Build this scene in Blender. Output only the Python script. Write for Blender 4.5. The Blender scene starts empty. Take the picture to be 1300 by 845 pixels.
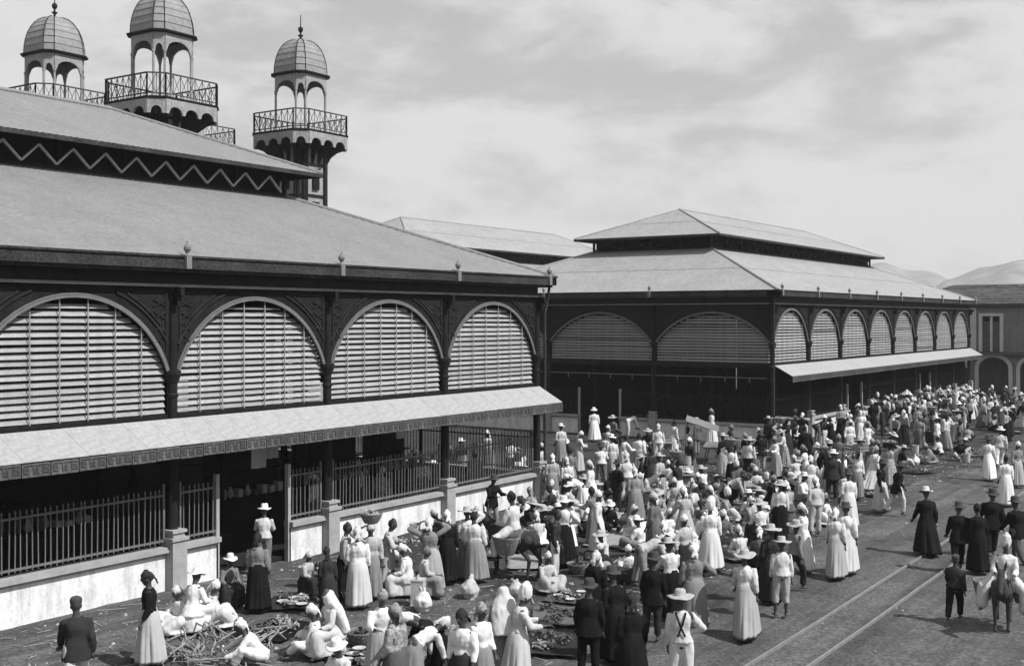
import bpy, bmesh, math, random
from mathutils import Vector, Matrix, noise

# ------------------------------------------------------------------ camera, sky, sun, exposure
# x runs along the street front, y into the market, z up; the hall fronts stand on y = 0
scene = bpy.context.scene
COL = scene.collection
R = math.radians
cam_data = bpy.data.cameras.new('camera')
cam = bpy.data.objects.new('camera', cam_data)
COL.objects.link(cam)
cam.location = (0.0, -21.93, 6.3)
VIEW = 34.2
cam.rotation_euler = (R(90), 0, R(VIEW - 90))
cam_data.sensor_width = 36.0
cam_data.lens = 40.7
cam_data.shift_y = -0.0135
cam_data.clip_start = 0.2
cam_data.clip_end = 20000
scene.camera = cam

SUN_EL = 50.0
SUN_H = Vector((0.10, -0.99, 0)).normalized()
SUN_DIR = Vector((SUN_H.x * math.cos(R(SUN_EL)), SUN_H.y * math.cos(R(SUN_EL)), math.sin(R(SUN_EL))))
world = bpy.data.worlds.new('World')
scene.world = world
world.use_nodes = True
wn, wl = world.node_tree.nodes, world.node_tree.links
wn.clear()
w_out = wn.new('ShaderNodeOutputWorld')
w_bg = wn.new('ShaderNodeBackground')
w_bg.inputs['Strength'].default_value = 0.07
w_sky = wn.new('ShaderNodeTexSky')
w_sky.sky_type = 'NISHITA'
w_sky.sun_disc = False
w_sky.sun_elevation = R(SUN_EL)
w_sky.sun_rotation = math.atan2(SUN_DIR.x, SUN_DIR.y)
w_sky.dust_density = 3.0
w_bw = wn.new('ShaderNodeRGBToBW')          # the photograph is monochrome
w_tc = wn.new('ShaderNodeTexCoord')
w_map = wn.new('ShaderNodeMapping')
w_map.inputs['Scale'].default_value = (1.0, 1.0, 2.7)
w_map.inputs['Location'].default_value = (5.37, 2.3, 1.3)
w_n = wn.new('ShaderNodeTexNoise')
w_n.inputs['Scale'].default_value = 4.2
w_n.inputs['Detail'].default_value = 10.0
w_n.inputs['Roughness'].default_value = 0.60
w_n.inputs['Distortion'].default_value = 0.3
w_r = wn.new('ShaderNodeMapRange')
w_r.inputs['From Min'].default_value = 0.37
w_r.inputs['From Max'].default_value = 0.56
w_r.interpolation_type = 'SMOOTHSTEP'
w_r.inputs['To Min'].default_value = 0.50
w_r.inputs['To Max'].default_value = 1.0
w_mix = wn.new('ShaderNodeMix')
w_mix.data_type = 'FLOAT'
w_mix.inputs[3].default_value = 8.5          # cloud brightness
wl.new(w_tc.outputs['Generated'], w_map.inputs['Vector'])
wl.new(w_map.outputs['Vector'], w_n.inputs['Vector'])
wl.new(w_n.outputs['Fac'], w_r.inputs['Value'])
wl.new(w_sky.outputs['Color'], w_bw.inputs['Color'])
wl.new(w_r.outputs['Result'], w_mix.inputs[0])
wl.new(w_bw.outputs['Val'], w_mix.inputs[2])
wl.new(w_mix.outputs[0], w_bg.inputs['Color'])
wl.new(w_bg.outputs['Background'], w_out.inputs['Surface'])

sun_data = bpy.data.lights.new('sun', 'SUN')
sun_data.energy = 5.0
sun_data.angle = R(0.6)
sun_data.color = (1.0, 1.0, 1.0)             # monochrome photograph: neutral light
sun = bpy.data.objects.new('sun', sun_data)
COL.objects.link(sun)
sun.location = (0, -40, 60)
sun.rotation_euler = (-SUN_DIR).to_track_quat('-Z', 'Y').to_euler()

scene.view_settings.view_transform = 'Standard'
scene.view_settings.look = 'None'
scene.view_settings.exposure = 0.33
scene.view_settings.gamma = 1.0
scene.view_settings.use_curve_mapping = False
scene.cycles.max_bounces = 6
scene.cycles.diffuse_bounces = 2

rnd = random.Random(1890)

# ------------------------------------------------------------------ materials
MATS = {}
def mat(name, v, rough=0.85, var=0.25, scale=3.0, bump=0.0, bscale=40.0, metal=0.0, stretch=(1, 1, 1), fine=0.0, fscale=60.0, spec=0.3, obj_var=0.0, stain=0.0):
    """grey procedural material: base value v, patchy variation var, fine mottling, relief"""
    m = bpy.data.materials.new(name)
    m.use_nodes = True
    n, l = m.node_tree.nodes, m.node_tree.links
    b = n['Principled BSDF']
    b.inputs['Roughness'].default_value = rough
    b.inputs['Metallic'].default_value = metal
    b.inputs['Specular IOR Level'].default_value = spec
    tc = n.new('ShaderNodeTexCoord')
    mp = n.new('ShaderNodeMapping')
    mp.inputs['Scale'].default_value = stretch
    l.new(tc.outputs['Object'], mp.inputs['Vector'])
    nz = n.new('ShaderNodeTexNoise')
    nz.inputs['Scale'].default_value = scale
    nz.inputs['Detail'].default_value = 6
    nz.inputs['Roughness'].default_value = 0.65
    l.new(mp.outputs['Vector'], nz.inputs['Vector'])
    mr = n.new('ShaderNodeMapRange')
    mr.inputs['From Min'].default_value = 0.3
    mr.inputs['From Max'].default_value = 0.7
    mr.inputs['To Min'].default_value = v * (1 - var)
    mr.inputs['To Max'].default_value = v * (1 + var)
    l.new(nz.outputs['Fac'], mr.inputs['Value'])
    out = mr.outputs['Result']
    def times(o, lo, hi, sock, fmin=0.3, fmax=0.7):
        r2 = n.new('ShaderNodeMapRange')
        r2.inputs['From Min'].default_value = fmin
        r2.inputs['From Max'].default_value = fmax
        r2.inputs['To Min'].default_value = lo
        r2.inputs['To Max'].default_value = hi
        l.new(sock, r2.inputs['Value'])
        mu = n.new('ShaderNodeMath')
        mu.operation = 'MULTIPLY'
        l.new(o, mu.inputs[0])
        l.new(r2.outputs['Result'], mu.inputs[1])
        return mu.outputs[0]
    if fine:
        nf = n.new('ShaderNodeTexNoise')
        nf.inputs['Scale'].default_value = fscale
        nf.inputs['Detail'].default_value = 3
        l.new(mp.outputs['Vector'], nf.inputs['Vector'])
        out = times(out, 1 - fine, 1 + fine, nf.outputs['Fac'])
    if stain:
        ms = n.new('ShaderNodeMapping')
        ms.inputs['Scale'].default_value = (2.2, 2.2, 0.5)
        l.new(tc.outputs['Object'], ms.inputs['Vector'])
        ns = n.new('ShaderNodeTexNoise')
        ns.inputs['Scale'].default_value = 1.6
        ns.inputs['Detail'].default_value = 8
        ns.inputs['Roughness'].default_value = 0.7
        l.new(ms.outputs['Vector'], ns.inputs['Vector'])
        out = times(out, 1 - stain, 1.0, ns.outputs['Fac'], 0.34, 0.52)
    if obj_var:
        oi = n.new('ShaderNodeObjectInfo')
        out = times(out, 1 - obj_var, 1 + obj_var, oi.outputs['Random'], 0, 1)
    l.new(out, b.inputs['Base Color'])
    if bump:
        nb = n.new('ShaderNodeTexNoise')
        nb.inputs['Scale'].default_value = bscale
        nb.inputs['Detail'].default_value = 5
        l.new(mp.outputs['Vector'], nb.inputs['Vector'])
        bp = n.new('ShaderNodeBump')
        bp.inputs['Strength'].default_value = bump
        bp.inputs['Distance'].default_value = 0.03
        l.new(nb.outputs['Fac'], bp.inputs['Height'])
        l.new(bp.outputs['Normal'], b.inputs['Normal'])
    MATS[name] = m
    return m

mat('dirt', 0.072, 0.95, 0.4, 0.45, 0.6, 12, fine=0.5, fscale=15, stain=0.2)
mat('pebble', 0.240, 0.9, 0.45, 1.5, fine=0.3)
mat('rail_steel', 0.22, 0.45, 0.2, 4, metal=0.3, fine=0.2)
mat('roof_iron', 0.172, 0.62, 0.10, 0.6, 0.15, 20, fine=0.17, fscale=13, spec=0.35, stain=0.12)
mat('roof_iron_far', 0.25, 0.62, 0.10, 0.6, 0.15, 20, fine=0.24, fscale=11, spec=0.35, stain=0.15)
mat('canopy_iron', 0.304, 0.6, 0.10, 1.2, 0.1, 20, fine=0.14, fscale=9, obj_var=0.03, stain=0.12)
mat('soffit', 0.014, 0.95, 0.3, 2, spec=0.05)
mat('dark_iron', 0.012, 0.6, 0.35, 2.5, 0.15, 30, fine=0.4, fscale=20, spec=0.12)
mat('spandrel', 0.014, 0.8, 0.45, 2.0, 0.3, 25, fine=0.6, fscale=24, spec=0.08)
mat('mould_light', 0.160, 0.7, 0.25, 3, fine=0.3)
mat('arch_trim', 0.120, 0.7, 0.2, 3, fine=0.2)
mat('slat_paint', 0.262, 0.7, 0.14, 1.5, fine=0.16, fscale=20, obj_var=0.14, stain=0.22)
mat('slat_paint_end', 0.248, 0.6, 0.14, 1.5, fine=0.12, fscale=20, obj_var=0.08, stain=0.2)
mat('fascia', 0.035, 0.8, 0.4, 1.5, fine=0.6, fscale=16, spec=0.1)
mat('valance', 0.080, 0.8, 0.3, 3, fine=0.35, fscale=16, obj_var=0.15, spec=0.1)
mat('plaster_white', 0.640, 0.9, 0.08, 1.0, 0.15, 25, fine=0.10, fscale=14, stain=0.34)
mat('coping', 0.29, 0.85, 0.2, 2.5, 0.2, 30, fine=0.2)
mat('picket_iron', 0.120, 0.6, 0.3, 3, fine=0.3)
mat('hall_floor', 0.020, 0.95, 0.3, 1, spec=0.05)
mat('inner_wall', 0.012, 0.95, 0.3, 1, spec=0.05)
mat('brace_paint', 0.42, 0.7, 0.2, 3, fine=0.2)
mat('moulding_iron', 0.02, 0.8, 0.4, 3, fine=0.4, spec=0.1)
mat('tower_light', 0.264, 0.75, 0.18, 1.5, fine=0.2, fscale=12, stain=0.2)
mat('balcony_iron', 0.070, 0.7, 0.4, 3, fine=0.4, spec=0.1)
mat('dome_tin', 0.216, 0.6, 0.2, 1.5, fine=0.25, fscale=14, stain=0.2)
mat('house_plaster', 0.17, 0.9, 0.16, 1.0, 0.3, 18, fine=0.2, fscale=10, stain=0.25)
mat('house_trim', 0.496, 0.9, 0.1, 1.0, fine=0.1)
mat('tile', 0.055, 0.9, 0.5, 2.0, 0.4, 20, fine=0.3, obj_var=0.2)
mat('shutter', 0.080, 0.7, 0.3, 3)
mat('hill', 0.160, 1.0, 0.3, 0.006, fine=0.35, fscale=0.03, spec=0.0)
mat('leaf', 0.060, 0.8, 0.4, 2)
mat('bark', 0.080, 0.9, 0.3, 6, 0.5, 20)
mat('skin', 0.045, 0.55, 0.15, 6)
mat('hair', 0.012, 0.9, 0.3, 12, 0.5, 60)
mat('cloth_white', 0.528, 0.95, 0.07, 2.5, 0.25, 9, spec=0.1, obj_var=0.2)
mat('cloth_cream', 0.336, 0.95, 0.10, 2.5, 0.25, 9, spec=0.1, obj_var=0.2)
mat('cloth_grey', 0.176, 0.95, 0.14, 3, 0.25, 9, spec=0.1, obj_var=0.25)
mat('cloth_mid', 0.088, 0.95, 0.2, 3, 0.25, 9, spec=0.1, obj_var=0.3)
mat('cloth_dark', 0.028, 0.95, 0.3, 3, 0.25, 9, spec=0.05)
mat('cloth_black', 0.011, 0.95, 0.3, 3, 0.25, 9, spec=0.04)
mat('cloth_print', 0.240, 0.95, 0.75, 22, 0.3, 16, spec=0.1)
mat('straw', 0.320, 0.9, 0.2, 14, 0.5, 60, fine=0.2, fscale=90)
mat('felt', 0.040, 0.95, 0.2, 8)
mat('wicker', 0.160, 0.9, 0.35, 18, 0.8, 50, fine=0.4)
mat('plank_wood', 0.176, 0.9, 0.25, 2, 0.4, 30, stretch=(1, 6, 6), fine=0.25, fscale=30, obj_var=0.2)
mat('produce_light', 0.240, 0.7, 0.6, 5, fine=0.3)
mat('produce_dark', 0.072, 0.7, 0.5, 5, fine=0.3)
mat('twig', 0.208, 0.95, 0.45, 5, fine=0.3)
mat('donkey_coat', 0.035, 0.95, 0.35, 5, 0.6, 60)
mat('tin', 0.400, 0.5, 0.15, 5, fine=0.15)
mat('stall_wood', 0.014, 0.95, 0.3, 3, 0.3, 20, spec=0.05)
mat('mat_straw', 0.240, 0.95, 0.2, 3, 0.6, 50, fine=0.25, fscale=50)

def crowd_shade_and_ruts():
    """shade among the crowd put into the market ground colour, darker than the roadway, with a ragged border; also ruts"""
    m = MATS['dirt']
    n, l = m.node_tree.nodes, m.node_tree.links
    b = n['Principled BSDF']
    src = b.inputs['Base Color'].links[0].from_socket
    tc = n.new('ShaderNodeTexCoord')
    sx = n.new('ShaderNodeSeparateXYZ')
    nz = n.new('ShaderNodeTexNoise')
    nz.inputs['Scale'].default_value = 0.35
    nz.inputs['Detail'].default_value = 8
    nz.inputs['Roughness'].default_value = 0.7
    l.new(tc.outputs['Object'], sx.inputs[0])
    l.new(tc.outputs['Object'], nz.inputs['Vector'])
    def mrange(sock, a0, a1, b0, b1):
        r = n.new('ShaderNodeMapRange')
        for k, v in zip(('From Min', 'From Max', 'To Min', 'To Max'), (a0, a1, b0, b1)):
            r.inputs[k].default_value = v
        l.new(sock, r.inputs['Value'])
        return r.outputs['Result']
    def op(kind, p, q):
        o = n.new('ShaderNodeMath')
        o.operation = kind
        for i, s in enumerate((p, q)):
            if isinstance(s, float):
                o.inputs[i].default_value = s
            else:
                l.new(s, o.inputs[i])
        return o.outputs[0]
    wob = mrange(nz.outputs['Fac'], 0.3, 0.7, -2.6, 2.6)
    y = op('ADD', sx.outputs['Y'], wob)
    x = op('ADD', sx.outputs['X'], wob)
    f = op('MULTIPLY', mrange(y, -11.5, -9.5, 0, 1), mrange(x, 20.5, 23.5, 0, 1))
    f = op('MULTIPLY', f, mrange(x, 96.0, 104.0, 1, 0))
    k = mrange(f, 0, 1, 1.0, 0.42)  # crowd shade painted into the ground colour
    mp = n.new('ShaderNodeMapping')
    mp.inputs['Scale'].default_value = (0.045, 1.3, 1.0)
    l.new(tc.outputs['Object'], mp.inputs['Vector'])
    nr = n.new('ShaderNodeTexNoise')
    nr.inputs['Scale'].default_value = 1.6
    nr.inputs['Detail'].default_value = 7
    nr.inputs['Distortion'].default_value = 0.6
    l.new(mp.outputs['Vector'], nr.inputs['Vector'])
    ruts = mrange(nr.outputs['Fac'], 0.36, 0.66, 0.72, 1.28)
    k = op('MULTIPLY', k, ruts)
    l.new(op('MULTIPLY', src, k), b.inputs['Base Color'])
crowd_shade_and_ruts()

# ------------------------------------------------------------------ mesh helpers
class MB:
    """collects shapes; build() links them as ONE mesh object"""
    def __init__(self):
        self.v, self.f, self.m = [], [], []
    def add(self, vs, fs, mi=0):
        o = len(self.v)
        self.v += [tuple(p) for p in vs]
        self.f += [tuple(i + o for i in q) for q in fs]
        self.m += [mi] * len(fs)
        return self
    def box(self, x0, y0, z0, x1, y1, z1, mi=0):
        vs = [(x0, y0, z0), (x1, y0, z0), (x1, y1, z0), (x0, y1, z0), (x0, y0, z1), (x1, y0, z1), (x1, y1, z1), (x0, y1, z1)]
        return self.add(vs, [(0, 3, 2, 1), (4, 5, 6, 7), (0, 1, 5, 4), (1, 2, 6, 5), (2, 3, 7, 6), (3, 0, 4, 7)], mi)
    def bar(self, p, q, w, h, up=(0, 0, 1), mi=0):
        p, q, up = Vector(p), Vector(q), Vector(up)
        t = (q - p).normalized()
        s = t.cross(up)
        if s.length < 1e-4:
            s = t.cross(Vector((1, 0, 0)))
        s.normalize()
        u = s.cross(t)
        vs = []
        for c in (p, q):
            for a, b in ((-1, -1), (1, -1), (1, 1), (-1, 1)):
                vs.append(c + s * (a * w / 2) + u * (b * h / 2))
        return self.add(vs, [(0, 1, 2, 3), (7, 6, 5, 4), (0, 4, 5, 1), (1, 5, 6, 2), (2, 6, 7, 3), (3, 7, 4, 0)], mi)
    def tube(self, pts, rads, n=10, side=(1, 0, 0), cap=True, mi=0, rnd_ends=False):
        pts = [Vector(p) for p in pts]
        rads = [(r, r) if not isinstance(r, tuple) else r for r in rads]
        if rnd_ends:
            t0 = (pts[0] - pts[1]).normalized()
            t1 = (pts[-1] - pts[-2]).normalized()
            e0, e1 = rads[0], rads[-1]
            k0, k1 = min(e0), min(e1)
            pts = [pts[0] + t0 * k0 * 0.9, pts[0] + t0 * k0 * 0.55] + pts + [pts[-1] + t1 * k1 * 0.55, pts[-1] + t1 * k1 * 0.9]
            rads = [(e0[0] * .35, e0[1] * .35), (e0[0] * .8, e0[1] * .8)] + rads + [(e1[0] * .8, e1[1] * .8), (e1[0] * .35, e1[1] * .35)]
        side = Vector(side)
        vs, fs = [], []
        k = len(pts)
        for i, c in enumerate(pts):
            t = (pts[min(i + 1, k - 1)] - pts[max(i - 1, 0)]).normalized()
            s = side - t * side.dot(t)
            if s.length < 0.1:
                alt = Vector((0, 1, 0))
                s = alt - t * alt.dot(t)
            s.normalize()
            f = t.cross(s)
            a, b = rads[i]
            for j in range(n):
                th = 2 * math.pi * j / n
                vs.append(c + s * (a * math.cos(th)) + f * (b * math.sin(th)))
        for i in range(k - 1):
            for j in range(n):
                j2 = (j + 1) % n
                fs.append((i * n + j, i * n + j2, (i + 1) * n + j2, (i + 1) * n + j))
        if cap:
            fs.append(tuple(reversed(range(n))))
            fs.append(tuple((k - 1) * n + j for j in range(n)))
        return self.add(vs, fs, mi)
    def lathe(self, prof, c=(0, 0, 0), n=16, mi=0, sq=None):
        """prof: list of (r, z); closed on the axis at both ends"""
        vs, fs = [], []
        k = len(prof)
        for r, z in prof:
            for j in range(n):
                th = 2 * math.pi * (j + 0.5) / n
                vs.append((c[0] + r * math.cos(th), c[1] + r * math.sin(th), c[2] + z))
        for i in range(k - 1):
            for j in range(n):
                j2 = (j + 1) % n
                fs.append((i * n + j, i * n + j2, (i + 1) * n + j2, (i + 1) * n + j))
        fs.append(tuple(reversed(range(n))))
        fs.append(tuple((k - 1) * n + j for j in range(n)))
        return self.add(vs, fs, mi)
    def ball(self, c, r, n=10, m=6, mi=0):
        rx, ry, rz = r if isinstance(r, tuple) else (r, r, r)
        vs, fs = [(c[0], c[1], c[2] - rz)], []
        for i in range(1, m):
            ph = -math.pi / 2 + math.pi * i / m
            for j in range(n):
                th = 2 * math.pi * j / n
                vs.append((c[0] + rx * math.cos(ph) * math.cos(th), c[1] + ry * math.cos(ph) * math.sin(th), c[2] + rz * math.sin(ph)))
        vs.append((c[0], c[1], c[2] + rz))
        top = len(vs) - 1
        for j in range(n):
            j2 = (j + 1) % n
            fs.append((0, 1 + j2, 1 + j))
            for i in range(m - 2):
                a, b = 1 + i * n, 1 + (i + 1) * n
                fs.append((a + j, a + j2, b + j2, b + j))
            fs.append((1 + (m - 2) * n + j, 1 + (m - 2) * n + j2, top))
        return self.add(vs, fs, mi)
    def mesh(self, name, mats=(), smooth=False, fix=True):
        me = bpy.data.meshes.new(name)
        me.from_pydata(self.v, [], self.f)
        for m in ([mats] if isinstance(mats, str) else mats):
            me.materials.append(MATS[m])
        if any(self.m):
            me.polygons.foreach_set('material_index', self.m)
        if fix:
            bm = bmesh.new()
            bm.from_mesh(me)
            bmesh.ops.recalc_face_normals(bm, faces=bm.faces)
            bm.to_mesh(me)
            bm.free()
        if smooth:
            me.polygons.foreach_set('use_smooth', [True] * len(me.polygons))
        me.update()
        return me
    def build(self, name, mats, parent=None, M=None, smooth=False, fix=True):
        return place(name, self.mesh(name, mats, smooth, fix), parent, M)

def place(name, me, parent=None, M=None, mats=None):
    o = bpy.data.objects.new(name, me)
    COL.objects.link(o)
    if parent is not None:
        o.parent = parent
    if M is not None:
        if isinstance(M, Matrix):
            o.matrix_local = M
        else:
            o.location = M
    if mats:
        for s, m in zip(o.material_slots, mats):
            s.link = 'OBJECT'
            s.material = MATS[m]
    return o

def tag(o, label=None, cat=None, group=None, kind=None):
    if label: o['label'] = label
    if cat: o['category'] = cat
    if group: o['group'] = group
    if kind: o['kind'] = kind
    return o

def empty(name, loc=(0, 0, 0), rz=0.0, parent=None):
    o = bpy.data.objects.new(name, None)
    COL.objects.link(o)
    o.location = loc
    o.rotation_euler = (0, 0, rz)
    o.empty_display_size = 0.3
    if parent is not None:
        o.parent = parent
    return o

def TR(x, y, z=0.0, rz=0.0):
    return Matrix.Translation((x, y, z)) @ Matrix.Rotation(rz, 4, 'Z')

# ------------------------------------------------------------------ ground, tram rails, hills
def ground_z(x, y):
    return 0.030 * noise.noise(Vector((x * 0.9, y * 0.9, 0.0))) + 0.016 * noise.noise(Vector((x * 3.1, y * 3.1, 4.0)))

def build_ground():
    def lines(lo, hi, step, far):
        a = [lo + step * i for i in range(int((hi - lo) / step) + 1)]
        out, d = [], step
        e = a[-1]
        while e < far:
            d *= 1.7
            e += d
            out.append(e)
        pre, d, e = [], step, a[0]
        while e > -far:
            d *= 1.7
            e -= d
            pre.append(e)
        return list(reversed(pre)) + a + out
    xs = lines(6, 70, 0.33, 2600)
    ys = lines(-20, 8, 0.33, 2600)
    vs = []
    for y in ys:
        for x in xs:
            inside = 6 <= x <= 70.5 and -20.5 <= y <= 8.5
            vs.append((x, y, (ground_z(x, y) if inside else 0.0) - 0.045))
    nx = len(xs)
    fs = [(j * nx + i, j * nx + i + 1, (j + 1) * nx + i + 1, (j + 1) * nx + i) for j in range(len(ys) - 1) for i in range(nx - 1)]
    mb = MB()
    mb.add(vs, fs)
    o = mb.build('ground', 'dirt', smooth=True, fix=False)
    tag(o, 'bare earth of the street and market ground, trampled and littered', 'ground', kind='structure')

    # two flush tram rails in the roadway
    t = empty('tram_track', (0, -14.1, 0))
    tag(t, 'pair of narrow tram rails running along the earth street', 'tram track', kind='structure')
    for dy in (0.47, -0.47):
        m = MB()
        prev = None
        x = -40.0
        while x < 160:
            x2 = x + 4
            wob = 0.012 * math.sin(x * 0.7)
            m.bar((x, dy + wob, -0.01), (x2 - 0.012, dy + 0.012 * math.sin(x2 * 0.7), -0.01), 0.045, 0.06)
            x = x2
        m.build('rail', 'rail_steel', t)

build_ground()

def scatter_litter():
    m = MB()
    r = random.Random(5)
    for i in range(11000):
        x = r.uniform(12, 60)
        y = r.uniform(-19.5, -0.3)
        dens = 0.07 if y < -10.5 else 1.0
        if r.random() > dens:
            continue
        s = 0.012 + 0.055 * r.random() ** 3
        a = r.uniform(0, 6.28)
        z = -0.045 + ground_z(x, y)
        if r.random() < 0.35:                       # straw and peel
            L = s * r.uniform(2, 6)
            dx, dy = math.cos(a) * L, math.sin(a) * L
            m.bar((x - dx, y - dy, z + 0.012), (x + dx, y + dy, z + 0.012 + 0.01 * r.random()), s * 0.5, 0.008)
        else:
            pts = [(x + s * math.cos(a + k * 1.57) * r.uniform(.7, 1.2), y + s * math.sin(a + k * 1.57) * r.uniform(.7, 1.2), z) for k in range(4)]
            m.add(pts + [(x, y, z + s * r.uniform(.5, 1.0))], [(0, 1, 4), (1, 2, 4), (2, 3, 4), (3, 0, 4)])
    o = m.build('litter', 'pebble', fix=False)
    tag(o, 'scattered pebbles, straw and peelings over the market ground', 'litter', kind='stuff')
scatter_litter()

def build_hills():
    c = cam.location
    f = Vector((math.cos(R(VIEW)), math.sin(R(VIEW))))
    def az_dir(px):
        a = R(VIEW) - math.atan((px - 650) / 1470)
        return Vector((math.cos(a), math.sin(a)))
    def ridge(name, label, prof, d0, d1, seed):
        m = MB()
        px0, px1 = prof[0][0], prof[-1][0]
        n, rows = 110, 9
        vs = []
        for j in range(rows):
            t = j / (rows - 1)
            for i in range(n + 1):
                px = px0 + (px1 - px0) * i / n
                for k in range(len(prof) - 1):
                    if prof[k][0] <= px <= prof[k + 1][0]:
                        u = (px - prof[k][0]) / (prof[k + 1][0] - prof[k][0])
                        u = u * u * (3 - 2 * u)
                        h = prof[k][1] * (1 - u) + prof[k + 1][1] * u
                d = az_dir(px)
                dist = d0 + (d1 - d0) * t
                prof_t = math.sin(math.pi / 2 * min(1, t / 0.75)) if t < 0.75 else math.cos(math.pi / 2 * (t - 0.75) / 0.25)
                top = h * d1 * 0.9 / 1470
                nz = noise.noise(Vector((px * 0.02, t * 3, seed))) * top * 0.16 * min(1, prof_t * 1.5)
                vs.append((c.x + d.x * dist, c.y + d.y * dist, -2 + max(0, top * prof_t + nz * (1 if t < 0.75 else 0))))
        fs = [(j * (n + 1) + i, j * (n + 1) + i + 1, (j + 1) * (n + 1) + i + 1, (j + 1) * (n + 1) + i) for j in range(rows - 1) for i in range(n)]
        m.add(vs, fs)
        o = m.build(name, 'hill', smooth=True, fix=False)
        tag(o, label, 'hill', kind='structure')
    ridge('hill', 'long low hill rising behind the far hall roof', [(700, 20), (900, 45), (1060, 68), (1110, 72), (1160, 64), (1230, 46), (1330, 40), (1500, 20)], 1900, 2900, 1.0)
    ridge('hill', 'rounded hill rising behind the arcaded house', [(1150, 20), (1205, 52), (1250, 68), (1300, 75), (1400, 80), (1550, 60), (1800, 30)], 1500, 2300, 7.0)
build_hills()

# ------------------------------------------------------------------ market halls
BAY = 5.25
Z_SPRING, Z_CROWN, Z_SILL = 5.05, 6.80, 4.05
EAVE = 7.75

def arch_of(w, crown=Z_CROWN):
    hw = w / 2 - 0.15
    r = crown - Z_SPRING
    rad = (hw * hw + r * r) / (2 * r)
    return hw, rad, crown - rad

def arch_z(x, a):
    hw, rad, zc = a
    return zc + math.sqrt(max(0, rad * rad - x * x)) if abs(x) < hw else Z_SPRING

def band(m, a, dr0, dr1, y0, y1, n=22, mi=0):
    """curved band following an arch, from radius rad+dr0 to rad+dr1"""
    hw, rad, zc = a
    th = math.asin(min(1, hw / rad))
    vs, fs = [], []
    for i in range(n + 1):
        t = -th + 2 * th * i / n
        for y in (y0, y1):
            for dr in (dr0, dr1):
                vs.append(((rad + dr) * math.sin(t), y, zc + (rad + dr) * math.cos(t)))
    for i in range(n):
        b, c = i * 4, (i + 1) * 4
        for p, q in ((0, 1), (1, 3), (3, 2), (2, 0)):
            fs.append((b + p, b + q, c + q, c + p))
    fs += [(0, 1, 3, 2), (n * 4, n * 4 + 1, n * 4 + 3, n * 4 + 2)]
    m.add(vs, fs, mi)

CACHE = {}
def shared(key, maker):
    if key not in CACHE:
        CACHE[key] = maker()
    return CACHE[key]

def spandrel_mesh(w, crown):
    a = arch_of(w, crown)
    m = MB()
    n = 40
    xs = [-w / 2 + w * i / n for i in range(n + 1)]
    vs, fs = [], []
    for x in xs:
        z = arch_z(x, a)
        vs += [(x, 0, z), (x, 0, 7.06), (x, 0.09, z), (x, 0.09, 7.06)]
    for i in range(n):
        b, c = 4 * i, 4 * i + 4
        fs += [(b, c, c + 1, b + 1), (b + 2, b + 3, c + 3, c + 2), (b, b + 2, c + 2, c), (b + 1, c + 1, c + 3, b + 3)]
    fs += [(0, 1, 3, 2), (4 * n, 4 * n + 2, 4 * n + 3, 4 * n + 1)]
    m.add(vs, fs)
    return m.mesh('spandrel', 'spandrel')

def mouldings_mesh(w, crown, side):
    hw, rad, zc = a = arch_of(w, crown)
    m = MB()
    # slim second rib round the arch and a triangular frame in each corner
    n = 26
    for off, wd in ((0.30, 0.035), (0.40, 0.02)):
        prev = None
        for i in range(n + 1):
            t = -1.2 + 2.4 * i / n
            p = ((rad + off) * math.sin(t), -0.02, zc + (rad + off) * math.cos(t))
            ok = abs(p[0]) < w / 2 - 0.12 and p[2] < 6.98 and p[0] * side > 0
            if ok and prev:
                m.bar(prev, p, 0.05, wd, (0, -1, 0))
            prev = p if ok else None
    for s in (side,):
        x1, x0 = s * (w / 2 - 0.2), s * (w / 2 - 1.15)
        m.bar((x0, -0.015, 6.93), (x1, -0.015, 6.93), 0.03, 0.03)
        m.bar((x1, -0.015, 6.93), (x1, -0.015, 5.55), 0.03, 0.03)
        for k in range(4):
            zz = 6.75 - 0.28 * k
            xx = s * (w / 2 - 0.36 - 0.02 * k)
            L = 0.2 - 0.04 * k
            m.bar((xx - L, -0.015, zz), (xx + L, -0.015, zz - 0.16), 0.03, 0.03)
            m.bar((xx - L, -0.015, zz - 0.16), (xx + L, -0.015, zz), 0.03, 0.026)
    return m.mesh('spandrel_moulding', 'moulding_iron')

def column_mesh():
    m = MB()
    m.lathe([(0.20, 0.0), (0.20, 0.12), (0.13, 0.2), (0.125, 3.75), (0.16, 3.8), (0.16, 3.9), (0.115, 3.97), (0.11, 4.45), (0.135, 4.47), (0.135, 4.53),
             (0.11, 4.56), (0.115, 4.78), (0.15, 4.85), (0.19, 4.97), (0.2, 5.0), (0.2, 5.08), (0.11, 5.12), (0.09, 6.9), (0.13, 7.0), (0.13, 7.06)], n=12)
    # small curved brackets under the cornice
    m.box(-0.06, -0.36, 6.86, 0.06, -0.05, 7.05)
    m.box(-0.055, -0.25, 6.62, 0.055, -0.05, 6.86)
    return m.mesh('column', 'dark_iron')

def pedestal_mesh():
    m = MB()
    m.box(-0.21, -0.27, -0.05, 0.21, 0.15, 1.12)
    m.box(-0.25, -0.31, 1.12, 0.25, 0.19, 1.19)
    m.box(-0.17, -0.23, 1.19, 0.17, 0.11, 1.30)
    m.box(-0.21, -0.27, 1.30, 0.21, 0.15, 1.37)
    return m.mesh('pedestal', 'coping')

def finial_mesh():
    m = MB()
    m.box(-0.10, -0.13, -0.40, 0.10, 0.07, -0.02)
    m.lathe([(0.12, -0.02), (0.12, 0.03), (0.05, 0.07), (0.06, 0.12), (0.115, 0.2), (0.12, 0.27), (0.08, 0.35), (0.03, 0.39), (0.02, 0.46)], (0, -0.03, 0), n=10)
    return m.mesh('finial', 'mould_light', smooth=False)

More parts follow.
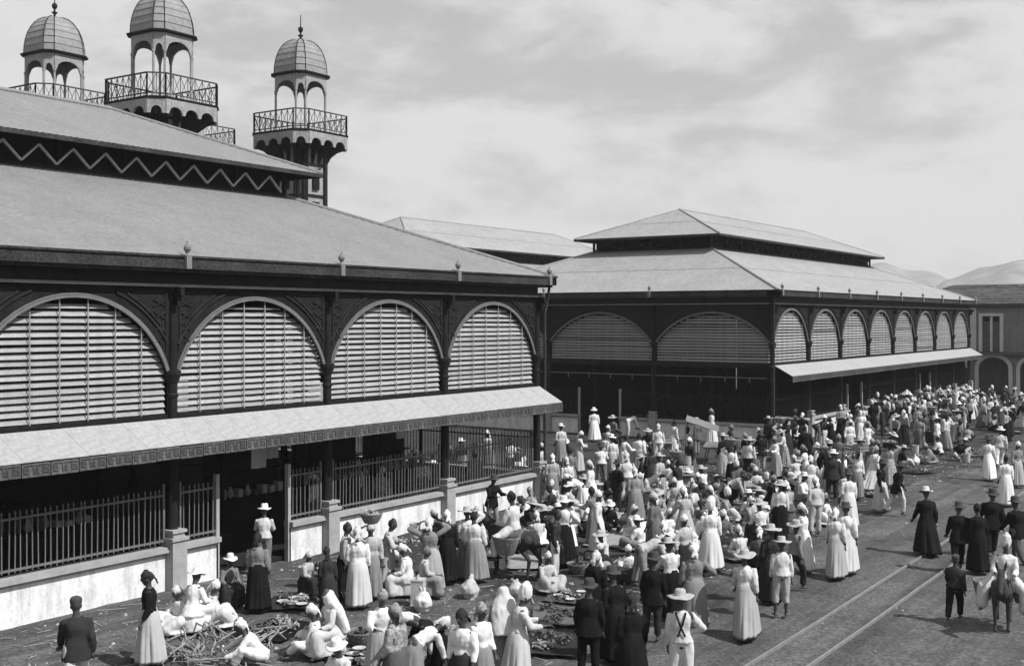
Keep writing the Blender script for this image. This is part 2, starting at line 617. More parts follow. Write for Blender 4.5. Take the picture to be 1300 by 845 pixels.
ROWS = []
z = Z_SILL + 0.10
while z < Z_CROWN - 0.08:
    ROWS.append(z)
    z += 0.152

def slat_mesh(w, crown, k, paint):
    a = hw, rad, zc = arch_of(w, crown)
    z = ROWS[k]
    hl = hw
    if z + 0.06 > Z_SPRING:
        d = rad * rad - (z + 0.06 - zc) ** 2
        hl = math.sqrt(d) if d > 0 else 0
    if hl < 0.12:
        return None
    hl = min(hw, hl + 0.03)
    m = MB()
    ta = R(38)
    hh = 0.066
    dy, dz = math.sin(ta) * hh, math.cos(ta) * hh
    sag = 0.004
    n = 6
    vs, fs = [], []
    rr = random.Random(k)
    for i in range(n + 1):
        x = -hl + 2 * hl * i / n
        s = rr.uniform(-sag, sag)
        vs += [(x, -dy, -dz + s), (x, dy, dz + s), (x, dy + 0.012, dz - 0.012 + s), (x, -dy + 0.012, -dz - 0.012 + s)]
    for i in range(n):
        b, c = 4 * i, 4 * i + 4
        fs += [(b, c, c + 1, b + 1), (b + 1, c + 1, c + 2, b + 2), (b + 2, c + 2, c + 3, b + 3), (b + 3, c + 3, c, b)]
    fs += [(0, 1, 2, 3), (4 * n, 4 * n + 3, 4 * n + 2, 4 * n + 1)]
    m.add(vs, fs)
    return m.mesh('slat', paint)

def screen_frame_mesh(w, crown, paint):
    a = hw, rad, zc = arch_of(w, crown)
    m = MB()
    k = 7
    for i in range(1, k):
        x = -hw + 2 * hw * i / k
        m.box(x - 0.013, 0.03, Z_SILL, x + 0.013, 0.05, arch_z(x, a))
    m.box(-hw, -0.02, Z_SILL - 0.06, hw, 0.2, Z_SILL + 0.02, 1)
    return m.mesh('louvre_screen', [paint, 'dark_iron'])

def trim_mesh(w, crown):
    m = MB()
    band(m, arch_of(w, crown), -0.03, 0.03, -0.05, 0.0)
    band(m, arch_of(w, crown), 0.038, 0.075, -0.025, -0.002)
    return m.mesh('arch_trim', 'arch_trim')

def valance_mesh(wd):
    m = MB()
    h = 0.27
    g = 0.012
    a, b = -wd / 2 + g, wd / 2 - g
    m.box(a, 0, -h, b, 0.012, 0)
    for x0, x1 in ((a, a + 0.035), (b - 0.035, b)):
        m.box(x0, -0.018, -h, x1, -0.001, 0)
    m.box(a + 0.036, -0.018, -0.04, b - 0.036, -0.001, 0)
    m.box(a + 0.036, -0.018, -h, b - 0.036, -0.001, -h + 0.04)
    for i in range(3):                                   # cast rosettes
        cx = a + (b - a) * (i + 0.5) / 3
        for k in range(8):
            t, t2 = k * math.pi / 4, (k + 1) * math.pi / 4
            m.bar((cx + 0.055 * math.cos(t), -0.012, -h / 2 + 0.055 * math.sin(t)), (cx + 0.055 * math.cos(t2), -0.012, -h / 2 + 0.055 * math.sin(t2)), 0.018, 0.02, (0, -1, 0))
        m.bar((cx - 0.06, -0.012, -h / 2 - 0.06), (cx + 0.06, -0.012, -h / 2 + 0.06), 0.016, 0.02, (0, -1, 0))
        m.bar((cx - 0.06, -0.012, -h / 2 + 0.06), (cx + 0.06, -0.012, -h / 2 - 0.06), 0.016, 0.017, (0, -1, 0))
    return m.mesh('valance_panel', 'valance')

CAN_P, CAN_Z0, CAN_Z1 = 1.05, 3.97, 3.46      # canopy reach, height at the wall and at its edge
def sheet_mesh(wd):
    m = MB()
    t = 0.012
    vs, fs = [], []
    xs = [-wd / 2 - 0.012, -wd / 2 + 0.012, -wd / 2 + 0.03, wd / 2]
    zs = [0.005, 0.005, 0.0, 0.0]
    for x, dz in zip(xs, zs):
        vs += [(x, -0.12, CAN_Z0 + dz), (x, -CAN_P, CAN_Z1 + dz), (x, -CAN_P, CAN_Z1 + dz - t), (x, -0.12, CAN_Z0 + dz - t)]
    for i in range(3):
        b, c = 4 * i, 4 * i + 4
        for p, q in ((0, 1), (1, 2), (2, 3), (3, 0)):
            fs.append((b + p, b + q, c + q, c + p))
    fs += [(0, 1, 2, 3), (12, 15, 14, 13)]
    m.add(vs, fs)
    return m.mesh('sheet', 'canopy_iron')

def picket_mesh():
    m = MB()
    m.box(-0.012, -0.012, 1.06, 0.012, 0.012, 2.28)
    m.add([(-0.02, -0.02, 2.28), (0.02, -0.02, 2.28), (0.02, 0.02, 2.28), (-0.02, 0.02, 2.28), (0, 0, 2.36)], [(0, 3, 2, 1), (0, 1, 4), (1, 2, 4), (2, 3, 4), (3, 0, 4)])
    return m.mesh('picket', 'picket_iron')

def wall_run(hall, M, nb, w, crown=Z_CROWN, canopy=True, doors={}, each=(), rows=(), detail=None, paint='slat_paint', cols=None, seed=0, iron='picket_iron'):
    """one side of a hall in its own frame: x along the wall, -y outward"""
    detail = range(nb) if detail is None else detail
    rr = random.Random(seed)
    L = nb * w
    for k in (range(nb + 1) if cols is None else cols):
        place('column', shared('column', column_mesh), hall, M @ TR(k * w, 0.0))
        place('pedestal', shared('pedestal', pedestal_mesh), hall, M @ TR(k * w, 0.0))
        place('finial', shared('finial', finial_mesh), hall, M @ TR(k * w, -0.50, EAVE + 0.02) @ Matrix.Scale(0.75, 4))
    # entablature of this side
    m = MB()
    m.box(0, -0.05, 7.12, L, 0.10, 7.40)
    m.build('frieze', 'dark_iron', hall, M)
    m = MB()
    m.box(-0.16, -0.16, 7.06, L + 0.16, 0.10, 7.118)
    m.build('string_course', 'mould_light', hall, M)
    m = MB()
    m.box(-0.40, -0.40, 7.402, L + 0.40, 0.10, 7.47)
    m.box(-0.50, -0.50, 7.472, L + 0.50, 0.10, EAVE - 0.02)
    m.box(-0.54, -0.54, EAVE - 0.018, L + 0.54, -0.40, EAVE + 0.03)
    m.build('cornice', 'fascia', hall, M)
    m = MB()
    m.box(0, -0.04, 3.80, L, 0.14, 3.985)
    m.build('transom_beam', 'dark_iron', hall, M)
    for b in range(nb):
        if b not in detail:
            mm = MB()
            mm.box(b * w, 0.02, 3.99, (b + 1) * w, 0.09, 7.06)
            mm.build('wall_panel', 'spandrel', hall, M)
            mm = MB()
            mm.box(b * w + 0.2, -0.04, -0.05, (b + 1) * w - 0.2, 0.14, 1.0)
            mm.build('low_wall', 'plaster_white', hall, M)
            continue
        C = M @ TR(b * w + w / 2, 0)
        place('spandrel', shared(('sp', w, crown), lambda: spandrel_mesh(w, crown)), hall, C)
        for sd in (-1, 1):
            place('spandrel_moulding', shared(('mo', w, crown, sd), lambda: mouldings_mesh(w, crown, sd)), hall, C)
        place('arch_trim', shared(('tr', w, crown), lambda: trim_mesh(w, crown)), hall, C)
        scr = place('louvre_screen', shared(('fr', w, crown, paint), lambda: screen_frame_mesh(w, crown, paint)), hall, C)
        for k in range(len(ROWS)):
            me = shared(('sl', w, crown, k, paint), lambda: slat_mesh(w, crown, k, paint))
            if me:
                s = place('slat', me, scr, (0, 0.12, ROWS[k] + rr.uniform(-.006, .006)))
                s.rotation_euler = (rr.gauss(0, .07) - (.5 if rr.random() < .03 else 0), rr.gauss(0, .002), 0)
        if canopy:
            m = MB()
            m.box(-w / 2, -CAN_P + 0.03, CAN_Z1 - 0.10, w / 2, -CAN_P + 0.08, CAN_Z1 - 0.02)
            m.box(-w / 2, -0.6, 3.58, w / 2, -0.54, 3.66)
            m.bar((-w / 2 + 0.04, -0.13, CAN_Z0 - 0.08), (-w / 2 + 0.04, -CAN_P + 0.1, CAN_Z1 - 0.06), 0.06, 0.08)
            m.bar((-w / 2 + 0.04, -0.13, 3.05), (-w / 2 + 0.04, -CAN_P + 0.12, CAN_Z1 - 0.14), 0.05, 0.05)
            cn = m.build('canopy', 'dark_iron', hall, C)
            for i in range(7):
                wd = w / 7
                s = place('sheet', shared(('sh', w), lambda: sheet_mesh(w / 7)), cn, (-w / 2 + wd * (i + 0.5), 0, rr.uniform(-.0015, .0015)))
            for i in range(8):
                wd = w / 8
                place('valance_panel', shared(('va', w), lambda: valance_mesh(w / 8)), cn, (-w / 2 + wd * (i + 0.5), -CAN_P - 0.006, CAN_Z1 - 0.03 + rr.uniform(-.012, .006)))
        # plinth wall, coping and railing, broken by a doorway in some bays
        spans = [(0.22, w - 0.22)]
        if b in doors:
            d0, d1 = doors[b]
            spans = [(0.22, d0), (d1, w - 0.22)]
            for x in (d0, d1):
                m = MB()
                m.box(x - 0.05, -0.02, -0.05, x + 0.05, 0.1, 2.5)
                m.build('door_jamb', 'coping', hall, M @ TR(b * w, 0))
        for (u0, u1) in spans:
            m = MB()
            m.box(u0, -0.02, -0.08, u1, 0.16, 0.86)
            lw = m.build('low_wall', 'plaster_white', hall, M @ TR(b * w, 0))
            m = MB()
            m.box(u0 - 0.003, -0.15, 0.862, u1 + 0.003, 0.2, 0.985)
            m.box(u0, -0.06, 0.80, u1, -0.021, 0.86)
            m.build('coping', 'coping', lw)
            m = MB()
            yv = 0.03
            m.box(u0, yv - 0.025, 1.10, u1, yv + 0.025, 1.145)
            m.box(u0, yv - 0.025, 2.16, u1, yv + 0.025, 2.205)
            n = max(2, int((u1 - u0) / 0.138))
            for x in (u0 + 0.02, u1 - 0.02):
                m.box(x - 0.025, yv - 0.026, 0.986, x + 0.025, yv + 0.026, 2.45)
            rl = m.build('railing', iron, hall, M @ TR(b * w, 0))
            if b in each:
                for i in range(1, n):
                    p = place('picket', shared('picket', picket_mesh), rl, (u0 + (u1 - u0) * i / n, yv, rr.uniform(-.02, .01)))
                    p.rotation_euler = (rr.uniform(-.01, .01), rr.uniform(-.012, .012), 0)
            else:
                m = MB()
                for i in range(1, n):
                    x = u0 + (u1 - u0) * i / n
                    m.box(x - 0.012, yv - 0.012, 1.06, x + 0.012, yv + 0.012, 2.4)
                pr = m.build('picket_row', iron, rl)
                pr['kind'] = 'stuff'

def slope_mesh(m, p0, p1, inward, depth, rise, pitch=0.2, amp=0.016, rows=2, hip=True):
    p0, p1, inw = Vector(p0), Vector(p1), Vector(inward)
    t = (p1 - p0)
    L = t.length
    t.normalize()
    sl = math.hypot(depth, rise)
    nrm = Vector((0, 0, 1)) * (depth / sl) - inw * (rise / sl)
    n = int(L / pitch * 4)
    prof = [0.0, 0.75, 1.0, 0.75]
    for r in range(rows):
        va, vb = r / rows, (r + 1) / rows
        vs, fs, idx = [], [], []
        for i in range(n + 1):
            x = L * i / n
            vm = min(1.0, x / depth, (L - x) / depth) if hip else 1.0
            a, b = min(va - (0.012 if r else 0), vm), min(vb, vm)
            if vm < va:
                idx.append(None)
                continue
            o = nrm * (amp * prof[i % 4] + 0.014 * r)
            for v in (a, b):
                q = p0 + t * x + inw * (depth * v) + Vector((0, 0, rise * v)) + o
                vs.append(q)
            idx.append(len(vs) - 2)
        for i in range(n):
            if idx[i] is not None and idx[i + 1] is not None:
                a, b = idx[i], idx[i + 1]
                fs.append((a, b, b + 1, a + 1))
        m.add(vs, fs)

def trapezoid(m, outer, inner, drop):
    """underside boards between two rectangles given as four points each"""
    for i in range(4):
        j = (i + 1) % 4
        a, b, c, d = outer[i], outer[j], inner[j], inner[i]
        m.add([(p[0], p[1], p[2] - drop) for p in (a, b, c, d)], [(0, 1, 2, 3)])

def hall_roof(hall, L, D, roofmat, zig_each=False, rows=2, ridge=13.1):
    e, a, zt = 0.50, 6.1, 10.38
    o4 = [(-e, -e, EAVE), (L + e, -e, EAVE), (L + e, D + e, EAVE), (-e, D + e, EAVE)]
    i4 = [(a, a, zt), (L - a, a, zt), (L - a, D - a, zt), (a, D - a, zt)]
    m = MB()
    dep = a + e
    ris = zt - EAVE
    slope_mesh(m, o4[0], o4[1], (0, 1, 0), dep, ris, rows=rows)
    slope_mesh(m, o4[1], o4[2], (-1, 0, 0), dep, ris, rows=rows)
    slope_mesh(m, o4[2], o4[3], (0, -1, 0), dep, ris, rows=rows)
    slope_mesh(m, o4[3], o4[0], (1, 0, 0), dep, ris, rows=rows)
    lr = m.build('lower_roof', roofmat, hall, smooth=True, fix=False)
    m = MB()
    for p, q in zip(o4, i4):
        m.tube([Vector(p) + Vector((0, 0, .03)), Vector(q) + Vector((0, 0, .03))], [0.07, 0.07], 8)
    m.build('hip_cap', roofmat, lr)
    m = MB()
    trapezoid(m, o4, i4, 0.07)
    m.build('ceiling_boards', 'soffit', lr, fix=False)
    b, zu = 5.2, 11.16
    hw = D / 2 - b
    uo = [(b, b, zu), (L - b, b, zu), (L - b, D - b, zu), (b, D - b, zu)]
    m = MB()
    slope_mesh(m, uo[0], uo[1], (0, 1, 0), hw, ridge - zu, rows=rows)
    slope_mesh(m, uo[1], uo[2], (-1, 0, 0), hw, ridge - zu, rows=rows)
    slope_mesh(m, uo[2], uo[3], (0, -1, 0), hw, ridge - zu, rows=rows)
    slope_mesh(m, uo[3], uo[0], (1, 0, 0), hw, ridge - zu, rows=rows)
    ur = m.build('upper_roof', roofmat, hall, smooth=True, fix=False)
    r0, r1 = Vector((b + hw, D / 2, ridge)), Vector((L - b - hw, D / 2, ridge))
    m = MB()
    up = Vector((0, 0, .03))
    m.tube([r0 + up, r1 + up], [0.08, 0.08], 8)
    for p, q in ((uo[0], r0), (uo[3], r0), (uo[1], r1), (uo[2], r1)):
        m.tube([Vector(p) + up, q + up], [0.06, 0.06], 8)
    m.build('ridge_cap', roofmat, ur)
    m = MB()
    d = 0.07
    low = [(p[0], p[1], p[2] - d) for p in uo]
    rr0, rr1 = (r0.x, r0.y, r0.z - d), (r1.x, r1.y, r1.z - d)
    m.add(low + [rr0, rr1], [(0, 1, 5, 4), (1, 2, 5), (2, 3, 4, 5), (3, 0, 4)])
    m.build('ceiling_boards', 'soffit', ur, fix=False)
    m = MB()                                             # eaves boards
    for p, q in zip(uo, uo[1:] + uo[:1]):
        m.bar((p[0], p[1], p[2] - 0.06), (q[0], q[1], q[2] - 0.06), 0.05, 0.12)
    m.build('eaves_board', 'fascia', ur)
    # clerestory: sill and head beams, posts, near-black boards added to darken the long sides, braces
    m = MB()
    zt2 = 11.34
    for p, q in zip(i4, i4[1:] + i4[:1]):
        m.bar((p[0], p[1], zt + 0.03), (q[0], q[1], zt + 0.03), 0.14, 0.12)
        m.bar((p[0], p[1], zt2), (q[0], q[1], zt2), 0.16, 0.16)
    n = int((L - 2 * a) / 2.1)
    for i in range(n + 1):
        x = a + (L - 2 * a) * i / n
        for y in (a, D - a):
            m.box(x - 0.06, y - 0.06, zt + 0.09, x + 0.06, y + 0.06, zt2 - 0.08)
    for i in range(1, 4):
        y = a + (D - 2 * a) * i / 4
        for x in (a, L - a):
            m.box(x - 0.06, y - 0.06, zt + 0.09, x + 0.06, y + 0.06, zt2 - 0.08)
    cl = m.build('clerestory', 'dark_iron', hall)
    m = MB()
    for y in (a + 0.12, D - a - 0.12):
        m.box(a + 0.1, y - 0.02, zt + 0.05, L - a - 0.1, y + 0.02, zt2 - 0.05)
    m.build('clerestory_dark_backing', 'inner_wall', cl)
    pitch = 1.05
    k = int((L - 2 * a - 0.2) / pitch)
    def brace(s):
        def f():
            mm = MB()
            mm.bar((-s * pitch / 4, 0, -0.24), (s * pitch / 4, 0, 0.24), 0.05, 0.075, (0, -1, 0))
            return mm.mesh('brace', 'brace_paint')
        return f
    if zig_each:
        for i in range(k):
            x = a + 0.15 + pitch * i
            place('brace', shared('brace_up', brace(1)), cl, (x + pitch / 4, a - 0.11, zt + 0.36))
            place('brace', shared('brace_down', brace(-1)), cl, (x + 3 * pitch / 4, a - 0.115, zt + 0.36))
    else:
        mm = MB()
        for i in range(k):
            x = a + 0.15 + pitch * i
            mm.bar((x, a - 0.1, zt + 0.12), (x + pitch / 2, a - 0.1, zt + 0.6), 0.05, 0.06, (0, -1, 0))
            mm.bar((x + pitch / 2, a - 0.105, zt + 0.6), (x + pitch, a - 0.105, zt + 0.12), 0.05, 0.06, (0, -1, 0))
        mm.build('brace_row', 'dark_iron', cl)['kind'] = 'stuff'
    for xx in (a, L - a):
        for i in range(4):
            y0, y1 = a + (D - 2 * a) * i / 4, a + (D - 2 * a) * (i + 1) / 4
            for s in (0, 1):
                mm = MB()
                mm.bar((xx - 0.03 * s, y0, zt + 0.1 if s else zt2 - 0.1), (xx - 0.03 * s, y1, zt2 - 0.1 if s else zt + 0.1), 0.05, 0.06, (1, 0, 0))
                mm.build('brace', 'dark_iron', cl)

def hall_inside(hall, L, D):
    m = MB()
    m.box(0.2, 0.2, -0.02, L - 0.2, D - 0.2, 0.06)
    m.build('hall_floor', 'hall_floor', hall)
    def post():
        mm = MB()
        mm.lathe([(0.2, 0.06), (0.2, 0.3), (0.12, 0.4), (0.1, 6.5), (0.18, 6.8), (0.18, 7.0), (0.1, 7.05), (0.1, 10.4)], n=10)
        return mm.mesh('inner_column', 'dark_iron')
    k = 0
    x = 6.1
    while x <= L - 6.0:
        for y in (6.1, D - 6.1):
            place('inner_column', shared('post', post), hall, (x, y, 0))
        x += (L - 12.2) / 6
    m = MB()
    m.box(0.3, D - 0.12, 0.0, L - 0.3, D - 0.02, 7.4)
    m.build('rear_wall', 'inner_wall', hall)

def build_hall(name, x0, y0, nb, label, **k):
    L, D = nb * BAY, 20.0
    h = empty(name, (x0, y0, 0))
    tag(h, label, 'market hall')
    return h, L, D

# near hall
HA_X = 33.8 - 8 * BAY
hallA, L, D = build_hall('market_hall', HA_X, 0, 8, 'near iron market hall with big louvred arches, long sheet canopy and picket railing')
wall_run(hallA, TR(0, 0), 8, BAY, doors={5: (1.37, 3.80)}, each=(3, 4, 5, 6, 7), detail=range(2, 8), seed=1, cols=range(2, 9))
wall_run(hallA, TR(L, 0, 0, R(90)), 3, D / 3, crown=6.62, canopy=False, doors={1: (2.0, 4.6)}, paint='slat_paint_end', seed=2, cols=(1, 2, 3))
hall_inside(hallA, L, D)
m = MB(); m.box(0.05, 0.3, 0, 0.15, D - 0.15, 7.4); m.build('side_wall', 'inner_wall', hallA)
hall_roof(hallA, L, D, 'roof_iron', zig_each=True, rows=1)

# dark trading stalls inside the near hall, seen past the railings
def build_stall(x, y, w, label, seed):
    e = empty('stall', (x, y, 0.06))
    tag(e, label, 'stall', 'stalls inside the near hall')
    r = random.Random(seed)
    m = MB(); m.box(-w / 2, -0.4, 0.9, w / 2, 0.4, 0.95); m.build('counter', 'stall_wood', e)
    m = MB(); m.box(-w / 2 + 0.03, -0.36, 0, w / 2 - 0.03, -0.32, 0.9); m.build('front_board', 'stall_wood', e)
    m = MB(); m.box(-w / 2, 0.42, 0, w / 2, 0.46, 2.7); m.build('back_board', 'stall_wood', e)  # tall board added to block the bright view through the hall
    for sx in (-1, 1):
        m = MB(); m.box(sx * w / 2 - 0.04, -0.4, 0.95, sx * w / 2 + 0.04, -0.32, 2.6); m.build('post', 'stall_wood', e)
    m = MB(); m.box(-w / 2, 0.15, 1.6, w / 2, 0.42, 1.64); m.build('shelf', 'stall_wood', e)
    for k in range(9):
        xx = -w / 2 + 0.2 + (w - 0.4) * k / 8
        m = MB()
        if r.random() < .5:
            m.lathe([(.05, 0), (.1, .06), (.11, .16), (.06, .24), (.04, .3), (.055, .33)], (xx, r.uniform(-.2, .1), .95), 10)
        else:
            m.box(xx - .09, -.2, .95, xx + .09, .05, .95 + r.uniform(.12, .3))
        m.build('goods', r.choice(['produce_light', 'cloth_cream', 'tin', 'produce_dark']), e)
for i, (sx, w) in enumerate(((13.6, 3.0), (17.6, 2.6), (24.6, 3.0), (28.2, 3.0), (31.2, 2.2))):
    build_stall(sx, 4.3, w, 'dark wooden stall inside the near hall, ' + ['behind the first arch railing', 'just left of the doorway', 'just right of the doorway column', 'behind the third arch railing', 'behind the last arch railing'][i], i)

# far hall
HB_X = 55.6
hallB, L, D = build_hall('market_hall', HB_X, 0, 8, 'far iron market hall with ribbed hip roof standing across the passage')
wall_run(hallB, TR(0, 0), 8, BAY, doors={2: (1.3, 4.0), 5: (1.3, 4.0)}, seed=3, iron='dark_iron')
wall_run(hallB, TR(0, D, 0, R(-90)), 3, D / 3, crown=6.62, canopy=False, doors={1: (2.0, 4.6)}, paint='slat_paint_end', seed=4, cols=(0, 1, 2), iron='dark_iron')
hall_inside(hallB, L, D)
m = MB(); m.box(L - 0.15, 0.3, 0, L - 0.05, D - 0.15, 7.4); m.build('side_wall', 'inner_wall', hallB)
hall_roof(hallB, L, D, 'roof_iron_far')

# drainpipes at the two facing corners
for hall, M in ((hallA, TR(42.0, 0, 0)), (hallB, TR(0, 0, 0))):
    s = 1 if hall is hallA else -1
    m = MB()
    m.tube([(s * 0.34, -0.3, 7.4), (s * 0.34, -0.22, 6.9), (s * 0.24, -0.18, 6.5), (s * 0.24, -0.18, 0.2)], [0.05] * 4, 8)
    for z in (5.6, 4.4, 3.2, 2.0):
        m.lathe([(0.065, 0), (0.065, 0.08)], (s * 0.24, -0.18, z), 8)
    m.build('drainpipe', 'fascia', hall, M)

# a horizontal hanging rail inside the far hall end, with hooks
m = MB()
m.box(-0.02, 0.3, 3.28, 0.03, 19.7, 3.33)
for i in range(14):
    y = 1.2 + i * 1.35
    m.box(-0.03, y, 3.05, 0.02, y + 0.04, 3.28)
m.build('hanging_rail', 'picket_iron', hallB)

# hall behind the far hall: only its roofs rise into view
hallC, L, D = build_hall('market_hall', 58.0, 24.5, 8, 'third market hall, only its double roof seen behind the passage')
m = MB()
m.box(0.1, 0.1, 0, L - 0.1, 0.25, 7.45)
m.box(0.1, D - 0.25, 0, L - 0.1, D - 0.1, 7.45)
m.box(0.1, 0.25, 0, 0.25, D - 0.25, 7.45)
m.box(L - 0.25, 0.25, 0, L - 0.1, D - 0.25, 7.45)
m.build('wall', 'spandrel', hallC)
for k in range(9):
    place('column', shared('column', column_mesh), hallC, (k * BAY, 0, 0))
for k in range(1, 4):
    place('column', shared('column', column_mesh), hallC, (0, k * D / 3, 0))
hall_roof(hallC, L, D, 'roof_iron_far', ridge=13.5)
hallC.location.z = 0.5

# ------------------------------------------------------------------ domed towers of the gate
def csq(s, c):
    return [(s, -s + c), (s, s - c), (s - c, s), (-s + c, s), (-s, s - c), (-s, -s + c), (-s + c, -s), (s - c, -s)]

def loft(m, rings, cap=True, mi=0):
    vs, fs = [], []
    n = 8
    for s, c, z in rings:
        vs += [(x, y, z) for x, y in csq(s, c)]
    for i in range(len(rings) - 1):
        for j in range(n):
            j2 = (j + 1) % n
            fs.append((i * n + j, i * n + j2, (i + 1) * n + j2, (i + 1) * n + j))
    if cap:
        fs += [tuple(reversed(range(n))), tuple((len(rings) - 1) * n + j for j in range(n))]
    m.add(vs, fs, mi)

def edges(s, c):
    p = csq(s, c)
    return [(Vector((*p[i], 0)), Vector((*p[(i + 1) % 8], 0))) for i in range(8)]

def arch_plate(m, p, q, z_top, z_spring, thick, openings, margin, rise=None):
    """upright plate between p and q whose lower edge is a run of round arches"""
    p, q = Vector(p), Vector(q)
    t = q - p
    L = t.length
    t.normalize()
    nrm = Vector((t.y, -t.x, 0))
    ow = (L - margin * (openings + 1)) / openings
    xs = [0.0]
    for k in range(openings):
        a = margin + k * (ow + margin)
        xs += [a + ow * i / 12 for i in range(13)]
    xs.append(L)
    def zl(x):
        for k in range(openings):
            a = margin + k * (ow + margin)
            if a <= x <= a + ow:
                u = (x - a - ow / 2) / (ow / 2)
                return z_spring + (rise or ow / 2) * math.sqrt(max(0, 1 - u * u))
        return z_spring
    vs, fs = [], []
    for x in xs:
        c = p + t * x
        z = zl(x)
        for d in (nrm * thick / 2, -nrm * thick / 2):
            vs += [(c.x + d.x, c.y + d.y, z), (c.x + d.x, c.y + d.y, z_top)]
    for i in range(len(xs) - 1):
        b, c = 4 * i, 4 * i + 4
        fs += [(b, c, c + 1, b + 1), (b + 2, b + 3, c + 3, c + 2), (b, b + 2, c + 2, c), (b + 1, c + 1, c + 3, b + 3)]
    n = 4 * (len(xs) - 1)
    fs += [(0, 1, 3, 2), (n, n + 2, n + 3, n + 1)]
    m.add(vs, fs)

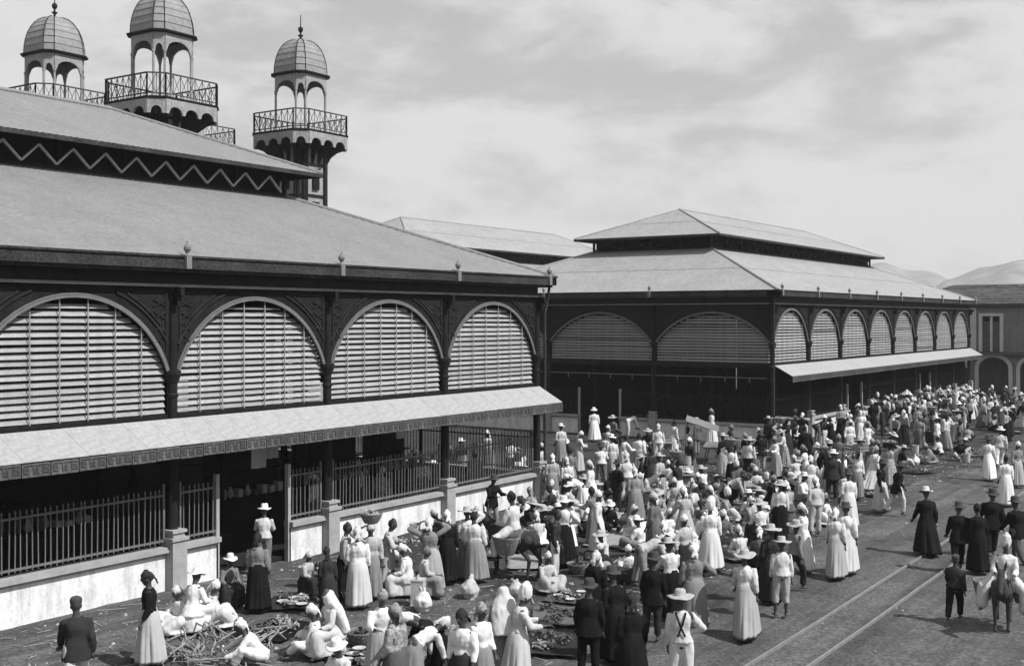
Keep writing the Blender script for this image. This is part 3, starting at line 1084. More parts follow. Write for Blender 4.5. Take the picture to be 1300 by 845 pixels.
def build_tower(x, y, label, cupola=True, drop=-0.48):
    t = empty('minaret_tower', (x, y, 0))
    tag(t, label, 'tower', 'domed towers of the market gate')
    S, C = 1.2, 0.35
    m = MB()
    loft(m, [(S - 0.05, C, 0), (S - 0.05, C, 16.9)])
    sh = m.build('shaft', 'tower_light', t)
    for p, q in edges(S, C):
        m = MB()
        u = (q - p).normalized() * 0.09
        for c in (p + u, q - u):
            m.bar((c.x, c.y, 0), (c.x, c.y, 16.4), 0.16, 0.16)
        m.build('corner_strip', 'dark_iron', sh)
    for z in (3, 6, 9, 11.5, 13.4, 15.2, 16.2):
        m = MB()
        loft(m, [(S + 0.03, C, z), (S + 0.03, C, z + 0.12)])
        m.build('shaft_band', 'dark_iron', sh)
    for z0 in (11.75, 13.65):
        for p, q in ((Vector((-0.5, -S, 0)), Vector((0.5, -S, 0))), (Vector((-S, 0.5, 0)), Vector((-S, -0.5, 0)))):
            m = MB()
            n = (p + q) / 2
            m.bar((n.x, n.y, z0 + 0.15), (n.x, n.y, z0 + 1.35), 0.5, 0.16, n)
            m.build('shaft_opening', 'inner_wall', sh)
    # corbelled balcony on a run of small arches
    BS, BC = 2.22, 0.62
    m = MB()
    for i, (p, q) in enumerate(edges(BS - 0.04, BC)):
        L = (q - p).length
        arch_plate(m, p, q, 17.42, 16.72, 0.10, 3 if L > 2 else 1, 0.16, rise=0.36)
    m.build('balcony_arches', 'tower_light', t, (0, 0, drop))
    for p, q in edges(BS - 0.1, BC):                       # brackets carrying the balcony
        L = (q - p).length
        k = 4 if L > 2 else 1
        for i in range(k):
            c = p + (q - p) * ((i + 0.0) / 3 * 0.94 + 0.03 if k > 1 else 0.5)
            inn = Vector((c.x * 0.52, c.y * 0.52, 0))
            m = MB()
            d = (c - inn).normalized()
            s = Vector((d.y, -d.x, 0)) * 0.05
            pts = [(0, 17.4), (0, 15.6), (0.12, 15.7), (0.35, 16.25), (0.7, 16.6), (1.0, 16.74), (1.0, 17.4)]
            vs = []
            for sg in (1, -1):
                for a, z in pts:
                    pp = inn + (c - inn) * a + s * sg
                    vs.append((pp.x, pp.y, z))
            n = len(pts)
            m.add(vs, [tuple(range(n)), tuple(reversed(range(n, 2 * n)))] + [(j, (j + 1) % n, n + (j + 1) % n, n + j) for j in range(n)])
            m.build('bracket', 'dark_iron', t, (0, 0, drop))
    m = MB()
    loft(m, [(BS, BC, 17.422), (BS + 0.04, BC, 17.47), (BS + 0.04, BC, 17.54), (BS - 0.1, BC, 17.56)])
    fl = m.build('balcony_floor', 'dark_iron', t, (0, 0, drop))
    for p, q in edges(BS - 0.03, BC):                      # balustrade, one per side
        L = (q - p).length
        m = MB()
        up = Vector((0, 0, 1))
        m.bar(p + up * 18.66, q + up * 18.66, 0.10, 0.06)
        m.bar(p + up * 17.68, q + up * 17.68, 0.06, 0.05)
        k = max(1, round(L / 0.48))
        for i in range(k + (1 if True else 0)):
            c = p + (q - p) * (i / k)
            m.bar(c + up * 17.56, c + up * 18.63, 0.06 if i in (0, k) else 0.028, 0.06 if i in (0, k) else 0.028)
        for i in range(k):
            a, b = p + (q - p) * (i / k), p + (q - p) * ((i + 1) / k)
            m.bar(a + up * 17.7, b + up * 18.62, 0.02, 0.025)
            m.bar(a + up * 18.62, b + up * 17.7, 0.015, 0.025)
        m.build('balustrade', 'balcony_iron', t, (0, 0, drop))
    if cupola:
        K, KC = 1.2, 0.38
        for i, (p, q) in enumerate(edges(K, KC)):
            m = MB()
            m.lathe([(0.10, 17.25), (0.10, 17.5), (0.065, 17.56), (0.065, 19.6), (0.09, 19.65), (0.09, 19.75)], (p.x, p.y, 0), 8)
            m.build('cupola_post', 'tower_light', t, (0, 0, -0.18))
            m = MB()
            arch_plate(m, p, q, 20.60, 19.75, 0.10, 1, 0.09, rise=0.52 if (q - p).length > 1 else 0.3)
            m.build('cupola_arch', 'tower_light', t, (0, 0, -0.18))
        m = MB()
        loft(m, [(1.27, 0.40, 20.602), (1.42, 0.44, 20.66), (1.42, 0.44, 20.74), (1.27, 0.40, 20.76)])
        m.build('dome_eave', 'dark_iron', t, (0, 0, -0.18))
        # dome of eight faces in lapped courses
        nC = 8
        def prof(u):
            return 1.26 * math.cos(u * math.pi / 2 * 0.97) ** 0.80
        m = MB()
        for i in range(nC):
            u0, u1 = i / nC, (i + 1) / nC
            z0, z1 = 20.76 + 2.06 * math.sin(u0 * math.pi / 2), 20.76 + 2.06 * math.sin(u1 * math.pi / 2)
            s0, s1 = prof(u0), prof(u1)
            loft(m, [(s0 + 0.028, s0 * 0.31, z0 - 0.02), (s1, s1 * 0.31, z1)], cap=True)
        dm = m.build('dome', 'dome_tin', t, (0, 0, -0.18))
        m = MB()
        for j in range(8):                                 # seams along the eight hips
            pts = []
            for i in range(nC + 1):
                u = i / nC
                s = prof(u) + 0.02
                c = csq(s, s * 0.31)[j]
                pts.append((c[0], c[1], 20.78 + 2.06 * math.sin(u * math.pi / 2)))
            m.tube(pts, [0.022] * len(pts), 6)
        m.build('hip_seam', 'dark_iron', dm)
        m = MB()
        m.lathe([(0.20, 22.76), (0.20, 22.84), (0.07, 22.9), (0.06, 23.0), (0.15, 23.06), (0.15, 23.11), (0.05, 23.16), (0.05, 23.26), (0.13, 23.36), (0.15, 23.45), (0.12, 23.56),
                 (0.03, 23.62), (0.02, 24.3)], n=12)
        m.build('finial', 'dark_iron', t, (0, 0, -0.18))
    return t

build_tower(38.4, 25.5, 'tall domed tower in the middle of the three over the near hall roof')
build_tower(49.2, 26.5, 'domed tower nearest the open sky, its shaft showing beside the near hall roof tip')
build_tower(38.0, 33.9, 'domed tower farthest to the left, balcony half hidden behind roof', drop=-0.12)
build_tower(48.6, 35.4, 'low balcony tower without dome peeping out beside the tall tower', cupola=False)

g = empty('market_gate', (43.7, 30.3, 0))
tag(g, 'gate building joining the domed towers behind the near hall roof', 'gate')
m = MB()
arch_plate(m, (-4.4, -4.2, 0), (4.4, -4.2, 0), 11.4, 4.5, 0.5, 1, 1.6)
arch_plate(m, (4.4, 4.2, 0), (-4.4, 4.2, 0), 11.4, 4.5, 0.5, 1, 1.6)
for x in (-3.9, 3.9):
    for y in (-4.2, 4.2):
        m.box(x - 0.78, y - 0.26, 0, x + 0.78, y + 0.26, 4.498)
m.build('wall', 'tower_light', g)
m = MB()
m.box(-4.6, -4.6, 11.402, 4.6, 4.6, 11.7)
m.build('roof', 'dark_iron', g)

# ------------------------------------------------------------------ arcaded house at the end of the street
def build_house():
    hx = 104.0
    h = empty('arcaded_house', (hx, -4.0, 0))
    tag(h, 'two storey plastered house with round street arcade and tiled roof', 'house')
    # frame: y along the front (local), front face looks to -x
    y0, y1 = -7.2, 11.5
    arches = [(5.6, 8.1), (2.20, 4.70), (-1.15, 1.40), (-4.5, -1.95), (-6.9, -5.3)]
    m = MB()
    xs = sorted(arches)
    prev = y0
    for a, b in xs:
        m.box(0, prev, -0.1, 0.5, a, 3.30)
        # arch head over the opening
        n = 14
        vs, fs = [], []
        for i in range(n + 1):
            y = a + (b - a) * i / n
            u = (y - (a + b) / 2) / ((b - a) / 2)
            z = 2.15 + 0.95 * math.sqrt(max(0, 1 - u * u))
            vs += [(0, y, z), (0, y, 3.30), (0.5, y, z), (0.5, y, 3.30)]
        for i in range(n):
            p, q = 4 * i, 4 * i + 4
            fs += [(p, q, q + 1, p + 1), (p + 2, p + 3, q + 3, q + 2), (p, p + 2, q + 2, q)]
        m.add(vs, fs)
        prev = b
    m.box(0, prev, -0.1, 0.5, y1, 3.30)
    wins = [(6.2, 7.6), (2.95, 4.35), (-0.8, 0.6), (-4.2, -2.8)]
    prev = y0
    for a, b in sorted(wins):
        m.box(0.02, prev, 3.52, 0.5, a, 7.3)
        m.box(0.02, a, 6.55, 0.5, b, 7.3)
        prev = b
    m.box(0.02, prev, 3.52, 0.5, y1, 7.3)
    m.box(0.5, y0, -0.1, 9.0, y0 + 0.4, 7.3)
    m.box(0.5, y1 - 0.4, -0.1, 9.0, y1, 7.3)
    m.box(8.6, y0 + 0.4, -0.1, 9.0, y1 - 0.4, 7.3)
    m.box(3.0, y0 + 0.4, -0.1, 3.2, y1 - 0.4, 3.3)
    w = m.build('wall', 'house_plaster', h)
    for a, b in arches:
        m = MB()
        n = 16
        for i in range(n):
            def pt(k):
                u = -1 + 2 * k / n
                th = math.pi * k / n
                return ((-0.04), (a + b) / 2 - math.cos(th) * ((b - a) / 2 + 0.10), 2.15 + 1.07 * math.sin(th))
            m.bar(pt(i), pt(i + 1), 0.30, 0.10, (-1, 0, 0))
        for y in (a - 0.1, b + 0.1):
            m.box(-0.06, y - 0.15, 0, 0.0, y + 0.15, 2.15)
        m.build('arch_surround', 'house_trim', h)
    for a, b in wins:
        m = MB()
        m.box(-0.05, a - 0.28, 3.55, 0.02, a, 6.8)
        m.box(-0.05, b, 3.55, 0.02, b + 0.28, 6.8)
        m.box(-0.05, a, 6.55, 0.02, b, 6.8)
        ws = m.build('window', 'house_trim', h)
        mid = (a + b) / 2
        for s, e in ((a + 0.02, mid - 0.12), (mid + 0.12, b - 0.02)):
            mm = MB()
            mm.box(0.12, s, 3.55, 0.16, e, 6.1)
            for i in range(10):
                mm.box(0.10, s + 0.06, 3.65 + i * 0.24, 0.119, e - 0.06, 3.80 + i * 0.24)
            mm.build('shutter', 'shutter', ws)
        mm = MB()
        mm.box(0.08, mid - 0.1, 3.55, 0.2, mid + 0.1, 6.5)
        mm.build('mullion', 'house_trim', ws)
    m = MB()
    m.box(-0.5, y0 - 0.3, 3.302, 0.5, y1 + 0.3, 3.42)
    m.box(-0.10, y0 - 0.1, 3.422, 0.5, y1 + 0.1, 3.518)
    m.build('floor_band', 'shutter', h)
    m = MB()
    m.box(-0.06, 4.85, 3.56, 0.02, 5.35, 7.28)
    m.build('corner_pilaster', 'house_trim', h)
    m = MB()
    m.box(-0.25, y0 - 0.25, 7.302, 9.2, y1 + 0.25, 7.42)
    m.box(-0.45, y0 - 0.45, 7.422, 9.4, y1 + 0.45, 7.55)
    m.build('cornice', 'shutter', h)
    # hipped tile roof in courses
    e = 0.55
    rf = None
    X0, X1, Y0, Y1 = -e, 9.5, y0 - e, y1 + e
    ridge_y0, ridge_y1 = Y0 + 4.4, Y1 - 4.4
    mb = MB()
    xm = (X0 + X1) / 2
    zt = 9.35
    mb.add([(X0, Y0, 7.55), (X1, Y0, 7.55), (X1, Y1, 7.55), (X0, Y1, 7.55), (xm, ridge_y0, zt - 0.12), (xm, ridge_y1, zt - 0.12)],
           [(0, 4, 5, 3), (1, 2, 5, 4), (0, 1, 4), (2, 3, 5), (0, 3, 2, 1)])
    rf = mb.build('roof', 'tile', h)
    rr = random.Random(9)
    n = 9
    for i in range(n):                                    # tile courses of the street slope and the market slope
        u0, u1 = i / n, (i + 1) / n
        mb = MB()
        zz = lambda u: 7.57 + (zt - 7.55) * u
        segs = 14
        for k in range(segs):
            def line(u, f):
                ya, yb = Y0 + (ridge_y0 - Y0) * u, Y1 + (ridge_y1 - Y1) * u
                return (X0 + (xm - X0) * u, ya + (yb - ya) * f, zz(u))
            lift = rr.uniform(0.03, 0.07)
            a, b = line(u0, k / segs), line(u0, (k + 1) / segs)
            c, d = line(u1, (k + 1) / segs), line(u1, k / segs)
            mb.add([(a[0], a[1], a[2] + lift), (b[0], b[1], b[2] + lift), (c[0], c[1], c[2] + 0.005), (d[0], d[1], d[2] + 0.005), (a[0], a[1], a[2] - 0.02), (b[0], b[1], b[2] - 0.02)],
                   [(0, 1, 2, 3), (4, 5, 1, 0)])
            def line2(u, f):
                xa, xb = X0 + (xm - X0) * u, X1 + (xm - X1) * u
                return (xa + (xb - xa) * f, Y1 + (ridge_y1 - Y1) * u, zz(u))
            a, b = line2(u0, k / segs), line2(u0, (k + 1) / segs)
            c, d = line2(u1, (k + 1) / segs), line2(u1, k / segs)
            mb.add([(a[0], a[1], a[2] + lift), (b[0], b[1], b[2] + lift), (c[0], c[1], c[2] + 0.005), (d[0], d[1], d[2] + 0.005), (a[0], a[1], a[2] - 0.02), (b[0], b[1], b[2] - 0.02)],
                   [(0, 1, 2, 3), (4, 5, 1, 0)])
        mb.build('tile_course', 'tile', rf, fix=False)
    # house behind, with a gable
    g = empty('gabled_house', (122, -14.5, 0))
    tag(g, 'pale house gable rising behind the arcaded house roof', 'house')
    m = MB()
    vs = [(0, -6, 0), (0, 8, 0), (0, 8, 8.2), (0, 1, 11.6), (0, -6, 8.2), (12, -6, 0), (12, 8, 0), (12, 8, 8.2), (12, 1, 11.6), (12, -6, 8.2)]
    m.add(vs, [(0, 1, 2, 3, 4), (9, 8, 7, 6, 5), (0, 5, 6, 1), (1, 6, 7, 2), (4, 9, 5, 0)])
    m.build('wall', 'house_plaster', g)
    m = MB()
    m.bar((5.9, 8.5, 8.0), (5.9, 1, 11.75), 12.8, 0.16, (0, 0, 1))
    m.bar((5.9, 1, 11.76), (5.9, -6.5, 8.0), 12.8, 0.16, (0, 0, 1))
    m.build('roof', 'tile', g)
    m = MB()
    m.box(-0.06, 0.4, 8.2, 0.0, 1.6, 9.8)
    m.build('window', 'shutter', g)
build_house()

# tree whose crown tops the far hall ridge
def build_tree(x, y, h, label, seed):
    t = empty('leafy_tree', (x, y, 0))
    tag(t, label, 'tree')
    r = random.Random(seed)
    m = MB()
    m.tube([(0, 0, -0.1), (0.1, 0.05, h * 0.3), (0.0, 0.2, h * 0.6), (0.1, 0.1, h * 0.85)], [0.35, 0.27, 0.18, 0.06], 10)
    for k in range(9):
        a = k * 0.7 + r.random()
        z0 = h * r.uniform(0.45, 0.75)
        e = (math.cos(a) * h * 0.16, math.sin(a) * h * 0.16, z0 + h * 0.16)
        m.tube([(0.05, 0.15, z0), (e[0] * .5, e[1] * .5, z0 + h * 0.06), e], [0.12, 0.08, 0.03], 7)
    m.build('trunk', 'bark', t)
    m = MB()
    for c in range(34):
        a, b = r.uniform(0, 6.28), r.uniform(0, 1) ** 0.5
        cx, cy, cz = math.cos(a) * b * h * 0.2, math.sin(a) * b * h * 0.2, h * r.uniform(0.66, 0.98) - b * h * 0.1
        rad = h * r.uniform(0.035, 0.065)
        for i in range(110):
            p = Vector((r.gauss(0, 1), r.gauss(0, 1), r.gauss(0, 0.8)))
            p = p.normalized() * rad * r.uniform(0.4, 1.1) + Vector((cx, cy, cz))
            d = Vector((r.uniform(-1, 1), r.uniform(-1, 1), r.uniform(-.6, .6))).normalized() * 0.16
            e = Vector((r.uniform(-1, 1), r.uniform(-1, 1), r.uniform(-1, 1))).normalized() * 0.09
            m.add([p - d, p + e, p + d, p - e], [(0, 1, 2, 3)])
    m.build('crown', 'leaf', t, fix=False)
build_tree(121.5, 21.5, 15.3, 'dark tree crown peeping over the far hall ridge', 3)

# ------------------------------------------------------------------ people: one body mesh per pose, clothes and hats as children
LOD = 1.0                                                 # coarser skins for the far crowd
TMP = bpy.data.scenes.new('workshop')
def remeshed(mb, name, voxel, mats, wrinkle=0.0, freq=14.0, seed=0.0):
    """fuse overlapping volumes into one continuous skin"""
    me = mb.mesh(name + '_src', (), fix=True)
    o = bpy.data.objects.new(name + '_src', me)
    TMP.collection.objects.link(o)
    md = o.modifiers.new('r', 'REMESH')
    md.mode = 'VOXEL'
    md.voxel_size = max(voxel * LOD, .042 if LOD > 1 else 0)
    md.use_smooth_shade = True
    sm = o.modifiers.new('s', 'SMOOTH')
    sm.factor = 0.5
    sm.iterations = 2
    TMP.view_layers[0].update()
    dg = TMP.view_layers[0].depsgraph
    out = bpy.data.meshes.new_from_object(o.evaluated_get(dg), depsgraph=dg)
    out.name = name
    bpy.data.objects.remove(o)
    bpy.data.meshes.remove(me)
    if wrinkle:
        nn = [v.normal.copy() for v in out.vertices]
        cc = [v.co.copy() for v in out.vertices]
        flat = []
        for c, nv in zip(cc, nn):
            q = Vector((c.x * freq, c.y * freq, c.z * freq * 0.45 + seed))
            flat += list(c + nv * (wrinkle * noise.noise(q) + wrinkle * 0.4 * noise.noise(q * 2.3)))
        out.vertices.foreach_set('co', flat)
    out.materials.clear()
    for m in mats:
        out.materials.append(MATS[m])
    out.polygons.foreach_set('use_smooth', [True] * len(out.polygons))
    return out

def V(*a):
    return Vector(a)

# limb directions: x outward, -y forward, z up
DOWN = (0.03, 0.0, -1)
POSES = {
    'stand':  dict(hz=.90, lean=.03, head=.05, arm=[((.20, .05, -1), (.05, -.25, -1)), ((.18, .0, -1), (.02, -.45, -.9))], leg=[(DOWN, DOWN), ((.08, -.06, -1), (.02, .03, -1))]),
    'hip':    dict(hz=.90, lean=.02, head=.0, arm=[((.75, .25, -.75), (-.8, -.35, -.35)), ((.2, .0, -1), (.05, -.3, -1))], leg=[(DOWN, DOWN), ((.1, -.05, -1), (.0, .05, -1))]),
    'carry':  dict(hz=.90, lean=.0, head=.0, arm=[((.75, -.15, .5), (-.85, .08, .50)), ((.2, .0, -1), (.05, -.35, -.95))], leg=[((.02, -.15, -1), (.0, .1, -1)), ((.04, .16, -1), (.0, .24, -1))]),
    'both':   dict(hz=.90, lean=-.02, head=.0, arm=[((.75, -.15, .45), (-.85, -.05, .5)), ((.75, -.15, .45), (-.85, -.05, .5))], leg=[(DOWN, DOWN), (DOWN, DOWN)]),
    'walk':   dict(hz=.88, lean=.08, head=.02, arm=[((.18, .35, -.95), (.05, -.15, -1)), ((.16, -.4, -.9), (.0, -.65, -.75))], leg=[((.02, -.42, -1), (.0, .02, -1)), ((.04, .36, -1), (.0, .55, -.9))]),
    'reach':  dict(hz=.90, lean=.12, head=.2, arm=[((.2, -.45, -.85), (-.2, -.95, .05)), ((.2, -.5, -.8), (-.15, -.95, .1))], leg=[(DOWN, DOWN), ((.08, -.1, -1), (.02, .08, -1))]),
    'bend':   dict(hz=.86, lean=1.15, head=.85, arm=[((.1, -.35, -.95), (-.05, -.3, -1)), ((.12, -.15, -1), (-.02, -.2, -1))], leg=[((.1, -.08, -1), (.0, .12, -1)), ((.12, .1, -1), (.02, .1, -1))]),
    'sit':    dict(hz=.14, lean=.18, head=.15, arm=[((.2, -.4, -.85), (-.3, -.85, -.1)), ((.22, -.35, -.9), (-.25, -.9, -.2))], leg=[((.45, -.85, .45), (-.35, -.35, -.75)), ((.5, -.8, .35), (-.45, -.4, -.65))]),
    'crouch': dict(hz=.17, lean=.62, head=.35, arm=[((.15, -.75, -.55), (-.1, -.9, -.35)), ((.2, -.6, -.7), (-.2, -.85, -.35))], leg=[((.35, -.75, .62), (-.15, -.3, -.9)), ((.4, -.8, .5), (-.2, -.35, -.8))]),
    'stool':  dict(hz=.44, lean=.14, head=.12, arm=[((.2, -.35, -.9), (-.3, -.85, -.15)), ((.2, -.3, -.92), (-.2, -.9, -.25))], leg=[((.22, -.95, .02), (.0, -.05, -1)), ((.25, -.95, .02), (.02, .08, -1))]),
    'ride':   dict(hz=1.02, lean=.05, head=.05, arm=[((.2, -.35, -.9), (-.25, -.9, -.2)), ((.2, -.3, -.9), (-.2, -.9, -.25))], leg=[((.72, -.5, -.45), (.05, .05, -1)), ((.72, -.5, -.45), (.05, .05, -1))]),
}

def skeleton(p):
    P = POSES[p]
    hip = V(0, 0, P['hz'])
    l = P['lean']
    up = V(0, -math.sin(l), math.cos(l))
    fw = V(0, -math.cos(l), -math.sin(l))
    hl = P['head']
    hu = V(0, -math.sin(hl), math.cos(hl))
    hf = V(0, -math.cos(hl), -math.sin(hl))
    neck = hip + up * .49
    hc = neck + up * .025 + hu * .15 + hf * .025
    S = dict(hip=hip, up=up, fw=fw, hu=hu, hf=hf, neck=neck, head=hc, arms=[], legs=[])
    for k, sg in ((0, -1), (1, 1)):
        sh = hip + up * .418 + V(sg * .163, 0, 0)
        a, b = [V(d[0] * sg, d[1], d[2]).normalized() for d in P['arm'][k]]
        el = sh + a * .285
        wr = el + b * .25
        S['arms'].append((sh, el, wr, b, sg))
        hj = hip + V(sg * .088, 0, -.01)
        a, b = [V(d[0] * sg, d[1], d[2]).normalized() for d in P['leg'][k]]
        kn = hj + a * .425
        an = kn + b * .395
        an.z = max(an.z, .065)
        S['legs'].append((hj, kn, an, sg))
    low = min(x[2].z for x in S['legs'])
    return S

SK = {}
def sk(p):
    if p not in SK:
        SK[p] = skeleton(p)
    return SK[p]

def body_mesh(p):
    S = sk(p)
    m = MB()
    hip, up = S['hip'], S['up']
    m.tube([hip - up * .05, hip + up * .04, hip + up * .17, hip + up * .31, hip + up * .41, hip + up * .475], [(.13, .10), (.158, .112), (.125, .09), (.15, .108), (.150, .088), (.072, .06)], 14, rnd_ends=True)
    m.tube([S['neck'] - up * .03, S['neck'] + S['hu'] * .09], [.055, .05], 10, rnd_ends=True)
    hc, hu, hf = S['head'], S['hu'], S['hf']
    # skull, jaw, brow, nose, lips, ears
    m.tube([hc - hu * .04, hc + hu * .0, hc + hu * .05, hc + hu * .095], [(.068, .086), (.079, .098), (.082, .100), (.055, .067)], 12, rnd_ends=True)
    m.tube([hc + hf * .035 - hu * .095, hc + hf * .03 - hu * .03], [(.036, .036), (.056, .05)], 10, rnd_ends=True)
    m.tube([hc + hf * .082 + hu * .022, hc + hf * .108 - hu * .022], [(.010, .010), (.019, .014)], 8, rnd_ends=True)
    m.tube([hc + hf * .074 + hu * .03 + V(-.045, 0, 0), hc + hf * .084 + hu * .036, hc + hf * .074 + hu * .03 + V(.045, 0, 0)], [.012, .014, .012], 8, side=(0, 0, 1), rnd_ends=True)
    m.tube([hc + hf * .082 - hu * .055 + V(-.02, 0, 0), hc + hf * .082 - hu * .055 + V(.02, 0, 0)], [.012, .012], 8, side=(0, 0, 1), rnd_ends=True)
    for s in (-1, 1):
        m.ball(hc + V(s * .078, 0, 0) - hu * .012 + hf * -.005, (.014, .022, .032), 8, 6)
        m.ball(hc + V(s * .032, 0, 0) + hf * .073 + hu * .008, (.016, .014, .012), 8, 6)
    for sh, el, wr, b, sg in S['arms']:
        m.tube([sh + V(-sg * .03, 0, 0), sh, (sh + el) / 2, el], [.05, .055, .047, .039], 10, rnd_ends=True)
        m.tube([el, el + (wr - el) * .35, wr], [.039, .041, .026], 10, rnd_ends=True)
        # palm, four fingers and thumb, slightly curled
        side = b.cross(V(0, 0, 1))
        if side.length < .3:
            side = V(0, -1, 0)
        side.normalize()
        nrm = side.cross(b).normalized()
        pe = wr + b * .085
        m.tube([wr, wr + b * .04, pe], [(.026, .018), (.040, .017), (.042, .016)], 10, side=side, rnd_ends=True)
        for i, (off, L) in enumerate(((-.034, .062), (-.012, .074), (.012, .070), (.034, .055))):
            r0 = pe + side * off - b * .012
            f1 = r0 + b * L * .55 + side * off * .55 - nrm * .010
            f2 = f1 + b * L * .45 + side * off * .5 - nrm * .026
            m.tube([r0, f1, f2], [.0105, .010, .009], 7, rnd_ends=True)
        t0 = wr + b * .025 + side * -.03
        m.tube([t0, t0 + b * .035 - side * .03 - nrm * .008, t0 + b * .07 - side * .034 - nrm * .018], [.013, .012, .010], 7, rnd_ends=True)
    for hj, kn, an, sg in S['legs']:
        m.tube([hj + V(0, 0, .03), hj + (kn - hj) * .35, kn], [.082, .078, .05], 12, rnd_ends=True)
        m.tube([kn, kn + (an - kn) * .3, an], [.05, .052, .032], 12, rnd_ends=True)
        fdir = V(sg * .12, -1, 0)
        if p in ('sit', 'crouch'):
            fdir = V(sg * .2, -.9, -.1)
        fdir.normalize()
        he = an + V(0, 0, -.03)
        m.tube([he - fdir * .045, he + fdir * .05 + V(0, 0, -.005), he + fdir * .15 + V(0, 0, -.012)], [(.034, .030), (.04, .03), (.042, .018)], 10, rnd_ends=True)
    return remeshed(m, 'body', .0135, ['skin'])

def torso_cloth(m, S, low, grow, flare=0.0):
    hip, up = S['hip'], S['up']
    g = grow
    pts, rad = [], []
    if low < 0:
        pts += [hip + up * low, hip + up * (low * .5)]
        rad += [(.175 + g + flare, .135 + g + flare), (.172 + g + flare * .5, .13 + g + flare * .5)]
    else:
        pts += [hip + up * low]
        rad += [(.155 + g, .11 + g)]
    pts += [hip + up * .17, hip + up * .31, hip + up * .41, hip + up * .455, hip + up * .49]
    rad += [(.122 + g, .092 + g), (.152 + g, .116 + g), (.150 + g, .096 + g), (.100 + g, .074 + g), (.052 + g, .046 + g)]
    m.tube(pts, rad, 18)

def sleeves(m, S, frac, r0, r1):
    for sh, el, wr, b, sg in S['arms']:
        m.tube([sh + V(-sg * .04, 0, 0), sh + V(sg * .006, 0, .004), (sh + el) / 2, el], [r0 * .8, r0 * .92, r0 * .98, r0 * .9], 12, rnd_ends=True)
        if frac > 0:
            m.tube([el - (wr - el) * .05, el + (wr - el) * frac * .5, el + (wr - el) * frac], [r0 * .9, (r0 + r1) / 2, r1], 12)

def blouse_mesh(p):
    S = sk(p)
    m = MB()
    torso_cloth(m, S, .06, .022)
    sleeves(m, S, .72, .068, .046)
    return remeshed(m, 'blouse', .019, ['cloth_white'], .017, 12, 1.0)

def shirt_mesh(p):
    S = sk(p)
    m = MB()
    torso_cloth(m, S, -.02, .024)
    sleeves(m, S, .9, .064, .044)
    return remeshed(m, 'shirt', .019, ['cloth_white'], .017, 11, 5.0)

def jacket_mesh(p):
    S = sk(p)
    m = MB()
    torso_cloth(m, S, -.20 if p not in ('sit', 'crouch', 'ride', 'stool') else -.02, .034, .02)
    sleeves(m, S, .95, .07, .05)
    return remeshed(m, 'jacket', .02, ['cloth_dark'], .016, 10, 9.0)

def trousers_mesh(p, end=.9):
    S = sk(p)
    m = MB()
    hip, up = S['hip'], S['up']
    m.tube([hip - V(0, 0, .07), hip + up * .0, hip + up * .1], [(.15, .12), (.178, .135), (.155, .118)], 16, rnd_ends=False)
    for hj, kn, an, sg in S['legs']:
        m.tube([hj + V(0, 0, .03), hj + (kn - hj) * .4, kn], [.105, .102, .080], 14, rnd_ends=True)
        m.tube([kn - (an - kn) * .03, kn + (an - kn) * .4, kn + (an - kn) * end], [.080, .076, .068], 14)
    return remeshed(m, 'trousers', .02, ['cloth_white'], .016, 10, 3.0)

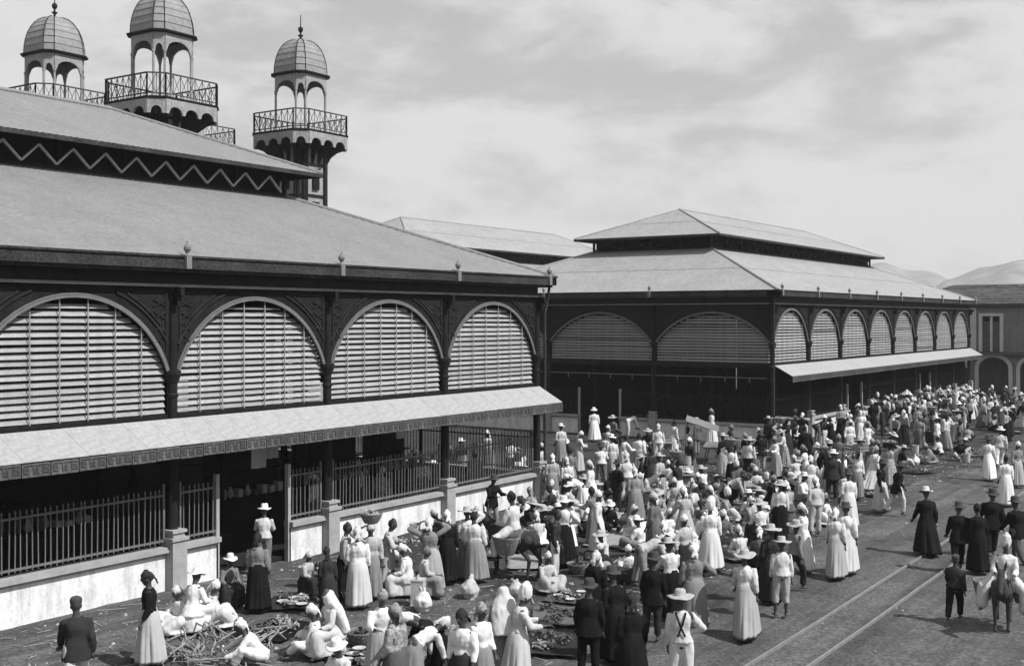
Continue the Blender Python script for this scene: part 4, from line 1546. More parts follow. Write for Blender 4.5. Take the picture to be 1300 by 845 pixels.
def skirt_mesh(p, full=1.0):
    S = sk(p)
    if p in ('sit', 'crouch', 'stool', 'ride'):
        m = MB()
        hip, up = S['hip'], S['up']
        m.tube([hip + up * .12, hip + up * .02, V(hip.x, hip.y, max(.06, hip.z - .12))], [(.155, .12), (.205, .18), (.27, .25)], 16, rnd_ends=False)
        for hj, kn, an, sg in S['legs']:
            m.tube([hj, (hj + kn) / 2, kn], [.13, .13, .115], 12, rnd_ends=True)
            e = kn + (an - kn) * .86
            m.tube([kn, e], [.115, .13], 12, rnd_ends=True)
        a, b = S['legs'][0], S['legs'][1]
        k0, k1 = (a[1] + b[1]) / 2, (a[2] + b[2]) / 2
        mid = (a[0] + b[0]) / 2
        if p != 'ride':
            m.tube([mid, k0, k0 + (k1 - k0) * .8], [(.14, .09), (.20, .08), (.20, .07)], 14, rnd_ends=True)
            if p == 'stool':                               # skirt falling to the ground round a low seat
                m.tube([hip, V(0, hip.y, .25), V(0, hip.y - .02, .03)], [(.2, .18), (.24, .21), (.27, .24)], 18)
                m.tube([mid, V(0, (hip.y + k0.y) / 2, .2), V(0, (hip.y + k0.y) / 2, .04)], [(.16, .12), (.23, .2), (.26, .24)], 18)
                m.tube([k0, V(0, k0.y, .22), V(0, k0.y - .02, .04)], [(.2, .1), (.23, .11), (.27, .14)], 18)
            else:
                m.tube([V(0, hip.y + .1, .05), V(0, k0.y, .05), V(0, k1.y - .03, .04)], [(.30, .045), (.42, .045), (.34, .04)], 18, rnd_ends=True)
        return remeshed(m, 'skirt', .024, ['cloth_white'], .016, 10, 2.0)
    hip, up = S['hip'], S['up']
    wst = hip + up * .13
    n, rows = (104, 15) if LOD == 1 else (26, 7)
    vs, fs = [], []
    L = S['legs']
    mid = (L[0][2] + L[1][2]) / 2
    spread = abs(L[0][2].y - L[1][2].y) / 2
    hem = .055
    rr = random.Random(len(p) + int(full * 10))
    ph = [rr.uniform(0, 6.28) for _ in range(4)]
    for i in range(rows + 1):
        t = i / rows
        if t < .12:
            u = t / .12
            c = wst.lerp(hip + V(0, 0, -.04), u)
            a, b = .150 + .055 * u, .115 + .06 * u
            ax = up.lerp(V(0, 0, 1), u).normalized()
        else:
            u = (t - .12) / .88
            h0 = hip + V(0, 0, -.04)
            c = V(h0.x + (mid.x - h0.x) * u, h0.y + (mid.y * .7 + .03 - h0.y) * u, h0.z + (hem - h0.z) * u)
            a = .200 + .075 * full * u ** .8
            b = .175 + (.085 * full + spread * .75) * u ** .85
            ax = V(0, 0, 1)
        s = V(1, 0, 0)
        f = ax.cross(s).normalized()
        amp = .15 * min(1, max(0, (t - .05) / .6))
        for j in range(n):
            th = 2 * math.pi * j / n
            w = 1 + amp * (.75 * (abs(math.sin(6.5 * th + ph[0] + .5 * math.sin(3 * th) + .4 * t)) ** .6 - .8) + .35 * math.sin(7 * th + ph[1] - t) + .4 * math.sin(3 * th + ph[2]))
            vs.append(c + s * (a * w * math.cos(th)) + f * (b * w * math.sin(th)) + V(0, 0, .012 * math.sin(5 * th + ph[3]) if i == rows else 0))
    for i in range(rows):
        for j in range(n):
            j2 = (j + 1) % n
            fs.append((i * n + j, i * n + j2, (i + 1) * n + j2, (i + 1) * n + j))
    fs.append(tuple(range(n)))
    k = len(vs)                                           # hem turned under
    for j in range(n):
        q = vs[rows * n + j]
        vs.append(V(q.x * .93, q.y * .93 + mid.y * .05, q.z + .06))
    for j in range(n):
        j2 = (j + 1) % n
        fs.append((rows * n + j, rows * n + j2, k + j2, k + j))
    m = MB()
    m.add(vs, fs)
    return m.mesh('skirt', ['cloth_white'], smooth=True)

def apron_mesh(p):
    S = sk(p)
    m = MB()
    n, rows = 10, 8
    vs, fs = [], []
    hip = S['hip']
    for i in range(rows + 1):
        t = i / rows
        for j in range(n + 1):
            th = -1.0 + 2.0 * j / n
            a = .17 + .12 * t
            b = .15 + .14 * t
            w = 1.06 + .03 * math.sin(th * 9 + t)
            vs.append((a * w * math.sin(th), hip.y - b * w * math.cos(th) - .01, hip.z + .1 - .62 * t))
    for i in range(rows):
        for j in range(n):
            q = i * (n + 1) + j
            fs.append((q, q + 1, q + n + 2, q + n + 1))
    m.add(vs, fs)
    return m.mesh('apron', ['cloth_white'], smooth=True, fix=False)

def braces_mesh(p):
    S = sk(p)
    m = MB()
    hip, up, fw = S['hip'], S['up'], S['fw']
    for s in (-1, 1):
        pts = [(-.06, .10, .135), (-.065, .31, .155), (-.07, .43, .13), (-.075, .485, .03), (-.075, .45, -.10), (-.03, .31, -.158), (.06, .10, -.145)]
        P = [hip + V(s * x, 0, 0) + up * u + fw * f for x, u, f in pts]
        for a, b in zip(P, P[1:]):
            m.bar(a, b, .03, .012, fw)
    return m.mesh('braces', ['cloth_black'])

# head coverings, built round the head centre
def hat_mesh(kind):
    m = MB()
    if kind in ('straw', 'whitehat', 'felt'):
        br, ch, cr = {'straw': (.235, .11, .095), 'whitehat': (.185, .12, .092), 'felt': (.155, .125, .092)}[kind]
        n = 28
        prof = [(br, .045), (br * .8, .052), (cr + .012, .055), (cr, .075), (cr * .96, .055 + ch * .75), (cr * .72, .055 + ch), (.01, .055 + ch * .98)]
        und = [(.01, .055 + ch * .6), (cr * .85, .05 + ch * .5), (cr * .95, .045), (br * .8, .040), (br - .004, .036)]
        vs, fs = [], []
        full = prof + und
        for k, (r, z) in enumerate(full):
            for j in range(n):
                th = 2 * math.pi * j / n
                e = (r / br) ** 2
                vs.append((r * math.cos(th) * 1.0, r * math.sin(th) * 1.06, z + e * (.018 * math.sin(2 * th + 1) + .008 * math.sin(5 * th))))
        K = len(full)
        for i in range(K - 1):
            for j in range(n):
                j2 = (j + 1) % n
                fs.append((i * n + j, i * n + j2, (i + 1) * n + j2, (i + 1) * n + j))
        for j in range(n):
            j2 = (j + 1) % n
            fs.append(((K - 1) * n + j, (K - 1) * n + j2, j2, j))
        m.add(vs, fs)
        return m.mesh('hat', ['straw' if kind == 'straw' else 'cloth_white' if kind == 'whitehat' else 'felt'], smooth=True)
    if kind == 'cap':
        m.tube([(0, .0, .03), (0, 0, .085), (0, .005, .125), (0, .01, .14)], [(.088, .102), (.092, .106), (.086, .1), (.05, .06)], 18)
        m.tube([(0, -.07, .045), (0, -.115, .035), (0, -.15, .025)], [(.075, .012), (.07, .010), (.05, .006)], 12)
        return remeshed(m, 'cap', .012, ['felt'])
    if kind == 'wrap':                                    # kerchief knotted at the nape
        m.tube([(0, .015, .0), (0, .012, .045), (0, .012, .095), (0, .02, .13)], [(.084, .104), (.092, .112), (.08, .095), (.045, .05)], 16, rnd_ends=True)
        m.ball((0, .115, .0), (.035, .03, .028))
        m.tube([(-.01, .12, -.01), (-.03, .15, -.08), (-.035, .15, -.16)], [(.03, .012), (.04, .01), (.03, .008)], 8)
        m.tube([(.01, .12, -.01), (.04, .145, -.07), (.05, .14, -.13)], [(.03, .012), (.035, .01), (.028, .008)], 8)
        return remeshed(m, 'headscarf', .012, ['cloth_white'], .007, 22)
    if kind == 'tall':                                    # high wound turban
        m.tube([(0, .01, .0), (0, .01, .06), (0, .015, .13), (0, .02, .2), (0, .02, .225)], [(.088, .106), (.1, .116), (.098, .108), (.085, .09), (.05, .05)], 16, rnd_ends=True)
        return remeshed(m, 'headscarf', .013, ['cloth_white'], .010, 20)
    if kind == 'veil':                                    # cloth over head, shoulders and back
        m.tube([(0, .01, .09), (0, .015, .05), (0, .03, -.05), (0, .06, -.16), (0, .09, -.3), (0, .12, -.52), (0, .13, -.72)], [(.06, .07), (.10, .115), (.12, .12), (.2, .12), (.24, .13), (.25, .12), (.26, .12)], 20)
        return remeshed(m, 'shawl', .018, ['cloth_white'], .014, 12)
    if kind == 'hair':
        m.tube([(0, .02, -.01), (0, .014, .045), (0, .012, .09), (0, .016, .115)], [(.080, .097), (.084, .102), (.068, .082), (.04, .05)], 14, rnd_ends=True)
        return remeshed(m, 'hair', .013, ['hair'], .006, 40)

COVER_NAME = {'straw': 'hat', 'whitehat': 'hat', 'felt': 'hat', 'cap': 'cap', 'wrap': 'headscarf', 'tall': 'headscarf', 'veil': 'shawl', 'hair': 'hair'}
CLOTH = {'w': 'cloth_white', 'c': 'cloth_cream', 'g': 'cloth_grey', 'm': 'cloth_mid', 'd': 'cloth_dark', 'b': 'cloth_black', 'p': 'cloth_print'}

def head_matrix(p, tilt=0.0):
    S = sk(p)
    hl = POSES[p]['head'] + tilt
    return Matrix.Translation(S['head']) @ Matrix.Rotation(hl, 4, 'X')

PR = random.Random(12)
def add_person(x, y, heading, scale, pose, top, low, cover, label, z=0.0, group=None):
    """top: garment + tone, e.g. 'blouse:w'; low: 'skirt:g'; cover: 'straw:'"""
    body = place('person', shared(('body', pose), lambda: body_mesh(pose)))
    q = PR
    body.matrix_local = TR(x, y, z, R(heading)) @ Matrix.Rotation(q.gauss(0, .025), 4, 'X') @ Matrix.Rotation(q.gauss(0, .025), 4, 'Y') @ Matrix.Diagonal((scale * q.uniform(.93, 1.13), scale * q.uniform(.93, 1.12), scale, 1))
    tag(body, label, 'person', group or 'people of the market crowd')
    for spec in (top, low):
        if not spec:
            continue
        kind, tone = spec.split(':')
        maker = {'blouse': blouse_mesh, 'shirt': shirt_mesh, 'jacket': jacket_mesh, 'trousers': trousers_mesh,
                 'rolled': lambda p: trousers_mesh(p, .45), 'skirt': skirt_mesh, 'full': lambda p: skirt_mesh(p, 1.6), 'apron': apron_mesh, 'braces': braces_mesh}
        for kk in kind.split('+'):
            me = shared((kk, pose), lambda: maker[kk](pose))
            nm = {'rolled': 'trousers', 'full': 'skirt'}.get(kk, kk)
            tn = {'apron': 'w', 'braces': 'b'}.get(kk, tone)
            place(nm, me, body, None, [CLOTH[tn]])
    kind, tone = (cover + ':').split(':')[:2]
    me = shared(('cover', kind), lambda: hat_mesh(kind))
    place(COVER_NAME[kind], me, body, head_matrix(pose, PR.gauss(0, .12)), [CLOTH[tone]] if tone else None)
    return body

# x, y, heading, scale, pose, upper garment, lower garment, head covering, label, height of footing, group, load
PEOPLE = [
    (11.77, -5.24, 149, 1.020, 'walk', 'jacket:d', 'trousers:w', 'cap', 'person in a dark cap and long ragged dark jacket, walking by the near white wall', 0.00, 'people of the market crowd', None),
    (13.79, -4.55, 229, 1.000, 'stand', 'blouse:b', 'skirt:c', 'wrap:d', 'person in black blouse and pale skirt, dark headscarf, before the near white wall', 0.00, 'people of the market crowd', None),
    (14.21, -3.95, 324, 0.820, 'sit', 'blouse:w', 'skirt:w', 'wrap:c', 'small person in white seated at the feet of the black-bloused woman', 0.00, 'people of the market crowd', None),
    (15.70, -3.45, 94, 1.000, 'stool', 'blouse:w', 'skirt:w', 'whitehat', 'person in white with white hat seated against the short wall by the doorway', 0.00, 'people of the market crowd', None),
    (16.20, -3.39, 44, 1.000, 'sit', 'blouse:w', 'full:w', 'wrap:w', 'person all in white seated on the ground beside the sticks', 0.00, 'people of the market crowd', None),
    (15.79, -3.06, 274, 0.950, 'sit', 'blouse:w', 'skirt:w', 'wrap:w', 'person in white seated, head bowed, closest behind the black-bloused woman', 0.00, 'people of the market crowd', None),
    (17.68, -2.30, 334, 0.900, 'stool', 'blouse:g', 'skirt:d', 'whitehat', 'person under a broad white hat seated in the doorway shade', 0.00, 'people of the market crowd', None),
    (20.25, -0.75, 134, 1.000, 'reach', 'shirt:w', 'trousers:g', 'whitehat', 'person in white hat and white shirt standing in the near hall doorway', 0.00, 'people of the market crowd', None),
    (17.68, -3.27, 119, 0.980, 'stand', 'blouse:g', 'skirt:b', 'wrap:d', 'person in grey blouse and black skirt standing below the doorway', 0.00, 'people of the market crowd', None),
    (14.92, -6.27, 229, 1.000, 'crouch', 'shirt:w', 'trousers:w', 'wrap:w', 'person in white leaning forward from the ground toward a small white bundle', 0.00, 'people of the market crowd', None),
    (15.97, -6.69, 219, 1.020, 'sit', 'shirt:w', 'trousers:w', 'wrap:w', 'person in white cap sitting cross-legged beside the veiled figure', 0.00, 'people of the market crowd', None),
    (16.16, -6.89, 244, 1.000, 'stool', 'blouse:w', 'skirt:w', 'veil:w', 'person draped from head to hips in a white veil', 0.00, 'people of the market crowd', None),
    (14.62, -8.54, 274, 1.000, 'sit', 'blouse:w', 'full:w', 'whitehat', 'person in wide white hat seated below the veiled figure', 0.00, 'people of the market crowd', None),
    (19.32, -3.07, 4, 0.800, 'stool', 'blouse:c', 'skirt:d', 'wrap:w', 'small person seated behind two white tubs by the short wall', 0.00, 'people of the market crowd', None),
    (18.22, -4.84, 144, 0.850, 'stand', 'blouse:d', 'skirt:d', 'wrap:d', 'person in dark clothes standing between the tubs and the column pedestal', 0.00, 'people of the market crowd', None),
    (19.52, -4.05, 39, 1.000, 'stand', 'shirt:c', 'skirt:b', 'hair', 'bareheaded person in pale shirt and black skirt beside the long white dress', 0.00, 'people of the market crowd', None),
    (19.18, -4.80, 134, 1.020, 'stand', 'blouse:w', 'skirt:w', 'wrap:w', 'person in a long plain white dress standing at the low wall', 0.00, 'people of the market crowd', None),
    (19.92, -4.53, 314, 1.000, 'carry', 'blouse:c', 'skirt:g', 'wrap:c', 'person in cream carrying a basket on the head before the low wall', 0.00, 'people of the market crowd', ('basket', 'round basket borne on a head among traders near mats, leftmost')),
    (20.54, -4.46, 29, 1.000, 'reach', 'blouse:c', 'skirt:c', 'hair', 'dark-haired person in pale dress holding out a tray before the low wall', 0.00, 'people of the market crowd', ('tray', 'flat tray borne on a head on ground before passage, leftmost')),
    (21.10, -5.34, 129, 1.000, 'both', 'blouse:g', 'skirt:c', 'wrap:w', 'person in pale pleated skirt, both arms raised to the head, below the third arch', 0.00, 'people of the market crowd', None),
    (22.12, -5.02, 144, 1.000, 'stand', 'blouse:b', 'skirt:b', 'wrap:w', 'person in long black dress and white headscarf below the third arch', 0.00, 'people of the market crowd', None),
    (22.83, -5.09, 134, 1.000, 'carry', 'blouse:w', 'skirt:g', 'straw', 'person in straw hat with one arm up and grey skirt before the wall pedestal', 0.00, 'people of the market crowd', None),
    (22.60, -5.56, 114, 0.980, 'stand', 'blouse:w', 'skirt:g', 'hair', 'bareheaded person in white blouse and grey skirt beside the straw-hatted one', 0.00, 'people of the market crowd', None),
    (20.58, -5.12, 214, 0.950, 'stool', 'blouse:w', 'skirt:w', 'wrap:w', 'person in white sitting behind the tall white tin', 0.00, 'people of the market crowd', None),
    (20.71, -5.40, 34, 0.900, 'stool', 'blouse:c', 'skirt:g', 'wrap:g', 'person in cream sitting low between the tray bearer and the pleated skirt', 0.00, 'people of the market crowd', None),
    (21.04, -4.38, 144, 0.900, 'sit', 'blouse:p', 'skirt:g', 'wrap:w', 'person in printed blouse sitting behind the tray bearer', 0.00, 'people of the market crowd', None),
    (15.05, -8.98, 324, 1.000, 'reach', 'blouse:w', 'skirt:c', 'wrap:p', 'person in white blouse and patterned headscarf standing near the picture bottom edge', 0.00, 'people of the market crowd', None),
    (14.41, -9.84, 184, 1.000, 'stand', 'blouse:p', 'skirt:m', 'wrap:g', 'person in patterned blouse and grey headscarf at the bottom edge', 0.00, 'people of the market crowd', None),
    (15.23, -9.54, 64, 0.950, 'bend', 'blouse:w', 'skirt:g', 'wrap:w', 'person in white blouse stooping at the bottom edge beside the bundle', 0.00, 'people of the market crowd', None),
    (15.89, -9.65, 234, 1.000, 'bend', 'blouse:b', 'skirt:b', 'wrap:w', 'person in black with white headscarf stooping over goods at the bottom edge', 0.00, 'people of the market crowd', None),
    (16.33, -9.10, 4, 0.950, 'sit', 'blouse:d', 'skirt:d', 'wrap:w', 'person in dark dress sitting below the stooping black figure', 0.00, 'people of the market crowd', None),
    (14.91, -10.88, 274, 0.980, 'stand', 'blouse:w', 'skirt:d', 'wrap:d', 'person in white blouse and dark skirt left of the veiled grey dress', 0.00, 'people of the market crowd', None),
    (15.42, -10.87, 349, 0.970, 'stand', 'blouse:w', 'skirt:g', 'wrap:p', 'person in white with printed headscarf close beside the veiled grey dress', 0.00, 'people of the market crowd', None),
    (16.56, -10.48, 139, 1.000, 'stand', 'blouse:g', 'skirt:g', 'veil:w', 'person in grey dress with long white veil down the back, at the bottom edge', 0.00, 'people of the market crowd', None),
    (16.43, -10.88, 44, 1.000, 'reach', 'blouse:w', 'skirt:w', 'tall:w', 'person in white dress and round white turban facing the goods, at the bottom edge', 0.00, 'people of the market crowd', None),
    (22.80, -7.37, 334, 0.950, 'sit', 'blouse:c', 'full:c', 'wrap:w', 'person in pale spreading skirt seated on the ground before the grey mat', 0.00, 'people of the market crowd', None),
    (25.34, -6.32, 114, 1.020, 'hip', 'blouse:w', 'full:b', 'whitehat', 'person in white hat and blouse over a huge black skirt', 0.00, 'people of the market crowd', None),
    (23.76, -7.02, 24, 1.000, 'stand', 'shirt:d', 'trousers:w', 'hair', 'bareheaded person in dark shirt and white trousers beside the huge black skirt', 0.00, 'people of the market crowd', None),
    (25.94, -7.14, 264, 0.950, 'sit', 'blouse:w', 'skirt:d', 'straw', 'person in straw hat and white blouse seated at the end of the long mat', 0.00, 'people of the market crowd', None),
    (20.24, -10.23, 94, 0.950, 'stand', 'blouse:b', 'full:b', 'wrap:w', 'person in black with white headscarf, leftmost of the dark cluster in mid street', 0.00, 'people of the market crowd', None),
    (18.81, -11.47, 154, 1.000, 'stand', 'blouse:b', 'skirt:b', 'felt', 'person in black with dark hat amid the dark cluster', 0.00, 'people of the market crowd', None),
    (17.71, -11.54, 114, 0.980, 'stand', 'jacket:b', 'trousers:b', 'felt', 'person in black jacket and trousers in front of the dark cluster', 0.00, 'people of the market crowd', None),
    (17.19, -12.69, 139, 1.000, 'stand', 'blouse:b', 'skirt:b', 'wrap:d', 'person in long dark dress nearest the straw-hatted man with braces', 0.00, 'people of the market crowd', None),
    (20.36, -11.42, 109, 1.000, 'stand', 'jacket:b', 'trousers:d', 'felt', 'person in black jacket behind the straw-hatted man with braces', 0.00, 'people of the market crowd', None),
    (17.58, -13.44, 116, 1.040, 'hip', 'shirt+braces:w', 'trousers:w', 'straw', 'person in big straw hat, white shirt and crossed dark braces, back turned, at bottom edge', 0.00, 'people of the market crowd', None),
    (21.79, -12.80, 109, 1.000, 'walk', 'blouse:w', 'skirt:c', 'straw', 'person in straw hat and long pale skirt walking alone beside the rails', 0.00, 'people of the market crowd', None),
    (23.52, -12.85, 122, 0.980, 'stand', 'shirt:w', 'rolled:c', 'straw', 'barefoot person in huge straw hat and rolled trousers, back turned', 0.00, 'people of the market crowd', None),
    (26.94, -9.67, 119, 1.000, 'stand', 'blouse:w', 'full:w', 'tall:w', 'person in full white dress and high white turban, back turned', 0.00, 'people of the market crowd', None),
    (22.13, -10.96, 144, 0.980, 'reach', 'blouse:w', 'skirt:b', 'straw', 'person in straw hat and white blouse over black skirt beside the grey dress', 0.00, 'people of the market crowd', None),
    (21.70, -11.69, 129, 1.000, 'hip', 'blouse:g', 'skirt:g', 'wrap:w', 'person in plain grey dress with hand on hip, back turned', 0.00, 'people of the market crowd', None),
    (24.26, -9.08, 44, 1.000, 'bend', 'shirt:c', 'trousers:g', 'whitehat', 'person in pale shirt bending down beside the dark cluster', 0.00, 'people of the market crowd', None),
    (24.93, -8.40, 304, 0.900, 'sit', 'blouse:w', 'skirt:d', 'wrap:w', 'person in white blouse seated below the bending man', 0.00, 'people of the market crowd', None),
    (28.09, -11.69, 194, 1.000, 'stand', 'blouse:w', 'skirt:w', 'wrap:w', 'person in slim white dress standing right of the huge straw hat', 0.00, 'people of the market crowd', None),
    (27.95, -12.56, 104, 0.980, 'walk', 'blouse:w', 'skirt:c', 'wrap:w', 'person in cream skirt walking beside a dark-hatted white figure by the rails', 0.00, 'people of the market crowd', None),
    (28.66, -12.58, 104, 1.000, 'walk', 'blouse:w', 'skirt:w', 'felt', 'person in white with dark hat walking by the rails, one of a pair', 0.00, 'people of the market crowd', None),
    (34.79, -10.62, 134, 1.000, 'stand', 'blouse:w', 'full:w', 'felt', 'person in broad white skirt and dark hat above the pair by the rails', 0.00, 'people of the market crowd', None),
    (32.91, -10.26, 144, 1.000, 'stand', 'shirt:c', 'trousers:c', 'wrap:w', 'tall person all in cream with white headscarf, mid street', 0.00, 'people of the market crowd', None),
    (39.50, -8.52, 124, 1.030, 'stand', 'jacket:d', 'trousers:d', 'whitehat', 'person in long dark coat and white hat behind the broad white skirt', 0.00, 'people of the market crowd', None),
    (37.79, -11.21, 39, 1.000, 'walk', 'jacket:b', 'trousers:w', 'felt', 'person in black jacket and white trousers striding toward the rails', 0.00, 'people of the market crowd', None),
    (38.16, -10.62, 4, 1.000, 'stand', 'blouse:b', 'skirt:w', 'felt', 'person in black blouse and white skirt behind the striding man', 0.00, 'people of the market crowd', None),
    (41.83, -13.72, 114, 1.000, 'stand', 'blouse:w', 'full:w', 'hair', 'bareheaded person in full white dress standing on the roadway at right edge', 0.00, 'people of the market crowd', None),
    (48.27, -11.85, 109, 1.000, 'walk', 'blouse:w', 'skirt:w', 'felt', 'person in white dress and dark hat farther up the roadway', 0.00, 'people of the market crowd', None),
    (52.36, -11.37, 109, 1.020, 'walk', 'shirt:w', 'trousers:w', 'whitehat', 'person in white suit and white hat just beyond the roadway women', 0.00, 'people of the market crowd', None),
    (46.72, -13.15, 324, 1.000, 'stand', 'blouse:g', 'skirt:c', 'wrap:w', 'person in grey blouse near the right edge beyond the roadway women', 0.00, 'people of the market crowd', None),
    (30.35, -14.84, 114, 1.000, 'walk', 'jacket:b', 'trousers:b', 'felt', 'slim person all in black walking on the rails', 0.00, 'people of the market crowd', None),
    (32.62, -15.14, 114, 1.050, 'walk', 'jacket:b', 'trousers:b', 'felt', 'tall person in black coat and hat beside the rails', 0.00, 'people of the market crowd', None),
    (30.41, -15.32, 134, 1.000, 'stand', 'jacket:b', 'skirt:b', 'hair', 'bareheaded person in black skirt beside the tall black coat', 0.00, 'people of the market crowd', None),
    (31.79, -15.96, 144, 1.030, 'walk', 'jacket:b', 'trousers:m', 'felt', 'person in black coat cut by the right edge', 0.00, 'people of the market crowd', None),
    (32.07, -13.61, 129, 1.040, 'walk', 'jacket:b', 'full:b', 'whitehat', 'person in white hat and heavy dark skirt crossing the rails', 0.00, 'people of the market crowd', None),
    (25.26, -15.97, 94, 0.820, 'walk', 'shirt:d', 'trousers:b', 'cap', 'slight person in dark clothes walking between the rails and the donkey', 0.00, 'people of the market crowd', None),
    (23.56, -5.96, 179, 1.140, 'ride', 'shirt:w', 'trousers:w', 'hair', 'bareheaded rider in white astride a dark donkey below the near hall wall', 0.00, 'people of the market crowd', ('donkey', None)),
    (25.33, -16.90, 279, 1.000, 'ride', 'blouse:w', 'skirt:w', 'tall:w', 'rider in white with white turban on a donkey at the right edge', 0.00, 'people of the market crowd', ('donkey', None)),
    (51.96, 8.21, 124, 1.000, 'stand', 'blouse:w', 'full:w', 'whitehat', 'person in full white dress and white hat standing clear in the passage', 0.00, 'people of the market crowd', None),
    (54.51, 7.65, 34, 1.000, 'bend', 'shirt:w', 'trousers:w', 'hair', 'person in white bending beside the far hall end wall', 0.00, 'people of the market crowd', None),
    (45.28, 1.13, 124, 1.020, 'stand', 'shirt:w', 'trousers:w', 'wrap:w', 'person in white shirt and trousers at the far hall end column', 0.00, 'people of the market crowd', None),
    (47.78, 1.64, 64, 1.000, 'stand', 'blouse:w', 'skirt:w', 'wrap:d', 'person in white dress and dark headscarf beside the far hall end column', 0.00, 'people of the market crowd', None),
    (44.25, -2.66, 144, 1.020, 'stand', 'jacket:b', 'trousers:b', 'hair', 'person in black standing before the far hall end wall', 0.00, 'people of the market crowd', None),
    (42.51, -4.18, 94, 1.000, 'stand', 'shirt:w', 'trousers:d', 'straw', 'person in straw hat and white shirt beside the black figure at the end wall', 0.00, 'people of the market crowd', None),
    (47.86, -4.58, 124, 1.050, 'stand', 'jacket:b', 'trousers:b', 'hair', 'person in black against the white wall by the far hall corner', 0.00, 'people of the market crowd', None),
    (49.30, -2.83, 324, 1.000, 'carry', 'blouse:c', 'skirt:m', 'wrap:w', 'person at the far hall corner column carrying a basket on the head', 0.00, 'people of the market crowd', ('basket', 'round basket borne on a head on ground before passage, second from left')),
    (43.23, 4.90, 144, 1.000, 'stand', 'blouse:w', 'skirt:g', 'whitehat', 'standing person in white blouse, grey skirt, white hat, at the passage mouth', 0.00, 'people of the market crowd', None),
    (40.91, 2.55, 34, 1.000, 'reach', 'blouse:w', 'skirt:c', 'wrap:w', 'reaching person in white blouse, cream skirt, white headscarf, at the passage mouth', 0.00, 'people of the market crowd', None),
    (36.48, 1.51, 4, 0.980, 'stand', 'blouse:w', 'skirt:d', 'wrap:w', 'standing person in white blouse, dark skirt, white headscarf, at the passage mouth', 0.00, 'people of the market crowd', None),
    (33.77, -0.62, 144, 0.972, 'stand', 'blouse:c', 'skirt:g', 'wrap:w', "standing person in cream blouse, grey skirt, white headscarf, near hall's last arch", 0.00, 'people of the market crowd', None),
    (35.58, -0.25, 129, 1.000, 'stand', 'blouse:g', 'skirt:g', 'hair', 'standing person in grey dress, bare head, on ground before passage', 0.00, 'people of the market crowd', None),
    (32.68, -2.89, 194, 1.000, 'stand', 'blouse:w', 'skirt:w', 'wrap:w', "standing person in white dress, white headscarf, near hall's last arch", 0.00, 'people of the market crowd', None),
    (32.22, -2.83, 194, 1.000, 'bend', 'blouse:w', 'full:w', 'wrap:w', "stooping person in white dress, white headscarf, near hall's last arch", 0.00, 'people of the market crowd', None),
    (39.94, 0.45, 134, 1.020, 'stand', 'blouse:w', 'skirt:c', 'whitehat', 'standing person in white blouse, cream skirt, white hat, at the passage mouth', 0.00, 'people of the market crowd', None),
    (40.72, 0.31, 64, 1.000, 'reach', 'blouse:w', 'skirt:w', 'hair', 'reaching person in white dress, bare head, at the passage mouth', 0.00, 'people of the market crowd', None),
    (41.59, 0.10, 94, 1.000, 'stand', 'blouse:w', 'skirt:g', 'hair', 'standing person in white blouse, grey skirt, bare head, at the passage mouth', 0.00, 'people of the market crowd', None),
    (34.90, -2.96, 124, 1.030, 'stand', 'shirt:w', 'trousers:w', 'wrap:w', 'standing person in white suit, white headscarf, on ground before passage', 0.00, 'people of the market crowd', None),
    (34.41, -4.00, 24, 1.000, 'bend', 'shirt:w', 'trousers:w', 'wrap:w', 'stooping person in white suit, white headscarf, on ground before passage', 0.00, 'people of the market crowd', None),
    (37.52, -2.50, 154, 1.000, 'stand', 'blouse:d', 'skirt:d', 'wrap:d', 'standing person in dark dress, dark headscarf, on ground before passage', 0.00, 'people of the market crowd', None),
    (40.06, -1.87, 314, 0.970, 'sit', 'blouse:w', 'skirt:w', 'wrap:w', 'ground-seated person in white dress, white headscarf, on ground before passage, second from left', 0.00, 'people of the market crowd', None),
    (36.72, -3.44, 144, 0.970, 'sit', 'blouse:w', 'skirt:c', 'wrap:w', 'ground-seated person in white blouse, cream skirt, white headscarf, on ground before passage, second from left', 0.00, 'people of the market crowd', None),
    (38.15, -3.64, 324, 0.970, 'sit', 'blouse:c', 'skirt:g', 'whitehat', 'ground-seated person in cream blouse, grey skirt, white hat, on ground before passage', 0.00, 'people of the market crowd', None),
    (33.00, -6.27, 4, 0.970, 'stool', 'blouse:w', 'skirt:w', 'wrap:w', 'low-seated person in white dress, white headscarf, among traders near mats, leftmost', 0.00, 'people of the market crowd', None),
    (37.41, -4.45, 274, 0.970, 'sit', 'blouse:d', 'skirt:d', 'wrap:w', 'ground-seated person in dark dress, white headscarf, on ground before passage', 0.00, 'people of the market crowd', None),
    (30.16, -8.23, 134, 0.970, 'stool', 'blouse:w', 'skirt:w', 'tall:w', 'low-seated person in white dress, white turban, among traders near mats', 0.00, 'people of the market crowd', None),
    (35.12, -6.66, 4, 1.030, 'bend', 'shirt:c', 'trousers:b', 'felt', 'stooping person in cream shirt, black trousers, dark hat, among traders near mats', 0.00, 'people of the market crowd', None),
    (39.96, -5.49, 304, 1.000, 'sit', 'blouse:w', 'skirt:d', 'wrap:w', 'ground-seated person in white blouse, dark skirt, white headscarf, among traders near mats', 0.00, 'people of the market crowd', None),
    (34.20, -7.78, 144, 1.000, 'sit', 'blouse:w', 'skirt:m', 'whitehat', 'ground-seated person in white blouse, drab skirt, white hat, among traders near mats', 0.00, 'people of the market crowd', None),
    (30.74, -9.49, 134, 1.000, 'stool', 'blouse:w', 'skirt:d', 'straw', 'low-seated person in white blouse, dark skirt, straw hat, among traders near mats', 0.00, 'people of the market crowd', None),
